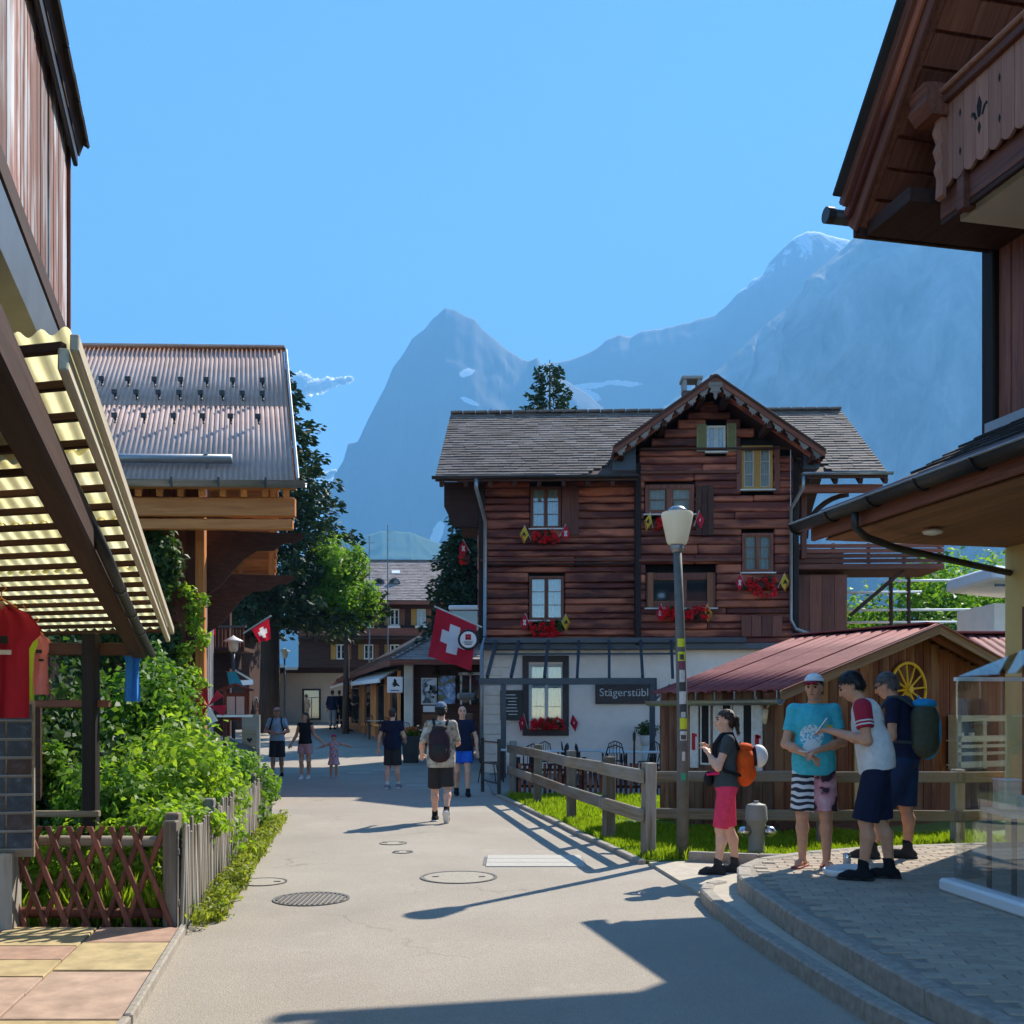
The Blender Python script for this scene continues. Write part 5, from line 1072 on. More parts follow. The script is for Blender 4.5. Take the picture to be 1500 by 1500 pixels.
for k, (x_, y_, m_) in enumerate(((-.2, 0, 'sticker_w'), (.0, .1, 'honey'), (.2, -.05, 'metal_blue'), (-.32, .12, 'cream_wood'))):
    bx = thing("reflection_box", ["pale box standing in for a reflection in the screen", "honey coloured box standing in for a reflection in the screen", "blue grey box standing in for a reflection in the screen", "cream box at the table edge standing in for a reflection in the screen"][k], "box", (4.05 + x_, 7.6 + y_, .897)); piece("carton", M[m_], (0, 0, .05 + .02 * k), (.16, .14, .10 + .04 * k), bx, (0, 0, k), .006); piece("lid", M['white_cloth'], (0, 0, .105 + .04 * k), (.165, .145, .012), bx, (0, 0, k), .003)
# tray and cup on the pavement
p = G(1240, 1283, .265); o = thing("food_tray", "crumpled white food tray lying on the pavement", "tray", (p.x, p.y, .263)); mb = MB(); mb.lathe([(.10, 0), (.16, .02), (.175, .07), (.165, .075), (.15, .03), (.02, .015)], 18); V_ = mb.v; mb.v = [(x_ * 1.15, y_ * .8, z_ + .012 * math.sin(9 * x_ + 5 * y_)) for x_, y_, z_ in V_]; mb.build("bowl", M['white_cloth'], o, True); mb = MB(); mb.lathe([(.12, .03), (.05, .06), (.01, .05)], 12); mb.build("crumpled_paper", M['sticker_w'], o)
p = G(1240, 1274, .265); o = thing("drink_can", "silver drink can standing behind the white tray", "can", (p.x + .02, p.y + .05, .263)); mb = MB(); mb.lathe([(.026, 0), (.033, .01), (.033, .125), (.027, .14), (.025, .137)], 18); mb.build("can_body", M['chrome'], o, True); mb = MB(); mb.lathe([(.0335, .03), (.0335, .10)], 18); mb.build("print", M['sticker_w'], o)
# ================================================================== plank clad house top left
LB = thing("plank_house", "tall house with peeling vertical planks at the upper left", "house", (-3.92, 9.0, 0), math.atan2(-.958, .287))
x = 0.0
while x < 8.6:
    w = random.choice([.09, .12, .14]); h = random.uniform(-.02, .03); piece("plank", M['plank_peel'], (x + w / 2, random.uniform(-.008, .008), 5.72), (w - .010, .03, 1.78 + h), LB, None, .004); x += w
piece("core", M['dark_inside'], (4.3, -1.6, 5.7), (8.5, 3.1, 1.75), LB); piece("bottom_beam", M['log_dark'], (4.3, -.03, 4.80), (8.6, .16, .17), LB, None, .01)
piece("end_board", M['plank_peel'], (-.02, -.9, 5.72), (.03, 1.75, 1.76), LB); piece("corner_board", M['timber_z'], (-.01, .012, 5.72), (.05, .05, 1.76), LB)
mb = MB(); mb.prism([(-.10, .10, 6.58), (-.10, .14, 6.70), (-.10, -3.2, 8.68), (-.10, -3.2, 8.53)], (9, 0, 0)); rf_ = mb.build("roof", M['log_dark'], LB); piece("eave_board", M['zinc_dark'], (4.28, .07, 6.58), (8.7, .04, .22), rf_, None, .01)
k = -.10
while k < 8.6: piece("eave_shingle", M['tile_dark'], (k + .06, .11, 6.715 + random.uniform(-.01, .012)), (.115, .16, .025), rf_, (R(-30), 0, 0)); k += .12
for k in range(9): piece("soffit_bracket", M['stone_grey'] if k % 2 else M['timber'], (.6 + k, -.35, 4.6), (.10, .6, .22), LB, None, .01)
piece("lower_wall", M['log_dark'], (5.6, -.9, 2.3), (6.2, .2, 4.6), LB)
# low roof gutter, elbow and black hose
gx = lambda x_, y_, z_: (x_, y_, z_)
mb = MB(); mb.prism([(4.25, .40, 3.20), (4.25, .58, 3.23), (4.25, .56, 3.07), (4.25, .42, 3.04)], (4.6, 0, 0)); mb.build("box_gutter", M['zinc'], LB); piece("low_soffit", M['dark_inside'], (6.5, .2, 3.25), (4.6, .42, .04), LB)
def wl(p): return Matrix.Rotation(-math.atan2(-.958, .287), 3, 'Z') @ (Vector(p) - Vector((-3.92, 9.0, 0)))
e = [P(86, 588, 5.0), P(92, 604, 4.95), P(78, 612, 4.9), P(68, 628, 4.7)] + [P(18, 572, 3.3).lerp(P(204, 948, 8.75), t_) + Vector((.10, .03, -.06 - .05 * math.sin(t_ * 3.1))) for t_ in (.32, .46, .6, .74, .88, 1.0)]
mb = MB(); mb.tube([wl(p) for p in e[:4]], .035, 12); mb.build("gutter_elbow", M['zinc_dark'], LB, True); mb = MB(); mb.tube([wl(p) for p in e[3:]], [.030] * 7, 10); mb.build("drain_hose", M['black_rubber'], LB, True)
for q in (5, 6, 7): mb = MB(); c = wl(e[q]); d = (wl(e[q + 1]) - c).normalized(); mb.tube([c, c + d * .04], .036, 12); mb.build("hose_clamp", M['zinc_dark'], LB)
# ================================================================== lean-to awning with clear corrugated sheets
AW = thing("shop_awning", "lean-to timber awning with yellowed corrugated plastic sheets over the shop front", "awning", (0, 0, 0))
A0, A1 = P(92, 525, 3.5), P(246, 934, 9.0); dA = A1 - A0
lf = Vector((-.958, -.287, 0)); up_ = Vector((0, 0, 1))
bar("edge_rafter", M['cream_wood'], A0, A1, .035, .08, AW, .006); bar("edge_batten", M['cream_wood'], A0 + Vector((.035, .01, .06)), A1 + Vector((.035, .01, .06)), .03, .06, AW, .004)
B0, B1 = P(18, 572, 3.3), P(204, 948, 8.75); bar("main_beam", M['log_dark'], B0 - (B1 - B0) * .2 - up_ * .02, B1 - up_ * .02, .12, .16, AW, .012)
C1 = P(46, 938, 9.35); C0 = C1 - dA * 1.15; bar("wall_beam", M['timber'], C0, C1, .10, .16, AW, .01)
n = 19
for k in range(n):
    f = .005 + .985 * k / (n - 1); a = A0 + dA * f; b = C1 - dA * (1 - f); bar("purlin", M['log_dark'], a + up_ * .05, b + up_ * .05, .032, .035, AW, .004)
t = NT("yellowed_corrugated_plastic"); v = t.coords((1, 1, 1), False); f = t.noise(v, 3.5, 5, .6); c = t.ramp(f, [(.3, (.66, .58, .26)), (.7, (.90, .84, .52))]); t.base(c); t.set(Roughness=.45); tr = t.n("ShaderNodeBsdfTranslucent"); t.l(c, tr.inputs[0]); mx = t.n("ShaderNodeMixShader"); mx.inputs[0].default_value = .8
t.l(t.b.outputs[0], mx.inputs[1]); t.l(tr.outputs[0], mx.inputs[2]); t.l(mx.outputs[0], t.t.nodes["Material Output"].inputs[0]); M['plastic'] = t.m
S0 = A0 + up_ * .095; wv = (C1 - A1); Lw = wv.length
for k in range(5): ribbed("plastic_sheet", M['plastic'], S0 + dA * (1.0 / 5 * k) + wv.normalized() * -.03 + up_ * .012 * (k % 2), wv, dA, Lw + .1, dA.length * 1.0 / 5 + .06, .095, .014, AW, th=.003, nseg=2, single=True)
p = P(133, 1100, 8.4); piece("post", M['dark_wood_z'], (p.x, 8.4, 1.13), (.11, .11, 2.3), AW, None, .01)
def hbar(px0, px1, py, Y, h, m, nm="cross_rail", w=.06): a = P(px0, py, Y); b = P(px1, py, Y); bar(nm, m, a, b, w, h, AW, .006)
hbar(36, 192, 951, 8.5, .10, M['log_dark'], "cross_beam", .10); hbar(36, 160, 1031, 8.42, .06, M['timber']); hbar(33, 146, 1192, 8.36, .05, M['grey_wood'])
hbar(-60, 60, 1100, 9.2, .9, M['log_dark'], "back_board", .05); hbar(-80, 40, 975, 8.9, .35, M['log_dark'], "counter_beam")
def tshirt(px, py, Y, w, h, mat, label, rz=0, mark=None):
    p = P(px, py, Y); o = thing("hanging_tshirt", label, "t-shirt", p, rz, "shirts hung for sale under the awning")
    out = [(-.10, 0), (-.26, -.04), (-.40, -.24), (-.30, -.30), (-.25, -.22), (-.26, -1.0), (.26, -1.0), (.25, -.22), (.30, -.30), (.40, -.24), (.26, -.04), (.10, 0), (.05, -.05), (-.05, -.05)]
    rows = 16; cols = 14; V = []; F = []
    def hw(f): return np.interp(f, [0, .04, .22, .30, .33, 1], [.11, .25, .40, .33, .26, .27])
    for s in (0, 1):
        for j in range(rows + 1):
            f = j / rows
            for i in range(cols + 1):
                u = -1 + 2 * i / cols; wv_ = .020 * math.sin(u * 7 + f * 3) * (.3 + f) + .012 * math.sin(u * 13 + 2); th = .03 * (1 - u * u) * (1 if f > .05 else .4)
                V.append((u * hw(f) * w, wv_ + (th if s else -th), -f * h - (.02 if abs(u) < .25 and j == 0 else 0)))
    m_ = cols + 1; hf = (rows + 1) * m_
    for j in range(rows):
        for i in range(cols): F += [(j * m_ + i, j * m_ + i + 1, (j + 1) * m_ + i + 1, (j + 1) * m_ + i), (hf + j * m_ + i, hf + (j + 1) * m_ + i, hf + (j + 1) * m_ + i + 1, hf + j * m_ + i + 1)]
        for i in (0, cols): F.append((j * m_ + i, (j + 1) * m_ + i, hf + (j + 1) * m_ + i, hf + j * m_ + i))
    numesh("shirt_cloth", V, F, mat, o, True)
    mb = MB(); mb.tube([(-.15 * w, 0, -.01), (0, 0, .05), (.15 * w, 0, -.01)], .008, 7); mb.tube([(0, 0, .05), (.0, 0, .09), (.03, 0, .115), (.0, 0, .14)], .004, 6); mb.build("hanger", M['honey'], o)
    if mark:
        for dx, dz, sx, sz, mm in mark: piece("print", mm, (dx, -.062, dz), (sx, .004, sz), o)
    return o
M['tee_red'] = plain("dark_red_cotton", (.36, .008, .025), .85, .1, 20, .15); M['tee_pink'] = plain("pink_cotton", (.62, .19, .20), .85, .1, 20, .15); M['tee_lime'] = plain("lime_cotton", (.36, .48, .03), .85, .1, 20, .15); M['blue_cloth'] = plain("bright_blue_cloth", (.03, .22, .66), .8, .1, 20, .15); M['cyan_cloth'] = plain("cyan_cloth", (.03, .42, .55), .8, .1, 20, .15)
tshirt(2, 888, 6.6, .62, .72, M['tee_red'], "dark red t-shirt hanging at the left picture edge", R(12), [(.03, -.22, .05, .05, M['black']), (.02, -.30, .11, .03, M['sticker_w'])]); tshirt(34, 915, 7.6, .40, .60, M['tee_lime'], "lime green t-shirt half hidden between the red and pink shirts", R(70)); tshirt(52, 928, 8.4, .42, .50, M['tee_pink'], "small pink t-shirt hanging right of the red one", R(48), [(0, -.15, .05, .03, M['black']), (.02, -.22, .04, .02, M['black'])])
o = tshirt(195, 938, 8.7, .22, .52, M['blue_cloth'], "narrow bright blue cloth hanging from the awning beam", R(35))
# postcard rack
pr = thing("postcard_rack", "rack of dark landscape postcards at the left edge", "postcard rack", (*P(15, 1210, 7.5).xy, 0), R(8)); piece("back_panel", M['grey_wood'], (-.12, .03, 1.14), (.56, .03, 1.15), pr); piece("foot", M['grey_wood_z'], (-.12, .05, .3), (.3, .2, .6), pr)
t = NT("postcard_print"); v = t.coords((1, 1, 1)); f = t.noise(v, 14, 5, .6, .4); t.base(t.mix(.6, t.ramp(f, [(.3, (.02, .022, .025)), (.5, (.06, .05, .04)), (.62, (.10, .13, .16)), (.75, (.30, .33, .36))]), t.ramp(t.rand(), [(0, (.10, .045, .03)), (.5, (.07, .07, .08)), (1, (.04, .06, .09))]))); t.set(Roughness=.3); M['card'] = t.m
for r_ in range(8):
    for c_ in range(3): piece("postcard", M['card'], (-.31 + c_ * .185, .008, 1.63 - r_ * .135), (.165, .006, .115), pr, (R(-6), 0, 0)); 
    piece("card_ledge", M['zinc'], (-.12, 0, 1.57 - r_ * .135), (.55, .02, .01), pr)
# ================================================================== lattice fence and picket fence
LF = thing("lattice_fence", "low dark rustic lattice fence in front of the shop garden", "fence", (-2.5, 7.66, 0)); lx0 = -2.3
for z_, m_ in ((.66, M['grey_wood']), (.12, M['timber'])): mb = MB(); mb.tube([(lx0, .04, z_ + .01), (.0, .02, z_)], .04, 10); mb.build("rail", m_, LF, True)
k = lx0 + .05
def slat(x_, s, y_):
    mb = MB(); dx = .30 * s; n_ = 6; prof = [(math.cos(a) * .024, -math.sin(a) * .02) for a in np.linspace(0, math.pi, n_)]; V = []
    for (xx, zz) in ((x_ - dx / 2, .03), (x_ + dx / 2, .78)):
        for px2, py2 in prof: V.append((xx + px2, y_ + py2, zz))
    F = [(i, i + 1, n_ + i + 1, n_ + i) for i in range(n_ - 1)] + [(0, n_, 2 * n_ - 1, n_ - 1), tuple(range(n_ - 1, -1, -1)), tuple(range(n_, 2 * n_))]
    mb.add(V, F); mb.build("slat", M['timber_z'] if x_ > -1.3 else M['dark_wood_z'], LF)
while k < -.17: slat(k, 1, -.03); slat(k + .06, -1, -.055); k += .155
for x_ in (-1.78, -.06): piece("post", M['grey_wood_z'], (x_, .08, .43), (.10, .10, .88), LF, None, .01)
PFc = thing("picket_fence", "tall weathered picket fence along the left street edge", "fence", (-2.46, 7.66, 0)); E = Vector((-1.22, 8.0, 0)); Ln = E.length; d = E.normalized(); s_ = 0.0; ang_ = math.atan2(d.y, d.x)
while s_ < Ln:
    w = random.uniform(.055, .085); h = random.uniform(.66, .80) * (1 if s_ < 4 else .95); tilt = random.uniform(-.05, .05)
    q = d * s_; mb = None; piece("picket", M['grey_wood_z'], (q.x, q.y, h / 2 + .02), (w, .022, h), PFc, (tilt * .6, tilt, ang_), .008); s_ += w + random.uniform(.006, .03)
for z_ in (.2, .58): bar("rail", M['grey_wood'], Vector((-.05, 0, z_)), E + Vector((-.05, 0, z_)), .04, .06, PFc, .01)
for f in (0, .25, .5, .75, 1): q = E * f; piece("post", M['grey_wood_z'], (q.x - .09, q.y, .40), (.10, .10, .84), PFc, None, .012)
# ================================================================== garden shrubs and weeds
def shrub(label, loc, clumps, size, mat, group=None, stems=5, droop=.4, name="garden_shrub", zmin=.05):
    o = thing(name, label, "shrub", loc, 0, group); mb = MB()
    for k in range(stems):
        a = k * 2.4; c = clumps[k % len(clumps)]; mb.tube([(math.cos(a) * .08, math.sin(a) * .08, -.05), (c[0] * .5 + .05 * math.cos(a), c[1] * .5, c[2] * .5), (c[0], c[1], c[2])], [.025, .018, .006], 6)
    mb.build("stems", M['bark'], o); foliage("leaves", clumps, size, mat, o, droop, .6, zmin); return o
def cl(cx, cy, cz, r, n, k=9, ry=None, rz=None): return subclumps(cx, cy, cz, r, ry or r, rz or r, k, n, .5)
shrub("bright green leafy shrub spilling over the picket fence", (-3.5, 10.6, 0), cl(0, 0, .75, .85, 9000, 16, 1.3, .62) + cl(.28, -1.2, .7, .5, 3600, 8, .8, .35), .085, M['shrub_y'])
shrub("tall bush between the awning post and the barn corner", (-4.0, 11.6, 0), cl(0, 0, 1.15, .95, 10000, 16, .9, 1.0) + cl(-.1, .3, 1.95, .45, 2600, 6), .085, M['shrub'])
shrub("yellow green shrub at the far end of the picket fence", (-3.95, 14.2, 0), cl(0, 0, .62, .62, 6500, 12, 1.3, .55) + cl(.25, -1.4, .55, .35, 2200, 6, .7, .4), .085, M['shrub'])
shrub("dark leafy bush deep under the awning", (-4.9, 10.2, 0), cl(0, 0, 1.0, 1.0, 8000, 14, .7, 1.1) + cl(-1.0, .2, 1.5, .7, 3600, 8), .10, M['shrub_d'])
shrub("sunlit weeds behind the lattice fence", (-3.4, 8.3, 0), cl(0, 0, .35, .75, 5200, 12, .3, .33) + cl(-.75, .1, .3, .6, 3000, 8, .3, .3) + cl(.45, .05, .75, .35, 2400, 6, .3, .25), .06, M['shrub_y'])
shrub("shrub with pale leaves behind the awning post", (-3.75, 9.5, 0), cl(0, 0, .65, .55, 4200, 9, .5, .6) + cl(-.55, .1, 1.2, .35, 1500, 5), .075, M['shrub'])
o = thing("climbing_vine", "vine climbing the orange corner post of the barn", "vine", (-5.32, 17.2, 0)); cl_ = []
for k in range(30): z_ = .8 + k * .10; cl_.append((RNG.normal() * .10 + .12 * math.sin(k), -.15 + RNG.normal() * .08, z_, .16, .12, .12, 45))
mb = MB(); mb.tube([(.1 * math.sin(k * .9), -.1, k * .4) for k in range(10)], .015, 6); mb.build("stems", M['bark'], o); foliage("leaves", cl_, .10, M['shrub_y'], o, .5)
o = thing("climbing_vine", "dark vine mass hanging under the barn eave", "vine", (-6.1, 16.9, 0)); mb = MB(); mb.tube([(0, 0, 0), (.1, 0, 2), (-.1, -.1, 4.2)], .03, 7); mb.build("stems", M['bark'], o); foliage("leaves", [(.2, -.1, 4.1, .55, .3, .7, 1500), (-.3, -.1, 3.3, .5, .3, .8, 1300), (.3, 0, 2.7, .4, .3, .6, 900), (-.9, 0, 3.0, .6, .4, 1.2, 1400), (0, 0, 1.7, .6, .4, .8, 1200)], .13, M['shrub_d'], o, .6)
cw_ = []
for k in range(60):
    s_ = RNG.uniform(0, 1) ** 1.2; q = E * s_; w_ = .17 * (1 - .4 * s_); cw_.append((q.x + .10 + RNG.uniform(0, w_), q.y, .05 + RNG.uniform(0, .10), .10, .14, .10, 70))
o = thing("verge_weeds", "yellow green weeds growing along the foot of the picket fence", "weeds", (-2.46, 7.66, 0)); foliage("leaves", cw_, .055, M['weed'], o, .1, .4, .0); o["kind"] = "stuff"
g2 = blades(3500, [(-2.42, 7.7), (-2.24, 7.9), (-3.4, 15.4), (-3.68, 15.6)], .04, .15, .01, M['weed'], "verge_grass", .006); tag(g2, "long yellow grass between picket fence and street", "grass", None, "stuff")
g3 = blades(7000, [(-4.7, 7.75), (-2.6, 7.75), (-3.0, 9.5), (-5, 9.5)], .08, .3, .0, M['grass'], "garden_grass", .007); tag(g3, "tall garden grass behind the lattice fence", "grass", None, "stuff")
# red pinwheel
pw = thing("garden_pinwheel", "red and white garden pinwheel above the shrubs", "pinwheel", (*P(306, 1060, 12.6).xy, 0)); mb = MB(); mb.tube([(0, 0, 0), (0, 0, 1.78)], .010, 6); mb.build("stick", M['white_wood'], pw); c = Vector((0, -.03, P(306, 1034, 12.6).z))
for k in range(6):
    a = k * math.pi / 3 + .5; u_ = Vector((math.cos(a), 0, math.sin(a))); v_ = Vector((-math.sin(a), 0, math.cos(a))); mb = MB(); mb.prism([c, c + u_ * .24 + Vector((0, -.07, 0)), c + u_ * .18 + v_ * .12 + Vector((0, .02, 0))], (0, .004, 0)); mb.build("vane", M['red'] if k != 4 else M['white_cloth'], pw)
# ================================================================== barn with corrugated roof
BN = thing("corrugated_barn", "timber barn with grey brown corrugated roof and honey coloured eaves", "barn", (0, 0, 0))
E1 = Vector((-3.40, 16.0, P(430, 704, 16).z)); R1 = P(415, 514, 21.0); ed = Vector((-1, -.03, .0)); Lb_ = 8.6
t = NT("grey_brown_corrugated_sheet"); v = t.coords((1, 1, 1), False); f = t.noise(v, .9, 6, .6); t.base(t.ramp(f, [(.3, (.33, .235, .20)), (.7, (.48, .36, .315))])); t.set(Roughness=.8, Specular_IOR_Level=.2); M['corr'] = t.m
sv = R1 - E1; Ls = sv.length
for k in range(2):
    for j in range(2):
        ribbed("roof_sheet", M['corr'], E1 + ed.normalized() * (Lb_ / 2 * k) + sv * (.5 * j) + Vector((0, 0, .015 * j)), ed, sv, Lb_ / 2 + .05, Ls * .5 + .12, .088, .016, BN, nseg=1, step=6)
bk = Vector((sv.x, sv.y, -sv.z)); ribbed("roof_sheet", M['corr'], R1, ed, bk, Lb_, Ls, .33, .03, BN, nseg=1, step=6)
bar("ridge_cap", M['corr'], R1 + Vector((.05, 0, .05)), R1 + ed.normalized() * Lb_ + Vector((0, 0, .05)), .3, .05, BN, .015); bar("verge_trim", M['zinc'], E1 + Vector((.05, 0, -.02)), R1 + Vector((.05, 0, -.02)), .05, .14, BN, .01)
sn = sv.normalized(); nrm = ed.normalized().cross(sn); nrm = nrm if nrm.z > 0 else -nrm
soff = MB(); a = E1 - nrm * .12; soff.prism([a, a + ed.normalized() * Lb_, R1 - nrm * .12 + ed.normalized() * Lb_, R1 - nrm * .12], -nrm * .04); soff.build("roof_deck", M['honey'], BN)
nb = ed.normalized().cross(bk.normalized()); nb = nb if nb.z > 0 else -nb
for k in range(26): q = R1 - nb * .10 + bk * ((k + .5) / 26); bar("deck_board", M['honey'], q, q + ed.normalized() * 3.2, Ls / 26 - .008, .03, BN, .004, nb)
for k in range(4): q = R1 - nb * .20 + ed.normalized() * (.12 + k * .75); bar("rafter", M['honey'], q, q + bk, .12, .15, BN, .01)
bar("eave_beam", M['honey'], R1 + bk - nb * .25, R1 + bk - nb * .25 + ed.normalized() * 5, .12, .22, BN, .01)
for k in range(8): q = E1 - nrm * .22 + ed.normalized() * (.15 + k * .33); bar("rafter", M['honey'], q, q + sv, .10, .14, BN, .01)
g_ = gutter(0, Lb_ + .3, 0, 0, BN, M['zinc']); g_.rotation_euler = (0, 0, math.atan2(ed.y, ed.x)); g_.location = E1 + Vector((.2, -.10, -.04)); g_.scale = (1, 1.3, 1.3)
for k in range(6): q = E1 + ed.normalized() * (.4 + k * .72) + Vector((0, -.2, -.08)); piece("gutter_bracket", M['zinc_dark'], q, (.03, .03, .16), BN)
q = E1 + sn * .45 + nrm * .16; mb = MB(); mb.tube([q + ed.normalized() * .95, q + ed.normalized() * 8], .075, 12); mb.build("snow_guard_log", M['zinc'], BN, True)
for k in range(4): w_ = q + ed.normalized() * (1.35 + k * 1.9); mb = MB(); mb.tube([w_ - nrm * .16, w_ + nrm * .10], .035, 8); mb.build("snow_guard_bracket", M['zinc'], BN)
hk = 0
for row, (py, xs_) in enumerate(((575, (154, 192, 230, 268, 305, 343, 386)), (598, (141, 173, 204, 236, 266, 297, 328, 357, 386)), (635, (173, 215, 258, 300, 340, 380)))):
    for j, px in enumerate(xs_):
        f = [.655, .545, .365][row]; base = E1 + sv * f + Vector((0, 0, 0)); Y = base.y; xw = (px - 750) / FPX * (Y + 0.0); s_ = (xw - base.x); pnt = base + ed.normalized() * (-s_) + nrm * .05
        mb = MB(); mb.tube([pnt - sn * .10, pnt, pnt + nrm * .10], [.016, .02, .022], 6); mb.box(pnt + nrm * .10, (.09, .05, .08)); mb.build("snow_hook", M['metal_black'], BN)
piece("eave_beam", M['honey'], (E1.x - 2.3, 16.28, E1.z - .36), (4.5, .16, .30), BN, (0, 0, R(1)), .015); piece("eave_beam", M['honey'], (E1.x - 2.3, 16.34, E1.z - .62), (4.4, .14, .17), BN, (0, 0, R(1)), .015)
wc = Vector((-5.35, 17.5, 0)); wd = Vector((-.255, .967, 0))
for k in range(28):
    q = wc + wd * (.12 + k * .25); piece("wall_board", M['timber_z'] if k else M['honey_z'], (q.x, q.y, 3.2), (.05, .24, 6.4), BN, (0, 0, math.atan2(wd.y, wd.x) - math.pi / 2), .008)
for k in range(20): q = wc + Vector((-1, -.03, 0)) * (.1 + k * .21); piece("wall_board", M['timber_z'], (q.x, q.y, 2.9), (.2, .05, 5.2), BN, (0, 0, R(1.7)), .008)
piece("core", M['dark_inside'], (wc.x - 4.6, wc.y + 3.6, 2.6), (5.4, 6.6, 5.2), BN); piece("corner_post", M['honey_z'], (wc.x + .05, wc.y - .06, 2.5), (.16, .16, 5.0), BN, None, .015)
def bracket(q, L_, H_):
    prof = [(0, 0), (L_, 0), (L_ * 1.02, -.06), (L_ * .93, -.16), (L_ * .82, -.17), (L_ * .72, -.30), (L_ * .55, -.32), (L_ * .42, -.48), (L_ * .2, -H_ * .8), (0, -H_)]
    mb = MB(); dd = Vector((.979, .205, 0)); mb.prism([q + dd * x_ + Vector((0, 0, z_)) for x_, z_ in prof], wd * .16); mb.build("carved_bracket", M['log_dark'], BN)
bracket(wc + wd * .3 + Vector((0, 0, E1.z - .45)), 1.75, 1.2); bracket(wc + wd * 2.4 + Vector((0, 0, E1.z + .55)), 1.75, 1.2); bracket(wc + wd * 2.6 + Vector((0, 0, E1.z - .9)), 1.7, 1.2)
for k in range(6):
    q = wc + wd * (.8 + k * 1.1); mb = MB(); mb.tube([q + Vector((.06, 0, .4)), q + Vector((.06, 0, 5.0))], .018, 6); mb.build("conduit", M['white_wood'], BN)
bl = thing("barn_balcony", "small dark balcony with slim balusters beyond the barn", "balcony", P(330, 940, 27.0)); piece("floor", M['log_dark'], (.0, .4, -.2), (1.05, 1.0, .1), bl)
for k in range(11): piece("baluster", M['timber_z'], (-.48 + k * .095, 0, .10), (.05, .03, .55), bl)
piece("hand_rail", M['grey_wood'], (0, 0, .40), (1.1, .07, .05), bl); piece("wall", M['log_dark'], (-.9, .9, -.2), (1.6, .2, 4.6), bl); piece("bracket", M['log_dark'], (.1, .5, -.5), (.2, .7, .4), bl)
# ================================================================== trees
conifer("tall dark conifer towering behind the corrugated barn", (-10.4, 44, gz(44)), 16.4, 4.4, 5.0, M['spruce'], .30, .30, .35, power=.7)
conifer("slimmer conifer in the shade left of the tall one", (-13.5, 47, gz(47)), 13.0, 3.6, 3.5, M['spruce'], .34, .30, .3)
broadleaf("bright green leafy tree at the right flank of the tall conifer", (-7.0, 43, gz(43)), 8.1, 1.5, 2.0, 14000, M['maple'], .15, .16)
conifer("dark ragged pine close to the left end of the chalet", (-1.5, 38, gz(38)), 9.6, 2.0, 7.5, M['spruce'], .18, .21, .2, power=.6)
conifer("pine crown rising above the chalet ridge", (1.55, 42, gz(42)), 15.4, 2.5, 8, M['spruce'], .3, .20, -.1, power=.62)
conifer("small treetop just showing over the left end of the chalet ridge", (-.95, 46, gz(46)), 14.4, 1.9, 6.0, M['spruce'], .3, .20, .0, power=.7)
for px, Y, H_, R_, lb in ((1265, 37, 5.6, 1.9, "leafy tree seen under the left half of the chalet balcony"), (1335, 34, 6.0, 2.0, "leafy tree behind the white railings right of the balcony strut"), (1405, 36, 7.0, 2.2, "brightest leafy tree behind the railings under the canopy"), (1465, 40, 7.6, 2.4, "leafy tree by the small white cabin")):
    p = P(px, 1000, Y); broadleaf(lb, (p.x, Y, gz(Y)), H_, R_, 2.4, 5200, M['maple'] if px != 1335 else M['shrub'], .20, .14, "garden trees behind the chalet")
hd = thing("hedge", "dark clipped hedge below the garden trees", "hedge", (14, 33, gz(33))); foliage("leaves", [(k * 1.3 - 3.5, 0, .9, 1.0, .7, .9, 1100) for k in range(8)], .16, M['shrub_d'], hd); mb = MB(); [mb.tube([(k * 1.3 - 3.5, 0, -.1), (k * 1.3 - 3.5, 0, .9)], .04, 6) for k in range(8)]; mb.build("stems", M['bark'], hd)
rl = thing("garden_railing", "white pipe railing in front of the garden trees", "railing", (0, 0, 0))
for py, x0, x1 in ((851, 1296, 1400), (868, 1240, 1350), (894, 1240, 1452), (912, 1240, 1452)): mb = MB(); mb.tube([P(x0, py, 30), P(x1, py - 1, 30)], .035, 8); mb.build("rail_pipe", M['white_paint'], rl, True)
for px in (1305, 1331): a = P(px, 925, 30); b = P(px, 840, 30); mb = MB(); mb.tube([(a.x, a.y, gz(30)), b], .06, 8); mb.build("post", M['log_dark'], rl)
cb = thing("white_cabin", "small white cabin with pale roof edge beside the ochre wall", "building", (*P(1475, 950, 24).xy, 0)); piece("wall", M['plaster'], (.25, 1, 2.1), (1.1, 2, 4.2), cb); piece("roof", M['white_paint'], (.2, .8, P(1450, 847, 24).z), (1.5, 2.6, .34), cb, (0, R(6), 0), .06); piece("fascia", M['metal_blue'], (.2, -.52, P(1450, 856, 24).z - .08), (1.45, .05, .06), cb); piece("window", M['pane'], (.2, -.01, 2.4), (.4, .03, .6), cb)
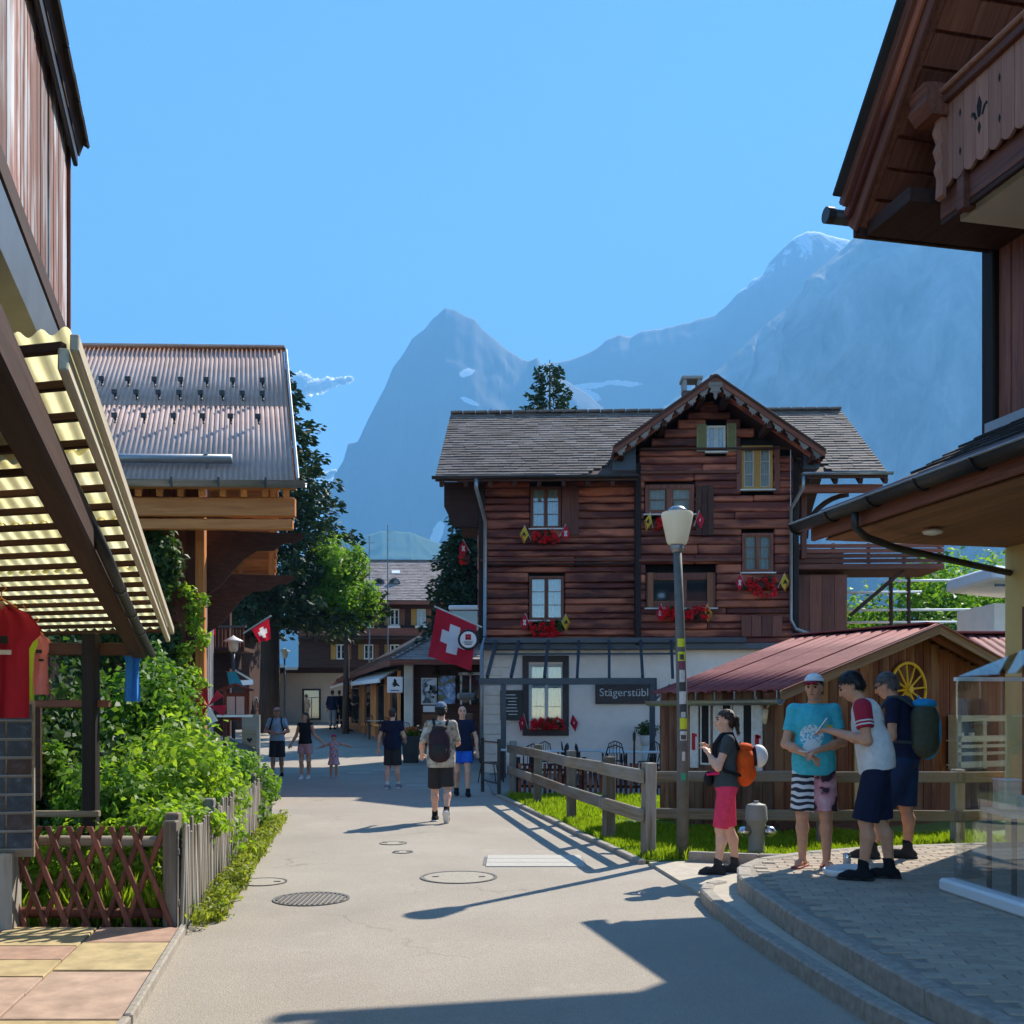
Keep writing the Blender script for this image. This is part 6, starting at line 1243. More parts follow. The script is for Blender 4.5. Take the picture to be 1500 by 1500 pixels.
# ================================================================== far hotel
HT = thing("far_hotel", "long dark chalet hotel with pinkish shingle roof far up the street", "building", (-8.3, 62, gz(62)), R(2)); g0 = gz(62)
piece("wall", M['log_dark'], (0, 4, 3.5), (9.2, 8, 7.0), HT); hx = lambda px: (px - 750) / FPX * 62 + 8.3
ez = P(600, 880, 61).z - g0; rz_ = P(600, 822, 66).z - g0; u_ = Vector((0, 5.2, rz_ - ez)); mb = MB(); x0, x1 = -5.6, hx(658)
mb.prism([(x0, -1.1, ez - .15), (x0, 4.1, rz_ - .15), (x0, 9.3, ez - .15), (x0, 9.3, ez), (x0, 4.1, rz_), (x0, -1.1, ez)], (x1 - x0, 0, 0)); hr = mb.build("roof", M['log_dark'], HT)
shingles("shingles", M['shingle_pink'], (x0, -1.15, ez + .01), (1, 0, 0), u_, 0.0, x1 - x0, u_.length, .24, .3, hr); piece("ridge_cap", M['shingle'], ((x0 + x1) / 2, 4.1, rz_ + .05), (x1 - x0, .3, .1), hr); piece("eave_board", M['timber'], ((x0 + x1) / 2, -1.12, ez - .12), (x1 - x0, .06, .2), hr)
def onroof(px, py): f = (P(px, py, 62).z - g0 - ez) / (rz_ - ez) * .95; return Vector((hx(px), -1.1 + 5.2 * f, ez + (rz_ - ez) * f))
q = onroof(575, 829); piece("skylight", M['white_paint'], q + Vector((0, 0, .08)), (.5, .45, .06), hr, (math.atan2(u_.z, u_.y), 0, 0))
for px in (553, 576):
    q = onroof(px, 849); mb = MB(); mb.prism([q + Vector((.36 * math.cos(a), -.25, .34 * math.sin(a) - .05)) for a in np.linspace(0, math.pi, 9)], (0, .7, 0)); dm = mb.build("eyebrow_dormer", M['shingle'], hr); mb = MB(); mb.prism([q + Vector((.26 * math.cos(a), -.27, .24 * math.sin(a) - .03)) for a in np.linspace(0, math.pi, 9)], (0, .02, 0)); mb.build("pane", M['pane'], dm)
for row, (py0, py1) in enumerate(((892, 916), (944, 966))):
    for px in (500, 540, 578, 617):
        x_ = hx(px); z0 = P(px, py1, 62).z - g0; z1 = P(px, py0, 62).z - g0; window(HT, x_ - .28, x_ + .28, z0, z1, -.05, M['white_wood'], M['white_wood'], 2, 2, .05, .05, False, False, M['pane'])
        for s in (-1, 1): piece("shutter", M['yellow_frame'] if s < 0 else M['orange_frame'], (x_ + s * .46, -.07, (z0 + z1) / 2), (.30, .05, z1 - z0), HT)
        if row == 0: piece("flower_trough", M['plaster'], (x_, -.3, z0 - .15), (.7, .25, .2), HT)
piece("gallery", M['timber'], (0, -.5, P(600, 927, 62).z - g0), (9, .1, .5), HT); piece("gallery_floor", M['log_dark'], (0, -.3, P(600, 936, 62).z - g0), (9, .9, .12), HT)
for px, py0, lb in ((568, 770, "tall thin flagpole in front of the far hotel roof"), (541, 786, "shorter thin pole beside the bright green tree")):
    a = P(px, py0, 50); o = thing("flagpole", lb, "pole", (a.x, 50, gz(50))); mb = MB(); mb.tube([(0, 0, 0), (0, 0, a.z - gz(50))], [.045, .02], 8); mb.build("shaft", M['zinc'], o); mb = MB(); mb.lathe([(.01, 0), (.04, .03), (.01, .07)], 10, (0, 0, a.z - gz(50))); mb.build("finial", M['zinc'], o)
    for k in range(2): piece("cross_arm", M['zinc'], (.12, 0, a.z - gz(50) - .3 - k * .4), (.3, .02, .02), o)
WBd = thing("white_house", "low white house with a tall dark framed window at the end of the street", "building", (*P(470, 1050, 52).xy, gz(52))); wb = WBd.location; piece("wall", M['plaster_cream'], (-.2, 2, 1.15), (5.8, 4, 2.7), WBd); piece("roof_edge", M['log_dark'], (-.2, 1.6, 2.62), (6.2, 4.6, .25), WBd)
fx = lambda px: (px - 750) / FPX * 52 - wb.x
mb = MB(); ring(mb, fx(443), fx(470), .12, 1.70, .09, -.08, .0); wf = mb.build("window", M['metal_black'], WBd); piece("pane", M['pane'], (fx(456.5), -.02, .9), (.75, .03, 1.45), wf); piece("mullion", M['white_wood'], (fx(456.5), -.045, .7), (.05, .03, 1.1), wf); piece("transom", M['white_wood'], (fx(456.5), -.045, 1.25), (.7, .03, .05), wf)
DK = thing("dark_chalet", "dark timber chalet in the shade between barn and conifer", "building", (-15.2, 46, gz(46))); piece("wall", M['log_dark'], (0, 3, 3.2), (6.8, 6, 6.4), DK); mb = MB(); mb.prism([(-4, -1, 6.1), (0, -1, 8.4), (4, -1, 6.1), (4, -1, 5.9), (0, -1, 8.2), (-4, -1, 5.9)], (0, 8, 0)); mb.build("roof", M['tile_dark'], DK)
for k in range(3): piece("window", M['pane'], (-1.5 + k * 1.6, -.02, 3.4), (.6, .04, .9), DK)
# ================================================================== corner shop
SHP = thing("corner_shop", "low shop with brown hipped roof, posters and pale pillar behind the big flag", "shop", (-3.6, 36, gz(36))); sg_ = gz(36)
def sp(px, py, Y): return P(px, py, Y) - Vector((-3.6, 36, sg_))
mb = MB(); mb.prism([(.1, .1, 0), (4.2, .1, 0), (4.2, 12, 0), (-3.9, 12, 0)], (0, 0, 3.0)); mb.build("wall", M['log_dark'], SHP); piece("pillar", M['plaster_cream'], (-.02, 0, 1.4), (.32, .32, 3.0), SHP, None, .02)
e0 = Vector((-.55, -.7, 3.0)); e1 = Vector((4.4, -.7, 3.0)); e2 = Vector((-4.7, 12.5, 2.75)); r0 = Vector((2.0, 3.6, 4.9)); r1 = Vector((-.6, 13.5, 5.1))
mb = MB(); mb.add([e0, e1, r0, e2, r1, e0 - Vector((0, 0, .14)), e1 - Vector((0, 0, .14)), e2 - Vector((0, 0, .14)), r1 + Vector((5, 0, -2.2)), e1 + Vector((0, 12, 0))], [(0, 1, 2), (0, 2, 4, 3), (0, 5, 6, 1), (0, 3, 7, 5), (1, 9, 8, 4, 2)]); sr_ = mb.build("roof", M['tile_dark'], SHP)
M['tile_brown'] = slatemat("brown_roof_tile", (.075, .045, .036), (.15, .095, .078), (.19, .13, .11))
un = (e2 - e0).normalized(); sl1 = (r0 - e0) - un * (r0 - e0).dot(un); s1 = sl1.normalized(); Lr0 = (r0 - e0).dot(un); LrE = (e2 - e0).length
shingles("shingles", M['tile_brown'], e0 + Vector((0, 0, .02)), un, s1, lambda s: Lr0 * s / sl1.length, LrE, sl1.length, .24, .3, sr_)
u2 = (e1 - e0).normalized(); sl2 = (r0 - e0) - u2 * (r0 - e0).dot(u2); L0 = (r0 - e0).dot(u2); LE = (e1 - e0).length
shingles("shingles", M['shingle_pink'], e0 + Vector((0, 0, .02)), u2, sl2.normalized(), lambda s: L0 * s / sl2.length, lambda s: LE - (LE - L0) * s / sl2.length, sl2.length, .24, .3, sr_)  # sunlit look of the front hip is put into its paler shingle colour
bar("fascia", M['timber'], e0 - Vector((0, .02, .07)), e1 - Vector((0, .02, .07)), .05, .16, sr_); bar("fascia", M['timber'], e0 - Vector((.02, 0, .07)), e2 - Vector((.02, 0, .07)), .05, .16, sr_)
def panel(nm, px0, px1, py0, py1, m, off=0.0, par=None, Y=36.0):
    a = sp(px0, py1, Y); b = sp(px1, py0, Y); return piece(nm, m, ((a.x + b.x) / 2, Y - 36 - .02 - off, (a.z + b.z) / 2), (b.x - a.x, .03, b.z - a.z), par or SHP)
t = NT("mountain_poster"); v = t.coords((1, 1, 1)); f = t.noise(v, 2.2, 4, .5, 1.5); t.base(t.ramp(f, [(.40, (.05, .07, .09)), (.47, (.30, .38, .44)), (.55, (.62, .70, .76))])); t.set(Roughness=.4); M['poster'] = t.m
t = NT("lake_poster"); v = t.coords((1, 1, 1)); f = t.noise(v, 2.6, 4, .6, 1.2); t.base(t.ramp(f, [(.35, (.15, .28, .08)), (.45, (.16, .10, .07)), (.52, (.15, .33, .62)), (.65, (.55, .68, .80))])); t.set(Roughness=.4); M['poster2'] = t.m
panel("poster_frame", 617, 640, 993, 1032, M['white_wood']); panel("poster", 619, 638, 995, 1030, M['poster'], .02); panel("poster", 642, 667, 990, 1031, M['poster2'], .02); panel("notice", 620, 637, 1034, 1043, M['white_paint'], .01); panel("red_panel", 618, 641, 1046, 1072, M['orange_frame'], .01); panel("shop_window", 676, 702, 990, 1030, M['pane']); panel("window_frame", 674, 677, 985, 1032, M['white_wood'], .01); panel("window_frame", 688, 690, 985, 1032, M['white_wood'], .01); panel("window_frame", 672, 704, 985, 989, M['white_wood'], .01)
sgn = thing("hanging_shop_sign", "white square shop sign with a black bird", "sign", P(578.5, 1003, 35.4)); piece("board", M['white_paint'], (0, 0, 0), (.54, .05, .55), sgn, None, .01)
bird = [(-.02, .20), (.05, .13), (.07, .03), (.16, -.08), (.17, -.12), (.06, -.08), (.0, -.13), (-.10, -.10), (-.03, -.06), (-.13, -.03), (-.06, 0), (-.09, .06), (-.03, .05), (-.05, .12)]; mb = MB(); mb.prism([(x_ * 1.0, -.032, z_ * .9 + .04) for x_, z_ in bird], (0, .005, 0)); mb.build("bird_emblem", M['black'], sgn); piece("text_line", M['black'], (0, -.03, -.20), (.30, .006, .025), sgn)
def slab4(name, pts, th, m, parent=None): mb = MB(); mb.prism(pts, (0, 0, -th)); return mb.build(name, m, parent)
aw = thing("white_awning", "white folding awning over the corner shop terrace", "awning", (0, 0, 0)); slab4("canvas", [P(540, 984, 44), P(584, 979, 38), P(556, 995, 37.2), P(514, 1000, 43)], .05, M['white_cloth'], aw); bar("front_bar", M['white_paint'], P(514, 1002, 43), P(556, 997, 37.2), .06, .14, aw)
aw = thing("orange_awning", "rust orange awning beyond the white one", "awning", (0, 0, 0)); slab4("canvas", [P(500, 990, 49), P(524, 985, 45.5), P(512, 997, 45), P(484, 1005, 48.5)], .05, plain("rust_awning_cloth", (.33, .07, .03), .8, .1, 8, .1), aw); bar("front_bar", M['white_paint'], P(484, 1007, 48.5), P(512, 999, 45), .05, .10, aw)
# ================================================================== flags and hanging signs
def swiss_flag(c00, c10, c11, c01, label, pole, parent=None, n=24, wave=.05, name="swiss_flag"):
    """c00..c10 along the hoist edge at the pole, c01..c11 the free edge"""
    o = thing(name, label, "flag", pole[0]); B = Vector(pole[0]); V = []; mi = []; F = []
    for j in range(n + 1):
        for i in range(n + 1):
            u, w = i / n, j / n; p = (c00 * (1 - u) + c10 * u) * (1 - w) + (c01 * (1 - u) + c11 * u) * w; p = p + Vector((0, wave * math.sin(u * 9 + w * 4) * w - .02 * math.sin(w * 7), .2 * wave * math.sin(u * 12) * w)); V.append(tuple(p - B))
    for j in range(n):
        for i in range(n):
            F.append((j * (n + 1) + i, j * (n + 1) + i + 1, (j + 1) * (n + 1) + i + 1, (j + 1) * (n + 1) + i)); u, w = abs((i + .5) / n - .5), abs((j + .5) / n - .5)
            mi.append(1 if (u < .105 and w < .31) or (w < .105 and u < .31) else 0)
    numesh("cloth", V, F, [M['flag_red'], M['flag_white']], o, True, mi); mb = MB(); mb.tube([Vector(q) - B for q in pole], .022, 8); mb.build("pole", M['white_wood'], o); return o
def clothmat(name, c):
    t = NT(name); t.base(c); t.set(Roughness=.8); tr = t.n("ShaderNodeBsdfTranslucent"); tr.inputs[0].default_value = (*c, 1); mx = t.n("ShaderNodeMixShader"); mx.inputs[0].default_value = .45; t.l(t.b.outputs[0], mx.inputs[1]); t.l(tr.outputs[0], mx.inputs[2]); t.l(mx.outputs[0], t.t.nodes["Material Output"].inputs[0]); return t.m
M['flag_red'] = clothmat("flag_red_cloth", (.62, .012, .035)); M['flag_white'] = clothmat("flag_white_cloth", (.82, .80, .80))
swiss_flag(P(640, 890, 25.6), P(699, 915, 25.6), P(690, 982, 25.4), P(627, 962, 25.4), "large red flag with white cross hanging beside the chalet", [P(706, 919, 25.6), P(636, 888, 25.6)])
swiss_flag(P(394, 906, 27), P(369, 922, 27), P(380, 941, 26.9), P(397, 937, 26.9), "small red flag with white cross on a slanted pole by the conifer", [P(356, 928, 27), P(397, 902, 27)], wave=.03)
swiss_flag(P(309, 905, 24), P(309, 925, 24), P(316, 930, 24), P(315, 908, 24), "narrow red flag hanging from the barn wall", [P(308, 930, 24), P(308, 880, 24)], wave=.03, n=12)
rs = thing("round_sign", "round white shop sign with dark ring in front of the large flag", "sign", P(686, 937, 25.1)); mb = MB(); mb.tube([(0, .03, 0), (0, -.03, 0)], .20, 36); mb.build("disc", M['white_paint'], rs)
mb = MB(); mb.tube([(.225 * math.cos(a), 0, .225 * math.sin(a)) for a in np.linspace(0, 2 * math.pi, 40)], .032, 8); mb.build("ring", M['metal_black'], rs, True)
for dx in (-.045, .045): piece("emblem_bar", M['red'], (dx, -.035, .06), (.05, .01, .14), rs)
piece("emblem_bar", M['red'], (0, -.036, .10), (.05, .01, .06), rs); piece("emblem_dot", M['black'], (0, -.036, .03), (.035, .01, .06), rs); piece("text_line", M['black'], (0, -.035, -.06), (.22, .01, .02), rs); piece("text_line", M['black'], (0, -.035, -.11), (.17, .01, .025), rs); mb = MB(); mb.tube([(.2, 0, .1), (.5, .6, .1)], .015, 6); mb.build("bracket", M['metal_black'], rs)
# ================================================================== street furniture up the road
def hat_lamp(px, Y, ytop, label, s=1.0):
    p = P(px, ytop, Y); o = thing("hat_lamp", label, "street lamp", (p.x, Y, gz(Y))); h = p.z - gz(Y); mb = MB(); mb.tube([(0, 0, 0), (0, 0, h - .32 * s)], [.05, .035], 10); mb.build("pole", M['metal_blue'], o, True)
    mb = MB(); mb.lathe([(.06, h - .34 * s), (.10 * s, h - .30 * s), (.125 * s, h - .08 * s)], 16); mb.build("lamp_shade", M['shade'], o, True); mb = MB(); mb.lathe([(.23 * s, h - .09 * s), (.22 * s, h - .07 * s), (.06, h + .01), (.01, h + .05)], 18); mb.build("hat", M['white_paint'], o, True); return o
hat_lamp(342, 24, 934, "street lamp with flat white hat standing beyond the shrubs"); hat_lamp(417, 46, 951, "farther street lamp by the conifer trunk", 1.2)
o = thing("direction_sign", "white arrow signs on the farther lamp pole", "sign", P(420, 980, 45.8)); piece("arrow", M['white_paint'], (.22, 0, .02), (.55, .03, .12), o, None, .01); piece("arrow", M['white_paint'], (-.3, 0, .14), (.4, .03, .10), o, None, .01)
o = thing("blue_pennant", "bright cyan cloth pennant hanging by the hat lamp", "flag", P(342, 985, 23.8)); mb = MB(); a, b, c, d_ = Vector((-.15, 0, 0)), Vector((.04, .02, .02)), Vector((.22, .03, -.32)), Vector((-.10, 0, -.28)); mb.prism([a, b, c, d_], (0, .01, 0)); mb.build("cloth", M['cyan_cloth'], o); piece("top_rod", M['zinc'], (-.03, 0, .02), (.3, .015, .015), o)
o = thing("info_kiosk", "wooden notice kiosk with pale posters beyond the shrubs", "notice board", (*P(346, 1030, 23).xy, 0)); z1 = P(346, 1006, 23).z; piece("panel", M['timber'], (0, 0, z1 - .45), (.46, .08, .62), o)
for s in (-1, 1): piece("post", M['timber_z'], (s * .25, 0, z1 / 2), (.07, .09, z1), o); piece("poster", M['plaster_cream'], (s * .105, -.05, z1 - .42), (.18, .01, .40), o)
mb = MB(); mb.prism([(-.36, -.12, z1 - .10), (0, -.12, z1 + .03), (.36, -.12, z1 - .10), (.36, -.12, z1 - .06), (0, -.12, z1 + .08), (-.36, -.12, z1 - .06)], (0, .26, 0)); mb.build("roof", M['timber'], o)
aw = thing("striped_awning", "cream shop awning under the trees left of the conifer trunk", "awning", (0, 0, 0)); slab4("canvas", [P(314, 963, 39), P(320, 966, 44), P(374, 997, 42), P(371, 997, 37.5)], .06, M['cream_wood'], aw); bar("valance", M['white_cloth'], P(318, 1003, 37.6), P(371, 999, 37.5), .05, .18, aw)
for k in range(4): bar("arm", M['zinc_dark'], P(316 + k, 975 + k * 8, 39.5), P(330 + k * 9, 990 + k * 2, 38.2), .03, .04, aw)
o = thing("stone_pillar", "white stone pillar beside the cream awning", "pillar", (*P(313, 1020, 33).xy, gz(33))); piece("shaft", M['plaster'], (0, 0, 1.5), (.24, .3, 3.0), o, None, .02); piece("base", M['stone_grey'], (0, 0, .1), (.32, .38, .2), o, None, .02)
o = thing("garden_gate", "small wooden gate panel with heart cut-out at the end of the hedge", "gate", (*P(366, 1100, 17.2).xy, 0)); zt = P(366, 1047, 17.2).z; piece("panel", M['grey_wood'], (0, 0, zt - .35), (.26, .04, .70), o, None, .008); piece("post", M['grey_wood_z'], (.14, 0, zt / 2), (.06, .06, zt), o); mb = MB(); h0 = Vector((0, -.024, zt - .42)); mb.prism([h0 + Vector((x_, 0, z_)) for x_, z_ in ((0, -.05), (.045, .0), (.04, .03), (.02, .035), (0, .015), (-.02, .035), (-.04, .03), (-.045, 0))], (0, .006, 0)); mb.build("heart", M['dark_inside'], o); piece("rail", M['white_wood'], (-.25, 0, zt - .02), (.6, .06, .04), o); bar("hand_rail", M['metal_blue'], (-.35, -.1, zt - .42), (.12, -.1, zt - .68), .05, .12, o)
o = thing("flower_planter", "tall dark planter with bright flowers beside the shop tables", "planter", (*P(602, 1100, 30).xy, gz(30))); mb = MB(); mb.add([(-.2, -.2, 0), (.2, -.2, 0), (.2, .2, 0), (-.2, .2, 0), (-.25, -.25, .78), (.25, -.25, .78), (.25, .25, .78), (-.25, .25, .78)], [(0, 3, 2, 1), (4, 5, 6, 7), (0, 1, 5, 4), (1, 2, 6, 5), (2, 3, 7, 6), (3, 0, 4, 7)]); mb.build("tub", plain("dark_grey_tub", (.05, .055, .055), .6, .1, 8, .1), o); foliage("leaves", [(0, 0, .88, .28, .26, .14, 500)], .09, M['shrub'], o); V, F = leaf_arrays(RNG.normal(size=(160, 3)) * [.13, .11, .05] + [0, -.05, .96], .07, None, 0, .9); numesh("blossoms", V, F, leafmat("orange_petal", (.6, .12, .05), (.7, .35, .08), .3), o)
o = thing("stone_column", "reddish stone column with grey slab cap behind the bald man", "column", (*P(684, 1080, 31).xy, gz(31))); piece("shaft", plain("reddish_stone", (.32, .19, .13), .9, .2, 8, .4), (0, 0, .7), (.40, .40, 1.4), o, None, .03); piece("cap", M['stone_grey'], (0, 0, P(684, 1020, 31).z - gz(31)), (.58, .58, .22), o, None, .06)
for i, (px, Y, a, lb) in enumerate(((545, 41, 40, "black chair farthest up the street at the corner shop"), (562, 38.5, 200, "black chair under the hanging shop sign"), (588, 35, -30, "black chair just behind the flower planter"), (622, 33, 60, "black chair between planter and posters"))): p = P(px, 1080, Y); cafe_chair((p.x, Y, gz(Y)), R(a), lb)
for px, Y, lb in ((553, 39.5, "cafe table under the white awning"), (575, 36.6, "cafe table near the shop pillar"), (632, 33.6, "cafe table below the posters")): p = P(px, 1080, Y); cafe_table((p.x, Y, gz(Y)), R(10), lb)
vn = thing("white_canopy", "flat white canopy roof between the large flag and the chalet", "canopy", (*P(690, 900, 37).xy, gz(37))); zz = P(690, 894, 37).z - gz(37); piece("roof_slab", M['white_paint'], (0, 0, zz), (1.5, 2, .16), vn, None, .03); piece("glazing", M['pane'], (0, .1, zz - .45), (1.4, 1.8, .7), vn); [piece("post", M['zinc'], (s * .68, -.85, (zz - .1) / 2), (.06, .06, zz - .1), vn) for s in (-1, 1)]
# ================================================================== clouds
def cloud(label, blobs, Y):
    cl2 = []
    for px, py, r in blobs: c = P(px, py, Y); q = r / FPX * Y; cl2.append((c.x, c.y, c.z, q * 1.3, q * .5, q * .75, int(30 + r * 26)))
    Cp, Op = clump_points(cl2); V, F = leaf_arrays(Cp, 26.0, None, 0, .9); tag(numesh("cloud", V, F, M['cloud'], None), label, "cloud", None, "stuff")
cloud("small white cumulus cloud right of the barn roof", [(430, 570, 20), (448, 568, 17), (420, 576, 16), (465, 566, 13), (482, 562, 10), (500, 558, 7), (440, 556, 12), (512, 555, 4)], 7300)
cloud("cloud wisp against the left flank of the pointed peak", [(478, 697, 7), (488, 692, 5), (474, 712, 7), (478, 730, 6)], 7300)
for k, (a, b) in enumerate(((.06, .2), (.25, .42), (.47, .62), (.67, .9))):
    w0 = Vector((-.12, .1, 0)); wv_ = Vector((-4.0, 11.9, 0)); nl = Vector((-.948, -.319, 0)); q0 = w0 + wv_ * a + nl * .05; q1 = w0 + wv_ * b + nl * .05
    mb = MB(); mb.prism([q0 + Vector((0, 0, .75)), q1 + Vector((0, 0, .75)), q1 + Vector((0, 0, 2.3)), q0 + Vector((0, 0, 2.3))], nl * .03); mb.build("shop_window", M['pane'], SHP)
    for q in (q0, q1): piece("window_post", M['honey_z'], q + nl * .05 + Vector((0, 0, 1.4)), (.12, .12, 2.6), SHP)
    bar("window_sill", M['honey'], q0 + nl * .08 + Vector((0, 0, .7)), q1 + nl * .08 + Vector((0, 0, .7)), .2, .08, SHP); bar("dado_panel", M['orange_frame'], q0 + nl * .02 + Vector((0, 0, .35)), q1 + nl * .02 + Vector((0, 0, .35)), .05, .6, SHP)
# ================================================================== people: one smooth skin from blended volumes
class Field:
    """signed distance field sampled on a grid, meshed with surface nets"""
    def __init__(s, k=.03): s.p = []; s.k = k
    def cone(s, a, b, ra, rb, flat=None, k=None): s.p.append(('c', np.array(a, float), np.array(b, float), ra, rb, flat, k)); return s
    def ell(s, c, r, M_=None, cut=None, k=None): s.p.append(('e', np.array(c, float), np.array(r, float), M_, cut, k)); return s
    def sub(s, c, r): s.p.append(('s', np.array(c, float), np.array(r, float))); return s
    def plane(s, n, d): s.p.append(('p', np.array(n, float), d)); return s      # keep n.x >= d
    def bounds(s):
        lo = np.full(3, 9.); hi = -lo
        for q in s.p:
            if q[0] == 'c': r = max(q[3], q[4]); lo = np.minimum(lo, np.minimum(q[1], q[2]) - r); hi = np.maximum(hi, np.maximum(q[1], q[2]) + r)
            elif q[0] == 'e': r = q[2].max() if q[3] is not None else q[2]; lo = np.minimum(lo, q[1] - r); hi = np.maximum(hi, q[1] + r)
        return lo - .03, hi + .03
    def mesh(s, h):
        lo, hi = s.bounds(); n = np.ceil((hi - lo) / h).astype(int) + 1
        D = np.full(n, .5, np.float32); ax = [lo[i] + h * np.arange(n[i]) for i in range(3)]
        for q in s.p:
            if q[0] == 'c': a, b, r = q[1], q[2], max(q[3], q[4]); l, u = np.minimum(a, b) - r, np.maximum(a, b) + r
            elif q[0] in 'es': rr = q[2].max() if q[0] == 'e' and q[3] is not None else q[2]; l, u = q[1] - rr, q[1] + rr
            else: l, u = lo, hi
            k = s.k if q[0] in 'sp' or q[-1] is None else q[-1]; m = k + 2.5 * h; i0 = np.maximum(0, ((l - m - lo) / h).astype(int)); i1 = np.minimum(n, ((u + m - lo) / h).astype(int) + 2)
            if np.any(i1 <= i0): continue
            sl = tuple(slice(i0[i], i1[i]) for i in range(3)); X = np.stack(np.meshgrid(*[ax[i][sl[i]] for i in range(3)], indexing='ij'), -1)
            if q[0] == 'c':
                ab = b - a; L2 = ab @ ab; t = ((X - a) @ ab) / L2; tc = np.clip(t, 0, 1); d = np.linalg.norm(X - a - tc[..., None] * ab, axis=-1) - (q[3] + (q[4] - q[3]) * tc)
                if q[5]:
                    L = math.sqrt(L2)
                    if 'b' in q[5]: d = np.maximum(d, (t - 1) * L)
                    if 'a' in q[5]: d = np.maximum(d, -t * L)
            elif q[0] in 'es':
                Y = X - q[1]
                if q[0] == 'e' and q[3] is not None: Y = Y @ q[3]
                w = np.linalg.norm(Y / q[2], axis=-1); w2 = np.linalg.norm(Y / (q[2] ** 2), axis=-1) + 1e-9; d = w * (w - 1) / w2
                if q[0] == 'e' and q[4] is not None: d = np.maximum(d, -(Y @ np.array(q[4][0]) - q[4][1]))
            if q[0] == 'p': D[sl] = np.maximum(D[sl], -(X @ q[1] - q[2])); continue
            if q[0] == 's': D[sl] = np.maximum(D[sl], -d); continue
            o = D[sl]; hh = np.clip(.5 + .5 * (o - d) / k, 0, 1); D[sl] = o * (1 - hh) + d * hh - k * hh * (1 - hh)
        # surface nets
        S_ = D < 0; c8 = np.zeros(n - 1, np.int8)
        for i in (0, 1):
            for j in (0, 1):
                for l_ in (0, 1): c8 += S_[i:n[0] - 1 + i, j:n[1] - 1 + j, l_:n[2] - 1 + l_]
        act = (c8 > 0) & (c8 < 8); idx = -np.ones(n - 1, np.int64); cells = np.argwhere(act); idx[act] = np.arange(len(cells)); acc = np.zeros((len(cells), 3)); cnt = np.zeros(len(cells))
        cor = [(i, j, l_) for i in (0, 1) for j in (0, 1) for l_ in (0, 1)]
        for a in cor:
            for ax_ in range(3):
                if a[ax_]: continue
                b = list(a); b[ax_] = 1; va = D[cells[:, 0] + a[0], cells[:, 1] + a[1], cells[:, 2] + a[2]]; vb = D[cells[:, 0] + b[0], cells[:, 1] + b[1], cells[:, 2] + b[2]]; x = (va < 0) != (vb < 0)
                t = np.where(x, va / (va - vb + 1e-12), 0); p = np.tile(np.array(a, float), (len(cells), 1)); p[:, ax_] = t; acc[x] += p[x]; cnt[x] += 1
        V = lo + h * (cells + acc / np.maximum(cnt, 1)[:, None]); F = []
        for ax_ in range(3):
            b, c = (ax_ + 1) % 3, (ax_ + 2) % 3; A = [slice(None)] * 3; A[ax_] = slice(0, n[ax_] - 1); B = [slice(None)] * 3; B[ax_] = slice(1, n[ax_]); e = S_[tuple(A)] != S_[tuple(B)]; E_ = np.argwhere(e); E_ = E_[(E_[:, b] > 0) & (E_[:, c] > 0) & (E_[:, b] < n[b] - 1) & (E_[:, c] < n[c] - 1)]
            if not len(E_): continue
            q = []
            for db, dc in ((-1, -1), (0, -1), (0, 0), (-1, 0)): z_ = E_.copy(); z_[:, b] += db; z_[:, c] += dc; q.append(idx[z_[:, 0], z_[:, 1], z_[:, 2]])
            Q = np.stack(q, 1); fl = S_[E_[:, 0], E_[:, 1], E_[:, 2]]; Q[~fl] = Q[~fl][:, ::-1]; F.append(Q)
        F = np.concatenate(F); F = F[(F >= 0).all(1)]; return V, F
    def build(s, name, mats, parent, h=.012, mi=None):
        V, F = s.mesh(h); m = None
        if mi is not None: m = mi(V[F].mean(1))
        return numesh(name, V, F, mats, parent, True, m)
def skinmat(name, c):
    t = NT(name); v = t.coords(); f = t.noise(v, 22, 4); t.base(t.ramp(f, [(.3, sc(c, .88)), (.7, sc(c, 1.08))])); t.set(Roughness=.5, Specular_IOR_Level=.4); t.b.inputs["Subsurface Weight"].default_value = .12; t.b.inputs["Subsurface Radius"].default_value = (.02, .008, .004); return t.m
def cloth(name, c, var=.12, sc_=18):
    t = NT(name); v = t.coords(); f = t.noise(v, sc_, 5, .6); g = t.noise(v, 7, 3); t.base(t.ramp(f, [(.3, sc(c, 1 - var)), (.7, sc(c, 1 + var))])); t.set(Roughness=.85, Specular_IOR_Level=.2); t.bump(g, .7, .03); return t.m
SK = {'tan': skinmat("tanned_skin", (.60, .29, .17)), 'fair': skinmat("fair_skin", (.74, .40, .27)), 'brown': skinmat("brown_skin", (.46, .21, .12))}
HAIR = {'black': plain("black_hair", (.012, .010, .009), .5, .3, 60, .4), 'brown': plain("brown_hair", (.045, .022, .013), .5, .3, 60, .4), 'grey': plain("greying_hair", (.10, .09, .085), .5, .4, 60, .4)}
M['eye_white'] = plain("eye_white", (.7, .68, .66), .3, .02, 8, 0); M['lip'] = plain("lip_skin", (.34, .12, .10), .5, .1, 8, 0)
def rotm(yaw=0, pitch=0): return np.array(Matrix.Rotation(yaw, 3, 'Z') @ Matrix.Rotation(pitch, 3, 'X'))
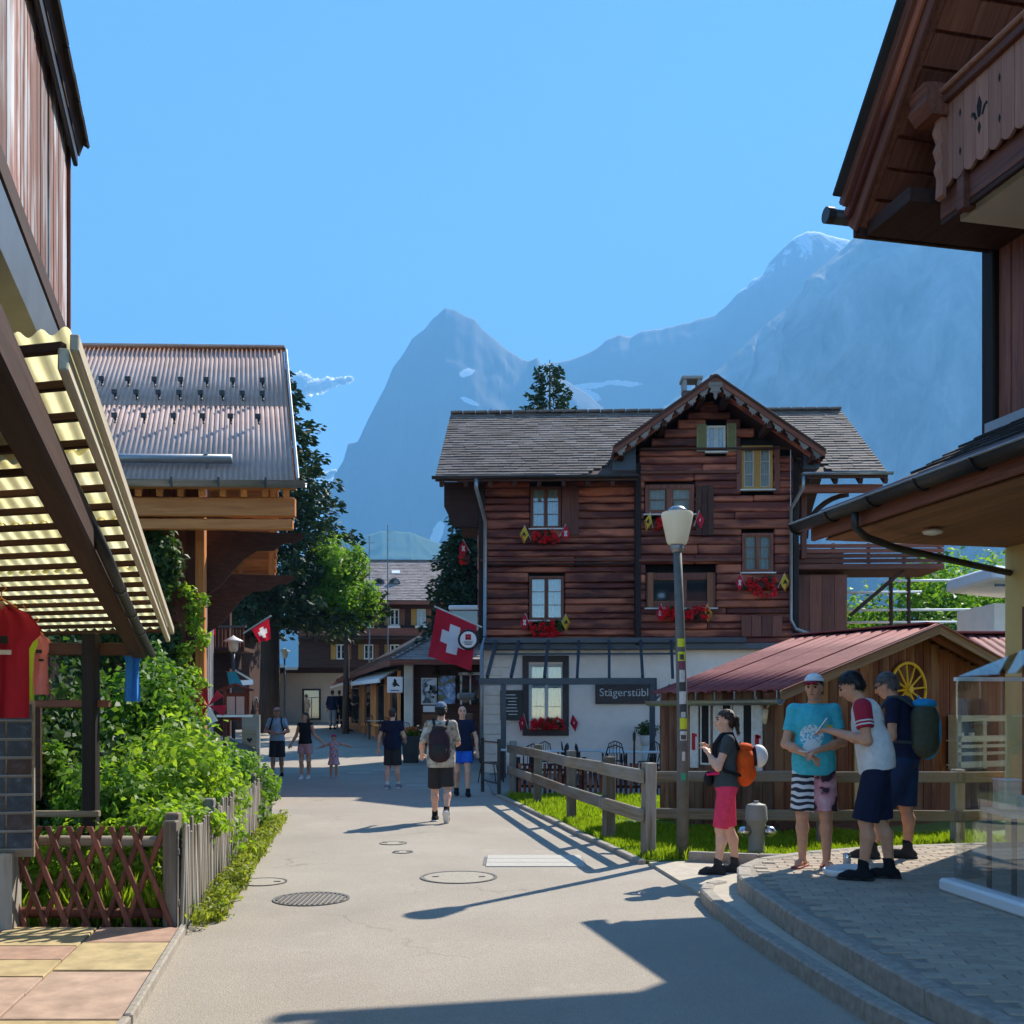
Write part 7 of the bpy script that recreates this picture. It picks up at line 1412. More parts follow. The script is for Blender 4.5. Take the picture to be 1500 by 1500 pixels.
def person(label, loc, face, H=1.75, pose=None, wear=None, skin='tan', hair='brown', h=.012, female=False, group=None, detail=True):
    """local axes: x to the person's right... facing +y; face = direction angle of +y in the world"""
    o = thing("person", label, "person", loc, face - math.pi / 2, group); s = H / 1.75; J = dict(ankR=(.095, 0, .085), ankL=(-.095, 0, .085), kneeR=(.10, .02, .48), kneeL=(-.10, .02, .48), hipR=(.088, 0, .90), hipL=(-.088, 0, .90), pel=(0, 0, .97), waist=(0, .005, 1.10), chest=(0, .0, 1.29), shR=(.175, -.01, 1.425), shL=(-.175, -.01, 1.425), neck=(0, -.01, 1.47), head=(0, .015, 1.635),
        elbR=(.245, -.03, 1.14), elbL=(-.245, -.03, 1.14), wrR=(.255, .05, .89), wrL=(-.255, .05, .89)); ps = dict(yaw=0, pitch=0, footR=0.0, footL=0.0, toeR=0.0, toeL=0.0, hand=.5); ps.update(pose or {})
    for k in list(ps):
        if k in J: J[k] = ps[k]
    if female:
        J['shR'] = tuple(np.array(J['shR']) * (.90, 1, 1)); J['shL'] = tuple(np.array(J['shL']) * (.90, 1, 1))
    j = {k: np.array(v) * s for k, v in J.items()}; wear = wear or {}; S3 = lambda *r: np.array(r) * s; HM = rotm(ps['yaw'], ps['pitch']); hd = j['head']; hp = lambda *q: hd + HM @ (np.array(q) * s)
    B = Field(.028 * s)
    for sd in 'RL':
        hip, kn, an = j['hip' + sd], j['knee' + sd], j['ank' + sd]; B.cone(hip, kn, .086 * s, .056 * s); calf = kn * .68 + an * .32 + np.array([0, -.022 * s, 0]); B.cone(kn, calf, .052 * s, .056 * s); B.cone(calf, an, .054 * s, .034 * s); yaw = ps['foot' + sd]; f = np.array([math.sin(yaw), math.cos(yaw), 0]); tp = ps['toe' + sd]; f = f * math.cos(tp) + np.array([0, 0, math.sin(tp)])
        heel = an + np.array([0, 0, -.045 * s]) - f * .035 * s; B.cone(heel, an + f * .10 * s - np.array([0, 0, .05 * s]), .034 * s, .030 * s); B.cone(an + f * .09 * s - np.array([0, 0, .052 * s]), an + f * .15 * s - np.array([0, 0, .062 * s]), .034 * s, .020 * s)
        sh, el, wr = j['sh' + sd], j['elb' + sd], j['wr' + sd]; B.cone(sh, el, .048 * s, .038 * s); B.cone(el, el * .65 + wr * .35, .038 * s, .040 * s); B.cone(el * .65 + wr * .35, wr, .040 * s, .025 * s)
        d = wr - el; d = d / np.linalg.norm(d); tgt = ps.get('curl' + sd); sg = 1 if sd == 'R' else -1; side = np.cross(d, np.array([0, 0, 1.]) if abs(d[2]) < .8 else np.array([0, 1., 0])); side /= np.linalg.norm(side); nn = np.cross(side, d); palm = wr + d * .05 * s; kk = .012 * s
        B.ell(palm, S3(.038, .046, .022), np.stack([side, d, nn], 1), None, kk); 
        for fi, (off, ln) in enumerate(((-.026, .075), (-.009, .085), (.009, .080), (.026, .062))):
            b0 = wr + d * .085 * s + side * off * s; b1 = b0 + (d * .9 - nn * ps['hand'] * .5) * ln * .5 * s; b2 = b1 + (d * .75 - nn * ps['hand']) * ln * .5 * s; B.cone(b0, b1, .0095 * s, .0085 * s, None, .006); B.cone(b1, b2, .0085 * s, .007 * s, None, .006)
        t0 = wr + d * .035 * s - side * .03 * s * sg; t1 = t0 + (d * .035 - side * .028 * sg - nn * .012) * s; B.cone(t0, t1, .013 * s, .0105 * s, None, kk); B.cone(t1, t1 + (d * .03 - side * .004 * sg) * s, .0105 * s, .0085 * s, None, kk)
    fw = .94 if female else 1.0; B.ell(j['pel'], S3(.155, .108, .13) * (1.04 if female else 1)); B.ell(j['waist'], S3(.135 * fw, .098, .15)); B.ell(j['chest'], S3(.162 * fw, .112, .19)); B.cone(j['shR'], j['shL'], .058 * s, .058 * s); B.cone(j['neck'] - S3(0, 0, .05), hd - HM @ S3(0, .015, .07), .060 * s, .052 * s)
    if ps.get('belly'): B.ell(j['waist'] + S3(0, .05, -.02), S3(.14, .10, .14))
    # head
    B.ell(hp(0, -.012, .025), S3(.074, .094, .088), HM, None, .02); B.ell(hp(0, .022, -.042), S3(.058, .070, .072), HM, None, .03); B.ell(hp(0, .05, -.088), S3(.028, .026, .024), HM, None, .02); B.cone(hp(0, .088, .012), hp(0, .108, -.028), .009 * s, .014 * s, None, .012); B.ell(hp(0, .074, .030), S3(.050, .018, .012), HM, None, .015)
    for sg in (-1, 1): B.ell(hp(sg * .073, -.008, -.012), S3(.010, .020, .030), HM, None, .008); B.ell(hp(sg * .036, .060, -.025), S3(.022, .022, .02), HM, None, .015); B.sub(hp(sg * .030, .098, .010), S3(.016, .014, .010))
    B.ell(hp(0, .084, -.058), S3(.022, .010, .008), HM, None, .008); B.build("body", SK[skin], o, h)
    if detail:
        for sg in (-1, 1):
            m = MB(); m.lathe([(.001, -.011 * s), (.009 * s, -.006 * s), (.011 * s, 0), (.009 * s, .006 * s), (.001, .011 * s)], 10); e_ = m.build("eye", M['black'], o, True); e_.location = hp(sg * .031, .080, .010); m = MB(); m.tube([hp(sg * .014, .092, .030), hp(sg * .034, .090, .036), hp(sg * .052, .076, .028)], .0055 * s, 6); m.build("eyebrow", HAIR[hair if hair in HAIR else 'brown'], o)
        m = MB(); m.tube([hp(-.022, .088, -.058), hp(0, .097, -.057), hp(.022, .088, -.058)], [.003 * s, .0065 * s, .003 * s], 6); m.build("lips", M['lip'], o, True)
    # hair
    if hair != 'bald':
        Hf = Field(.02 * s); Hf.ell(hp(0, -.016, .032), S3(.082, .100, .092), HM, ((0, -.42, .907), -.012 * s)); 
        if ps.get('hairstyle') == 'tail': Hf.ell(hp(0, -.115, .02), S3(.03, .03, .03), HM); Hf.cone(hp(0, -.12, .02), hp(0, -.14, -.14), .030 * s, .016 * s)
        if ps.get('hairstyle') == 'long': Hf.ell(hp(0, -.05, -.06), S3(.085, .065, .14), HM); Hf.cone(hp(0, -.07, -.1), hp(0, -.085, -.24), .07 * s, .05 * s)
        else: Hf.ell(hp(0, -.055, -.02), S3(.072, .055, .062), HM)
        ho = Hf.build("hair", HAIR[hair], o, h)
        if detail:
            nv_ = len(ho.data.vertices); co = np.empty(nv_ * 3, np.float32); ho.data.vertices.foreach_get("co", co); co = co.reshape(-1, 3); pk = co[RNG.integers(0, nv_, 900)]; rad = pk - hd; rad /= np.linalg.norm(rad, axis=1)[:, None] + 1e-6
            fl0 = np.array([0, -.55, -.6]) + RNG.normal(size=(900, 3)) * .45; fl0 -= rad * np.sum(fl0 * rad, 1)[:, None] * .85; fl0 /= np.linalg.norm(fl0, axis=1)[:, None] + 1e-6; sd0 = np.cross(fl0, rad) * .004; ln0 = RNG.uniform(.018, .04, 900)[:, None] * s; b0_ = pk - rad * .003
            numesh("hair_strands", np.stack([b0_ - sd0, b0_ + sd0, b0_ + fl0 * ln0 + rad * .006 + sd0 * .4, b0_ + fl0 * ln0 + rad * .006 - sd0 * .4], 1).reshape(-1, 3), np.arange(3600).reshape(-1, 4), HAIR[hair], o)
    cap = wear.get('cap')
    if cap:
        cap = [c if isinstance(c, bpy.types.Material) else c for c in (cap if isinstance(cap, (list, tuple)) else [cap])]
        C = Field(.008 * s); C.ell(hp(0, -.012, .040), S3(.090, .108, .090), HM, ((0, -.12, .99), .012 * s)); C.build("cap", cap[0], o, h); C = Field(.01); bk_ = -1 if ps.get('capback') else 1; C.ell(hp(0, bk_ * .115, .052), S3(.072, .075, .010), HM); C.build("cap_visor", cap[-1], o, h * .8)
    def limb_cloth(Fd, a, b, f, ra, rb): e = a + (b - a) * f; Fd.cone(a, e, ra, rb, 'b')
    if 'shirt' in wear:
        m, sl = wear['shirt'][:2]; hem = wear['shirt'][2] if len(wear['shirt']) > 2 else .93; T = Field(.03 * s); g = .016 * s; loose = wear.get('loose', .012) * s
        T.ell(j['chest'], S3(.162 * fw, .112, .19) + g); T.ell(j['waist'], S3(.138 * fw, .102, .16) + g + loose); T.cone(j['waist'], j['pel'] * .6 + j['hipR'] * .2 + j['hipL'] * .2, .118 * s, .125 * s); T.ell(j['pel'] + S3(0, 0, -.01), S3(.158, .112, .14 + max(0, (.93 - hem) * 1.8)) + g + loose); T.cone(j['shR'], j['shL'], .062 * s, .062 * s); T.cone(j['neck'] - S3(0, 0, .06), j['neck'] - S3(0, 0, .0), .085 * s, .068 * s, 'b')
        if ps.get('belly'): T.ell(j['waist'] + S3(0, .05, -.02), S3(.15, .112, .15))
        ax = j['chest'] - j['pel']; ax = ax / np.linalg.norm(ax)
        T.plane(ax, float(ax @ (j['pel'])) + (hem - .97) * s); sm = wear.get('sleeve_mat')
        if sl > 0 and sm is None:
            for sd in 'RL': sleeve(T, j, sd, sl, s)
        T.build("shirt", m, o, h)
        if sm is not None:
            for sd in 'RL': Q = Field(.02 * s); sleeve(Q, j, sd, sl, s, 1.22); Q.build("sleeve", sm, o, h)
    if 'shorts' in wear:
        m, ln = wear['shorts'][:2]; fl_ = wear['shorts'][2] if len(wear['shorts']) > 2 else .10; T = Field(.03 * s); T.ell(j['pel'] + S3(0, 0, -.02), S3(.158, .115, .13) + .014 * s); T.plane((0, 0, 1), -1)
        ms = m if isinstance(m, (list, tuple)) else [m]
        for sd in 'RL':
            a, kn, an = j['hip' + sd], j['knee' + sd], j['ank' + sd]
            if ln <= 1: limb_cloth(T, a, kn, ln, .102 * s, fl_ * s)
            else: T.cone(a, kn, .102 * s, fl_ * .78 * s); e = kn + (an - kn) * (ln - 1); T.cone(kn, e, fl_ * .78 * s, fl_ * .68 * s, 'b')
        T.build("shorts" if ln < 1.6 else "trousers", ms, o, h, (lambda c: (c[:, 0] > 0).astype(int)) if len(ms) > 1 else None)
    if 'skirt' in wear:
        m, zl, rr = wear['skirt']; T = Field(.02); T.cone(j['pel'] + S3(0, 0, .06), np.array([0, 0, zl]) * s, .125 * s, rr * s, 'b'); T.build("skirt", m, o, h)
    if 'shoe' in wear:
        m, hi = wear['shoe']; sole = wear.get('sole', M['black_rubber'])
        for sd in 'RL':
            an = j['ank' + sd]; yaw = ps['foot' + sd]; tp = ps['toe' + sd]; f = np.array([math.sin(yaw) * math.cos(tp), math.cos(yaw) * math.cos(tp), math.sin(tp)]); upv = np.array([-math.sin(tp) * math.sin(yaw), -math.sin(tp) * math.cos(yaw), math.cos(tp)]); T = Field(.03 * s); base = an - upv * .05 * s
            T.cone(base - f * .04 * s, base + f * .11 * s, .044 * s, .040 * s); T.cone(base + f * .10 * s, base + f * .165 * s - upv * .012 * s, .042 * s, .030 * s); T.cone(base - f * .005 * s, an + (j['knee' + sd] - an) * (.06 + hi), .046 * s, (.044 if hi > .02 else .040) * s); T.plane(upv, float(upv @ (an - upv * .078 * s))); T.build("shoe", m, o, h)
            T = Field(.02 * s); T.cone(base - f * .045 * s - upv * .022 * s, base + f * .165 * s - upv * .022 * s, .047 * s, .040 * s); T.plane(upv, float(upv @ (an - upv * .086 * s))); T.plane(-upv, -float(upv @ (an - upv * .060 * s))); T.build("sole", sole, o, h)
            if wear.get('sock'): T = Field(.02); T.cone(an, an + (j['knee' + sd] - an) * .22, .043 * s, .044 * s, 'b'); T.build("sock", wear['sock'], o, h)
    if 'flipflop' in wear:
        for sd in 'RL':
            an = j['ank' + sd]; yaw = ps['foot' + sd]; f = np.array([math.sin(yaw), math.cos(yaw), 0]); T = Field(.02); base = an - S3(0, 0, .078); T.cone(base - f * .06 * s, base + f * .17 * s, .045 * s, .046 * s); T.plane((0, 0, 1), base[2] - .008); T.plane((0, 0, -1), -(base[2] + .010)); T.build("flip_flop", wear['flipflop'], o, h * .8); m = MB(); sx = np.array([f[1], -f[0], 0]); m.tube([base + f * .03 * s + sx * .042 * s + S3(0, 0, .02), base + f * .09 * s + sx * .02 * s + S3(0, 0, .052), base + f * .12 * s + S3(0, 0, .03), base + f * .09 * s - sx * .02 * s + S3(0, 0, .052), base + f * .03 * s - sx * .042 * s + S3(0, 0, .02)], .006, 6); m.build("strap", wear['flipflop'], o)
    o["_s"] = s; return o, j
def sleeve(T, j, sd, sl, s, fat=1.0):
    a, el, wr = j['sh' + sd], j['elb' + sd], j['wr' + sd]
    if sl <= 1: T.cone(a, a + (el - a) * sl, .060 * s * fat, .056 * s * fat, 'b')
    else: T.cone(a, el, .064 * s, .050 * s); T.cone(el, el + (wr - el) * (sl - 1), .050 * s, .036 * s, 'b')
def rmat(loc, face): return Matrix.Translation(loc) @ Matrix.Rotation(face - math.pi / 2, 4, 'Z')
def backpack(label, loc, face, j, s, mat, mat2, w=.16, d=.10, hgt=.24, zc=1.18, pocket=True, strap=None, h=.012, lean=0.0):
    """rucksack worn on the back (the wearer faces +y)"""
    o = thing("backpack", label, "backpack", loc, face - math.pi / 2); c = np.array([0, -.11 - d * .8, zc]) * s; c[:2] += j['chest'][:2] * .8
    T = Field(.05 * s); T.ell(c, np.array([w, d, hgt]) * s); T.cone(c + np.array([-.05, 0, -hgt * .55]) * s, c + np.array([.05, 0, -hgt * .55]) * s, d * .95 * s, d * .95 * s); T.cone(c + np.array([-.05, 0, hgt * .4]) * s, c + np.array([.05, 0, hgt * .4]) * s, d * .8 * s, d * .8 * s); T.build("pack_body", mat, o, h)
    if pocket: T = Field(.03 * s); T.ell(c + np.array([0, -d * .75, -hgt * .35]) * s, np.array([w * .72, d * .5, hgt * .42]) * s); T.build("front_pocket", mat2, o, h)
    T = Field(.02 * s); T.ell(c + np.array([0, 0, hgt * .85]) * s, np.array([w * .72, d * .9, .05]) * s); T.build("lid", mat2, o, h)
    for sd in (1, -1):
        sh = j['shR' if sd > 0 else 'shL'] * np.array([.62, 1, 1]); pts = [c + np.array([sd * .07, d * .6, hgt * .75]) * s, sh + np.array([0, -.04, .075]) * s, sh + np.array([0, .05, .07]) * s, sh + np.array([sd * .01, .125, -.04]) * s, sh + np.array([sd * .05, .135, -.18]) * s, sh + np.array([sd * .09, .04, -.32]) * s, c + np.array([sd * w * .8, d * .4, -hgt * .5]) * s]
        m = MB(); m.tube(pts, .018 * s, 8); m.build("shoulder_strap", strap or mat2, o, True)
    m = MB(); m.tube([c + np.array([-.03, d * .5, hgt * .95]) * s, c + np.array([0, d * .4, hgt * 1.12]) * s, c + np.array([.03, d * .5, hgt * .95]) * s], .009 * s, 6); m.build("haul_loop", mat2, o); return o
A = math.radians
C_ = {k: cloth("cloth_" + k, v) for k, v in {'navy': (.012, .016, .04), 'black': (.012, .012, .014), 'charcoal': (.035, .033, .033), 'pink': (.66, .025, .12), 'cyan': (.05, .47, .55), 'white': (.66, .65, .63), 'red': (.34, .010, .035), 'denim': (.018, .035, .085), 'beige': (.42, .35, .26), 'blue': (.02, .12, .55), 'grey': (.20, .21, .23), 'teal': (.05, .30, .42), 'olive': (.07, .075, .05), 'orange': (.70, .09, .012), 'greyblue': (.13, .17, .24), 'palepink': (.55, .30, .30), 'slate': (.055, .065, .07), 'brightblue': (.02, .28, .55), 'plum': (.04, .022, .03), 'hot': (.75, .05, .12), 'lightblue': (.30, .40, .48)}.items()}
# --- patterned cloth
t = NT("cyan_printed_cotton"); v = t.coords((1, 1, 1), False); sx = t.n("ShaderNodeSeparateXYZ"); t.l(v, sx.inputs[0]); f = t.noise(v, 26, 4)
def ellmask(t, sx, x0, z0, rx, rz, front=True):
    a = t.math('POWER', t.math('DIVIDE', t.math('SUBTRACT', sx.outputs[0], x0), rx), 2.0); b = t.math('POWER', t.math('DIVIDE', t.math('SUBTRACT', sx.outputs[2], z0), rz), 2.0); m = t.math('LESS_THAN', t.math('ADD', a, b), 1.0)
    return t.math('MULTIPLY', m, t.math('GREATER_THAN', sx.outputs[1], .02)) if front else m
c = t.ramp(f, [(.3, (.04, .40, .48)), (.7, (.07, .50, .58))]); pr_ = t.ramp(t.noise(v, 40, 3, .6), [(.42, (.05, .40, .50)), (.52, (.62, .72, .74))])
c = t.mix(ellmask(t, sx, .02, 1.16, .10, .10), c, pr_); c = t.mix(ellmask(t, sx, .02, 1.06, .075, .07), c, (.62, .70, .72)); c = t.mix(ellmask(t, sx, -.13, 1.24, .03, .018), c, (.7, .6, .05)); t.base(c); t.set(Roughness=.85); t.bump(t.noise(v, 7, 3), .6, .03); C_['cyan_print'] = t.m
t = NT("zebra_cloth"); v = t.coords((1, 1, 1), False); wv = t.n("ShaderNodeTexWave"); wv.inputs["Scale"].default_value = 5.5; wv.inputs["Distortion"].default_value = 5.0; wv.inputs["Detail"].default_value = 1.5; wv.bands_direction = 'Z'; t.l(v, wv.inputs[0]); t.base(t.ramp(wv.outputs["Fac"], [(.47, (.02, .02, .03)), (.53, (.68, .66, .66))])); t.set(Roughness=.8); C_['zebra'] = t.m
t = NT("pink_portrait_cloth"); v = t.coords((1, 1, 1), False); f = t.noise(v, 9, 3, .5, .5); t.base(t.ramp(f, [(.40, (.03, .012, .02)), (.46, (.50, .20, .24)), (.6, (.62, .30, .33)), (.72, (.66, .45, .44))])); t.set(Roughness=.8); C_['pinkprint'] = t.m
t = NT("red_sleeve_stripes"); v = t.coords((1, 1, 1), False); c = (.34, .010, .035); t.base(c); t.set(Roughness=.85); C_['redsleeve'] = t.m
t = NT("camouflage_beige"); v = t.coords((1, 1, 1), False); f = t.noise(v, 11, 4, .6, .4); t.base(t.ramp(f, [(.38, (.20, .16, .11)), (.5, (.46, .39, .30)), (.65, (.58, .52, .44))])); t.set(Roughness=.9); t.bump(t.noise(v, 6, 3), .8, .03); C_['camo'] = t.m
t = NT("flower_dress_cloth"); v = t.coords((1, 1, 1), False); f = t.noise(v, 30, 3, .6); t.base(t.ramp(f, [(.40, (.30, .10, .13)), (.5, (.56, .30, .32)), (.62, (.66, .48, .46))])); t.set(Roughness=.9); C_['dress'] = t.m
# --- the woman with the orange rucksack
def gnd(px, py, z): p = G(px, py, z); return Vector((p.x, p.y, z))
p = gnd(1064, 1279, .037); fc = A(172)
wp = dict(shR=(.165, 0, 1.41), elbR=(.22, .10, 1.14), wrR=(.11, .19, 1.31), elbL=(-.22, .10, 1.14), wrL=(-.10, .19, 1.28), yaw=A(4), hairstyle='tail', ankR=(.09, -.10, .085), kneeR=(.095, -.03, .48), ankL=(-.09, .10, .085), kneeL=(-.095, .07, .48), hand=1.0)
o, j = person("woman in pink shorts and dark top holding her rucksack straps by the lamp", p, fc, 1.62, wp, dict(shirt=(C_['slate'], .5, .92), shorts=(C_['hot'], .97, .085), shoe=(C_['charcoal'], .10), sole=M['black_rubber']), 'fair', 'brown', .011, True)
s_ = 1.62 / 1.75; backpack("bright orange rucksack on the woman by the lamp", p, fc, j, s_, C_['orange'], C_['orange'], .15, .10, .22, 1.16, True, C_['black'], .011)
R_ = Matrix.Rotation(fc - math.pi / 2, 3, 'Z'); q = p + R_ @ Vector((.03, -.31, 1.16)); o = thing("bike_helmet", "white and dark helmet strapped to the orange rucksack", "helmet", q, fc - math.pi / 2); T = Field(.01); T.ell((0, 0, 0), (.085, .095, .115), None, ((0, -1, .1), -.02)); T.build("shell", M['white_paint'], o, .009); T = Field(.01); T.ell((0, .02, 0), (.075, .06, .10)); T.build("liner", M['black_rubber'], o, .01)
q = p + R_ @ Vector((.02, .17, .93)); o = thing("waist_bag", "black waist bag on the woman in pink shorts", "bag", q, fc - math.pi / 2); T = Field(.03); T.ell((0, 0, 0), (.11, .05, .08)); T.build("pouch", C_['black'], o, .011); T = Field(.02); T.cone((-.12, -.09, .07), (.12, -.09, .07), .02, .02); T.cone((-.12, -.09, .07), (-.09, .02, .05), .02, .015); T.cone((.12, -.09, .07), (.09, .02, .05), .02, .015); T.build("belt", C_['pink'], o, .012)
# --- the man in the cyan shirt
p = gnd(1192, 1270, .262); fc = A(-105)
cp = dict(elbR=(.25, .04, 1.12), wrR=(.06, .22, 1.03), elbL=(-.25, .02, 1.14), wrL=(-.03, .26, 1.07), yaw=A(-14), pitch=A(-6), footR=.35, footL=-.25, ankR=(.10, -.02, .085), ankL=(-.11, .06, .085), kneeL=(-.105, .05, .48), hand=.9)
o, j = person("man in cyan t-shirt, patterned shorts and flip-flops wearing a white and red cap", p, fc, 1.70, cp, dict(shirt=(C_['cyan_print'], .62, .84), loose=.022, shorts=([C_['pinkprint'], C_['zebra']], .93, .108), flipflop=plain("red_rubber", (.25, .04, .03), .6, .1, 8, .1), cap=[M['white_cloth'], C_['red']]), 'tan', 'black', .010)
R_ = Matrix.Rotation(fc - math.pi / 2, 3, 'Z'); q = p + R_ @ Vector(j['wrR'] * .3 + j['wrL'] * .7 + np.array([.06, .08, .0])); o = thing("cigarette", "white cigarette in the hand of the man in cyan", "cigarette", q, fc - math.pi / 2); m = MB(); m.tube([(0, 0, 0), (.07, .03, .01)], .0045, 8); m.build("paper", M['white_paint'], o); m = MB(); m.tube([(-.025, -.01, -.003), (0, 0, 0)], .0047, 8); m.build("filter_tip", M['honey'], o)
# --- the man with red sleeves looking at his phone
p = gnd(1284, 1288, .262); fc = A(158)
rp = dict(waist=(0, .03, 1.10), chest=(0, .07, 1.27), shR=(.175, .08, 1.40), shL=(-.175, .10, 1.40), neck=(0, .11, 1.44), head=(0, .20, 1.575), pitch=A(-30), elbR=(.22, .08, 1.13), wrR=(.08, .32, 1.20), elbL=(-.23, .06, 1.13), wrL=(-.05, .34, 1.20), ankR=(.10, -.10, .085), kneeR=(.10, -.02, .48), ankL=(-.10, .10, .085), kneeL=(-.10, .08, .48), hand=1.0)
o, j = person("man in white shirt with red sleeves looking down at his phone", p, fc, 1.76, rp, dict(shirt=(C_['white'], .62, .88), loose=.02, sleeve_mat=C_['redsleeve'], shorts=(C_['navy'], .99, .108), shoe=(C_['black'], .05), sock=C_['black']), 'tan', 'black', .010)
s_ = 1.76 / 1.75
for sd in 'RL':
    a, el = j['sh' + sd], j['elb' + sd]; ax = (el - a); L_ = np.linalg.norm(ax); ax /= L_
    for f in (.40, .50): Q = Field(.005); c0 = a + ax * L_ * f; Q.cone(c0, c0 + ax * .016, .0745, .0740, 'ab'); Q.build("sleeve_stripe", C_['white'], o, .008)
R_ = Matrix.Rotation(fc - math.pi / 2, 3, 'Z'); q = p + R_ @ Vector((j['wrR'] + j['wrL']) / 2 + np.array([0, .10, .05])); o = thing("smartphone", "white smartphone held by the man with red sleeves", "phone", q, fc - math.pi / 2); pc = piece("casing", M['white_paint'], (0, 0, 0), (.075, .010, .155), o, (R(35), 0, 0), .004); piece("screen", M['pane'], (0, -.008, -.0035), (.066, .003, .14), o, (R(35), 0, 0))
# --- the man behind with the grey and blue rucksack
p = gnd(1326, 1259, .262); fc = A(146)
bp_ = dict(waist=(0, .02, 1.10), chest=(0, .05, 1.28), shR=(.175, .05, 1.41), shL=(-.175, .07, 1.41), neck=(0, .09, 1.45), head=(0, .17, 1.595), pitch=A(-22), elbR=(.22, .07, 1.14), wrR=(.12, .28, 1.18), elbL=(-.23, .06, 1.13), wrL=(-.08, .30, 1.17), ankL=(-.10, .28, .085), kneeL=(-.10, .16, .49), hand=.9)
o, j = person("man in navy shirt and denim shorts with glasses behind the phone user", p, fc, 1.78, bp_, dict(shirt=(C_['navy'], .6, .90), shorts=(C_['denim'], .98, .10), shoe=(C_['charcoal'], .08), sock=C_['black']), 'tan', 'grey', .010)
s_ = 1.78 / 1.75; bkp = backpack("grey rucksack with bright blue side on the man in navy", p, fc, j, s_, C_['olive'], C_['brightblue'], .17, .12, .26, 1.20, False, C_['slate'], .010)
T = Field(.03); T.ell(np.array([.12, -.17, 1.17]) * s_, np.array([.075, .12, .26]) * s_); T.build("blue_side_panel", C_['brightblue'], bkp, .012)
hp_ = j['head']; HM_ = rotm(0, A(-22)); m = MB(); m.tube([hp_ + HM_ @ np.array([-.075, .0, .012]), hp_ + HM_ @ np.array([-.06, .10, .010]), hp_ + HM_ @ np.array([0, .112, .012]), hp_ + HM_ @ np.array([.06, .10, .010]), hp_ + HM_ @ np.array([.075, 0, .012])], .004, 6); m.build("glasses", M['metal_black'], o)
# --- walking man with the camouflage shirt
p = gnd(646, 1204, 0.004); fc = A(88)
wk = dict(ankR=(.10, -.22, .17), kneeR=(.10, .0, .50), toeR=A(-50), ankL=(-.10, .10, .085), kneeL=(-.10, .09, .48), elbL=(-.27, -.05, 1.15), wrL=(-.30, .15, 1.00), elbR=(.24, .05, 1.15), wrR=(.16, .24, 1.12), yaw=A(0))
o, j = person("man walking up the street in a mottled beige shirt, dark shorts and cap", p, fc, 1.78, wk, dict(shirt=(C_['camo'], .9, .80), loose=.04, shorts=(C_['charcoal'], .95, .105), shoe=(C_['black'], .0), sole=M['white_paint'], sock=C_['black'], cap=C_['greyblue']), 'fair', 'black', .012)
backpack("dark plum rucksack on the walking man", p, fc, j, 1.78 / 1.75, C_['plum'], C_['charcoal'], .16, .11, .27, 1.15, True, C_['black'], .012)
# --- bald man coming down, blue shorts
p = gnd(677, 1166, .004); fc = A(-82)
bm = dict(elbR=(.27, -.02, 1.14), wrR=(.24, .05, .90), elbL=(-.27, -.02, 1.14), wrL=(-.29, .02, .88), ankL=(-.10, .14, .085), ankR=(.10, -.14, .10), kneeL=(-.10, .10, .48))
person("bald man in navy t-shirt and bright blue shorts half hidden by the walker", p, fc, 1.76, bm, dict(shirt=(C_['navy'], .6, .88), loose=.03, shorts=(C_['blue'], .62, .112), shoe=(C_['black'], .05)), 'fair', 'bald', .014)
# --- man in navy polo seen from behind
p = gnd(575, 1155, .004); fc = A(80)
person("man in navy polo and dark shorts walking away past the shop", p, fc, 1.72, dict(elbR=(.26, .0, 1.15), wrR=(.22, .22, 1.06), elbL=(-.28, -.05, 1.13), wrL=(-.31, -.02, .88), ankR=(.10, .12, .085), ankL=(-.10, -.08, .085)), dict(shirt=(C_['navy'], .6, .86), loose=.02, shorts=(C_['charcoal'], .92, .105), shoe=(C_['grey'], .0), sole=M['white_paint'], sock=C_['white']), 'fair', 'brown', .014, detail=False)
# --- family on the left
p = gnd(406, 1139, .004); fc = A(-85)
o, j = person("man in grey shirt and dark shorts carrying something at his chest beside the shrubs", p, fc, 1.76, dict(elbR=(.28, .05, 1.16), wrR=(.05, .24, 1.14), elbL=(-.28, .05, 1.16), wrL=(-.05, .25, 1.10), ankR=(.11, .03, .085), ankL=(-.11, -.05, .085)), dict(shirt=(C_['lightblue'], .6, .92), loose=.02, shorts=(C_['charcoal'], .92, .108), shoe=(C_['black'], .0), cap=C_['palepink']), 'brown', 'black', .015)
backpack("dark rucksack on the man with the pink cap", p, fc, j, 1, C_['black'], C_['black'], .15, .09, .24, 1.15, False, C_['black'], .016)
p2 = gnd(447, 1142, .004); fc = A(-95)
person("woman in black top and pale shorts holding the child's hand", p2, fc, 1.64, dict(hairstyle='long', yaw=A(-35), elbR=(.24, .0, 1.14), wrR=(.36, .04, .93), elbL=(-.26, .02, 1.16), wrL=(-.48, .05, .97), ankR=(.08, .04, .085), ankL=(-.08, -.04, .085)), dict(shirt=(C_['black'], .0, .93), shorts=(C_['palepink'], .52, .112), shoe=(C_['white'], .0), sole=M['white_paint']), 'tan', 'brown', .014, True)
p3 = gnd(489, 1142, .004); fc = A(-92)
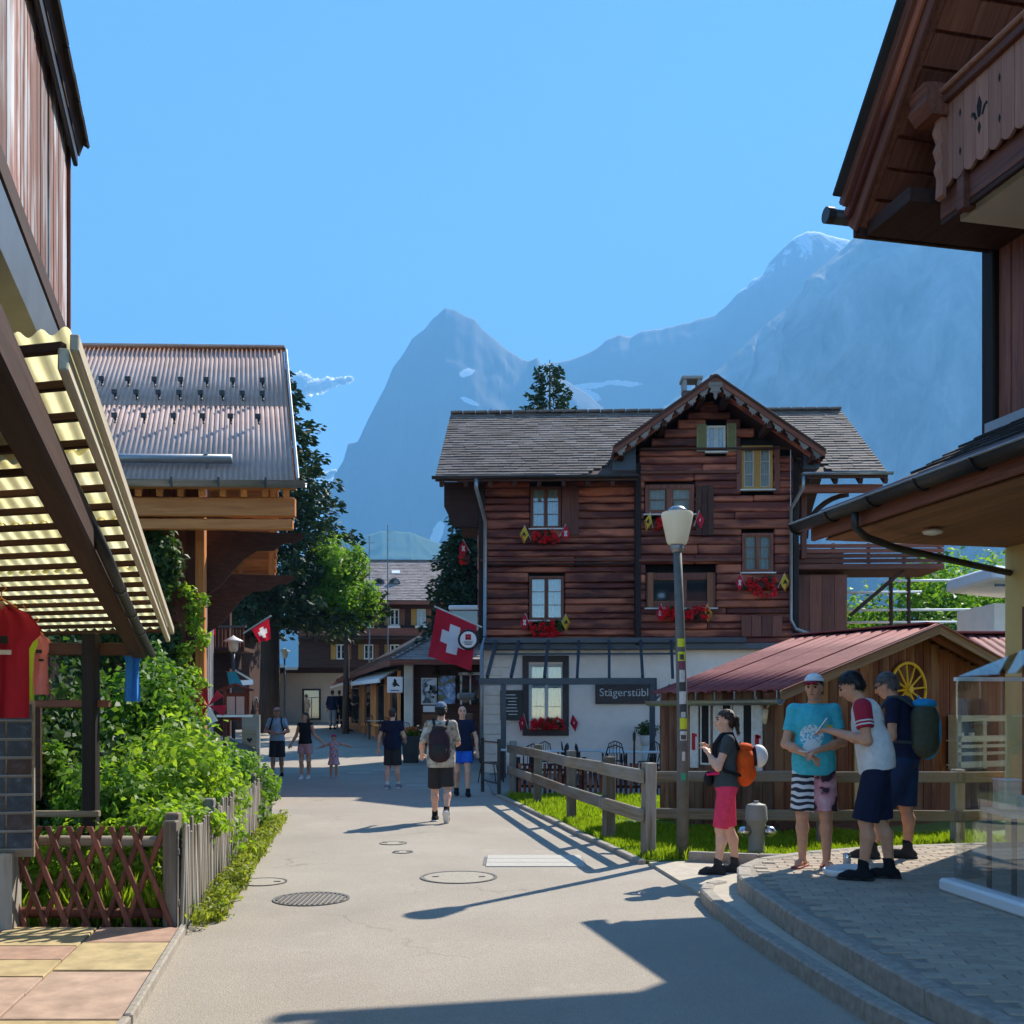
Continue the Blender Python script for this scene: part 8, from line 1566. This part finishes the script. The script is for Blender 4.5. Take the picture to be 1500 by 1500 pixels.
person("small child in pink cap and flowered dress with one arm stretched out", p3, fc, 1.12, dict(head=(0, .015, 1.60), elbL=(-.42, .02, 1.33), wrL=(-.72, .04, 1.24), elbR=(.36, .02, 1.28), wrR=(.56, .02, 1.22), shR=(.16, 0, 1.38), shL=(-.16, 0, 1.38)), dict(shirt=(C_['dress'], .35, .95), skirt=(C_['dress'], .56, .24), shoe=(C_['palepink'], .0), cap=C_['pink']), 'tan', 'brown', .012, True)
# --- people up the street
p = P(487, 1050, 46); person("person in dark blue jacket and grey trousers standing at the orange awning", (p.x, 46, gz(46)), A(85), 1.76, {}, dict(shirt=(C_['navy'], 1.8, .86), loose=.03, shorts=(C_['grey'], 1.85, .10), shoe=(C_['black'], 0)), 'tan', 'black', .024, detail=False)
p = P(497, 1050, 47.5); person("person in black standing right of the dark blue jacket", (p.x, 47.5, gz(47.5)), A(100), 1.72, {}, dict(shirt=(C_['black'], 1.8, .86), shorts=(C_['black'], 1.85, .10), shoe=(C_['black'], 0)), 'tan', 'black', .024, detail=False)
p = P(511, 1050, 44.5); person("person in black shorts leaning by the shop tables", (p.x, 44.5, gz(44.5)), A(20), 1.70, dict(elbR=(.24, .12, 1.2), wrR=(.12, .32, 1.25)), dict(shirt=(C_['black'], .6, .86), shorts=(C_['plum'], .6, .11), shoe=(C_['charcoal'], 0)), 'fair', 'brown', .024, detail=False)
for i, (px, Y, k1, k2, lb) in enumerate(((370, 47, 'lightblue', 'grey', "leftmost figure of the pale group under the conifer"), (378, 48, 'white', 'charcoal', "second figure of the pale group under the conifer"), (385, 47, 'white', 'white', "figure in white beside the conifer trunk"), (392, 48.5, 'navy', 'navy', "dark figure closest to the conifer trunk"))):
    p = P(px, 1040, Y); person(lb, (p.x, Y, gz(Y)), A(-70 - 40 * i), 1.68 + .03 * i, {}, dict(shirt=(C_[k1], .8, .86), shorts=(C_[k2], 1.7, .11), shoe=(C_['black'], 0)), 'tan', ['brown', 'black', 'brown', 'black'][i], .026, detail=False, group="people under the conifer")
for o_ in list(bpy.data.objects):
    if "_s" in o_: del o_["_s"]
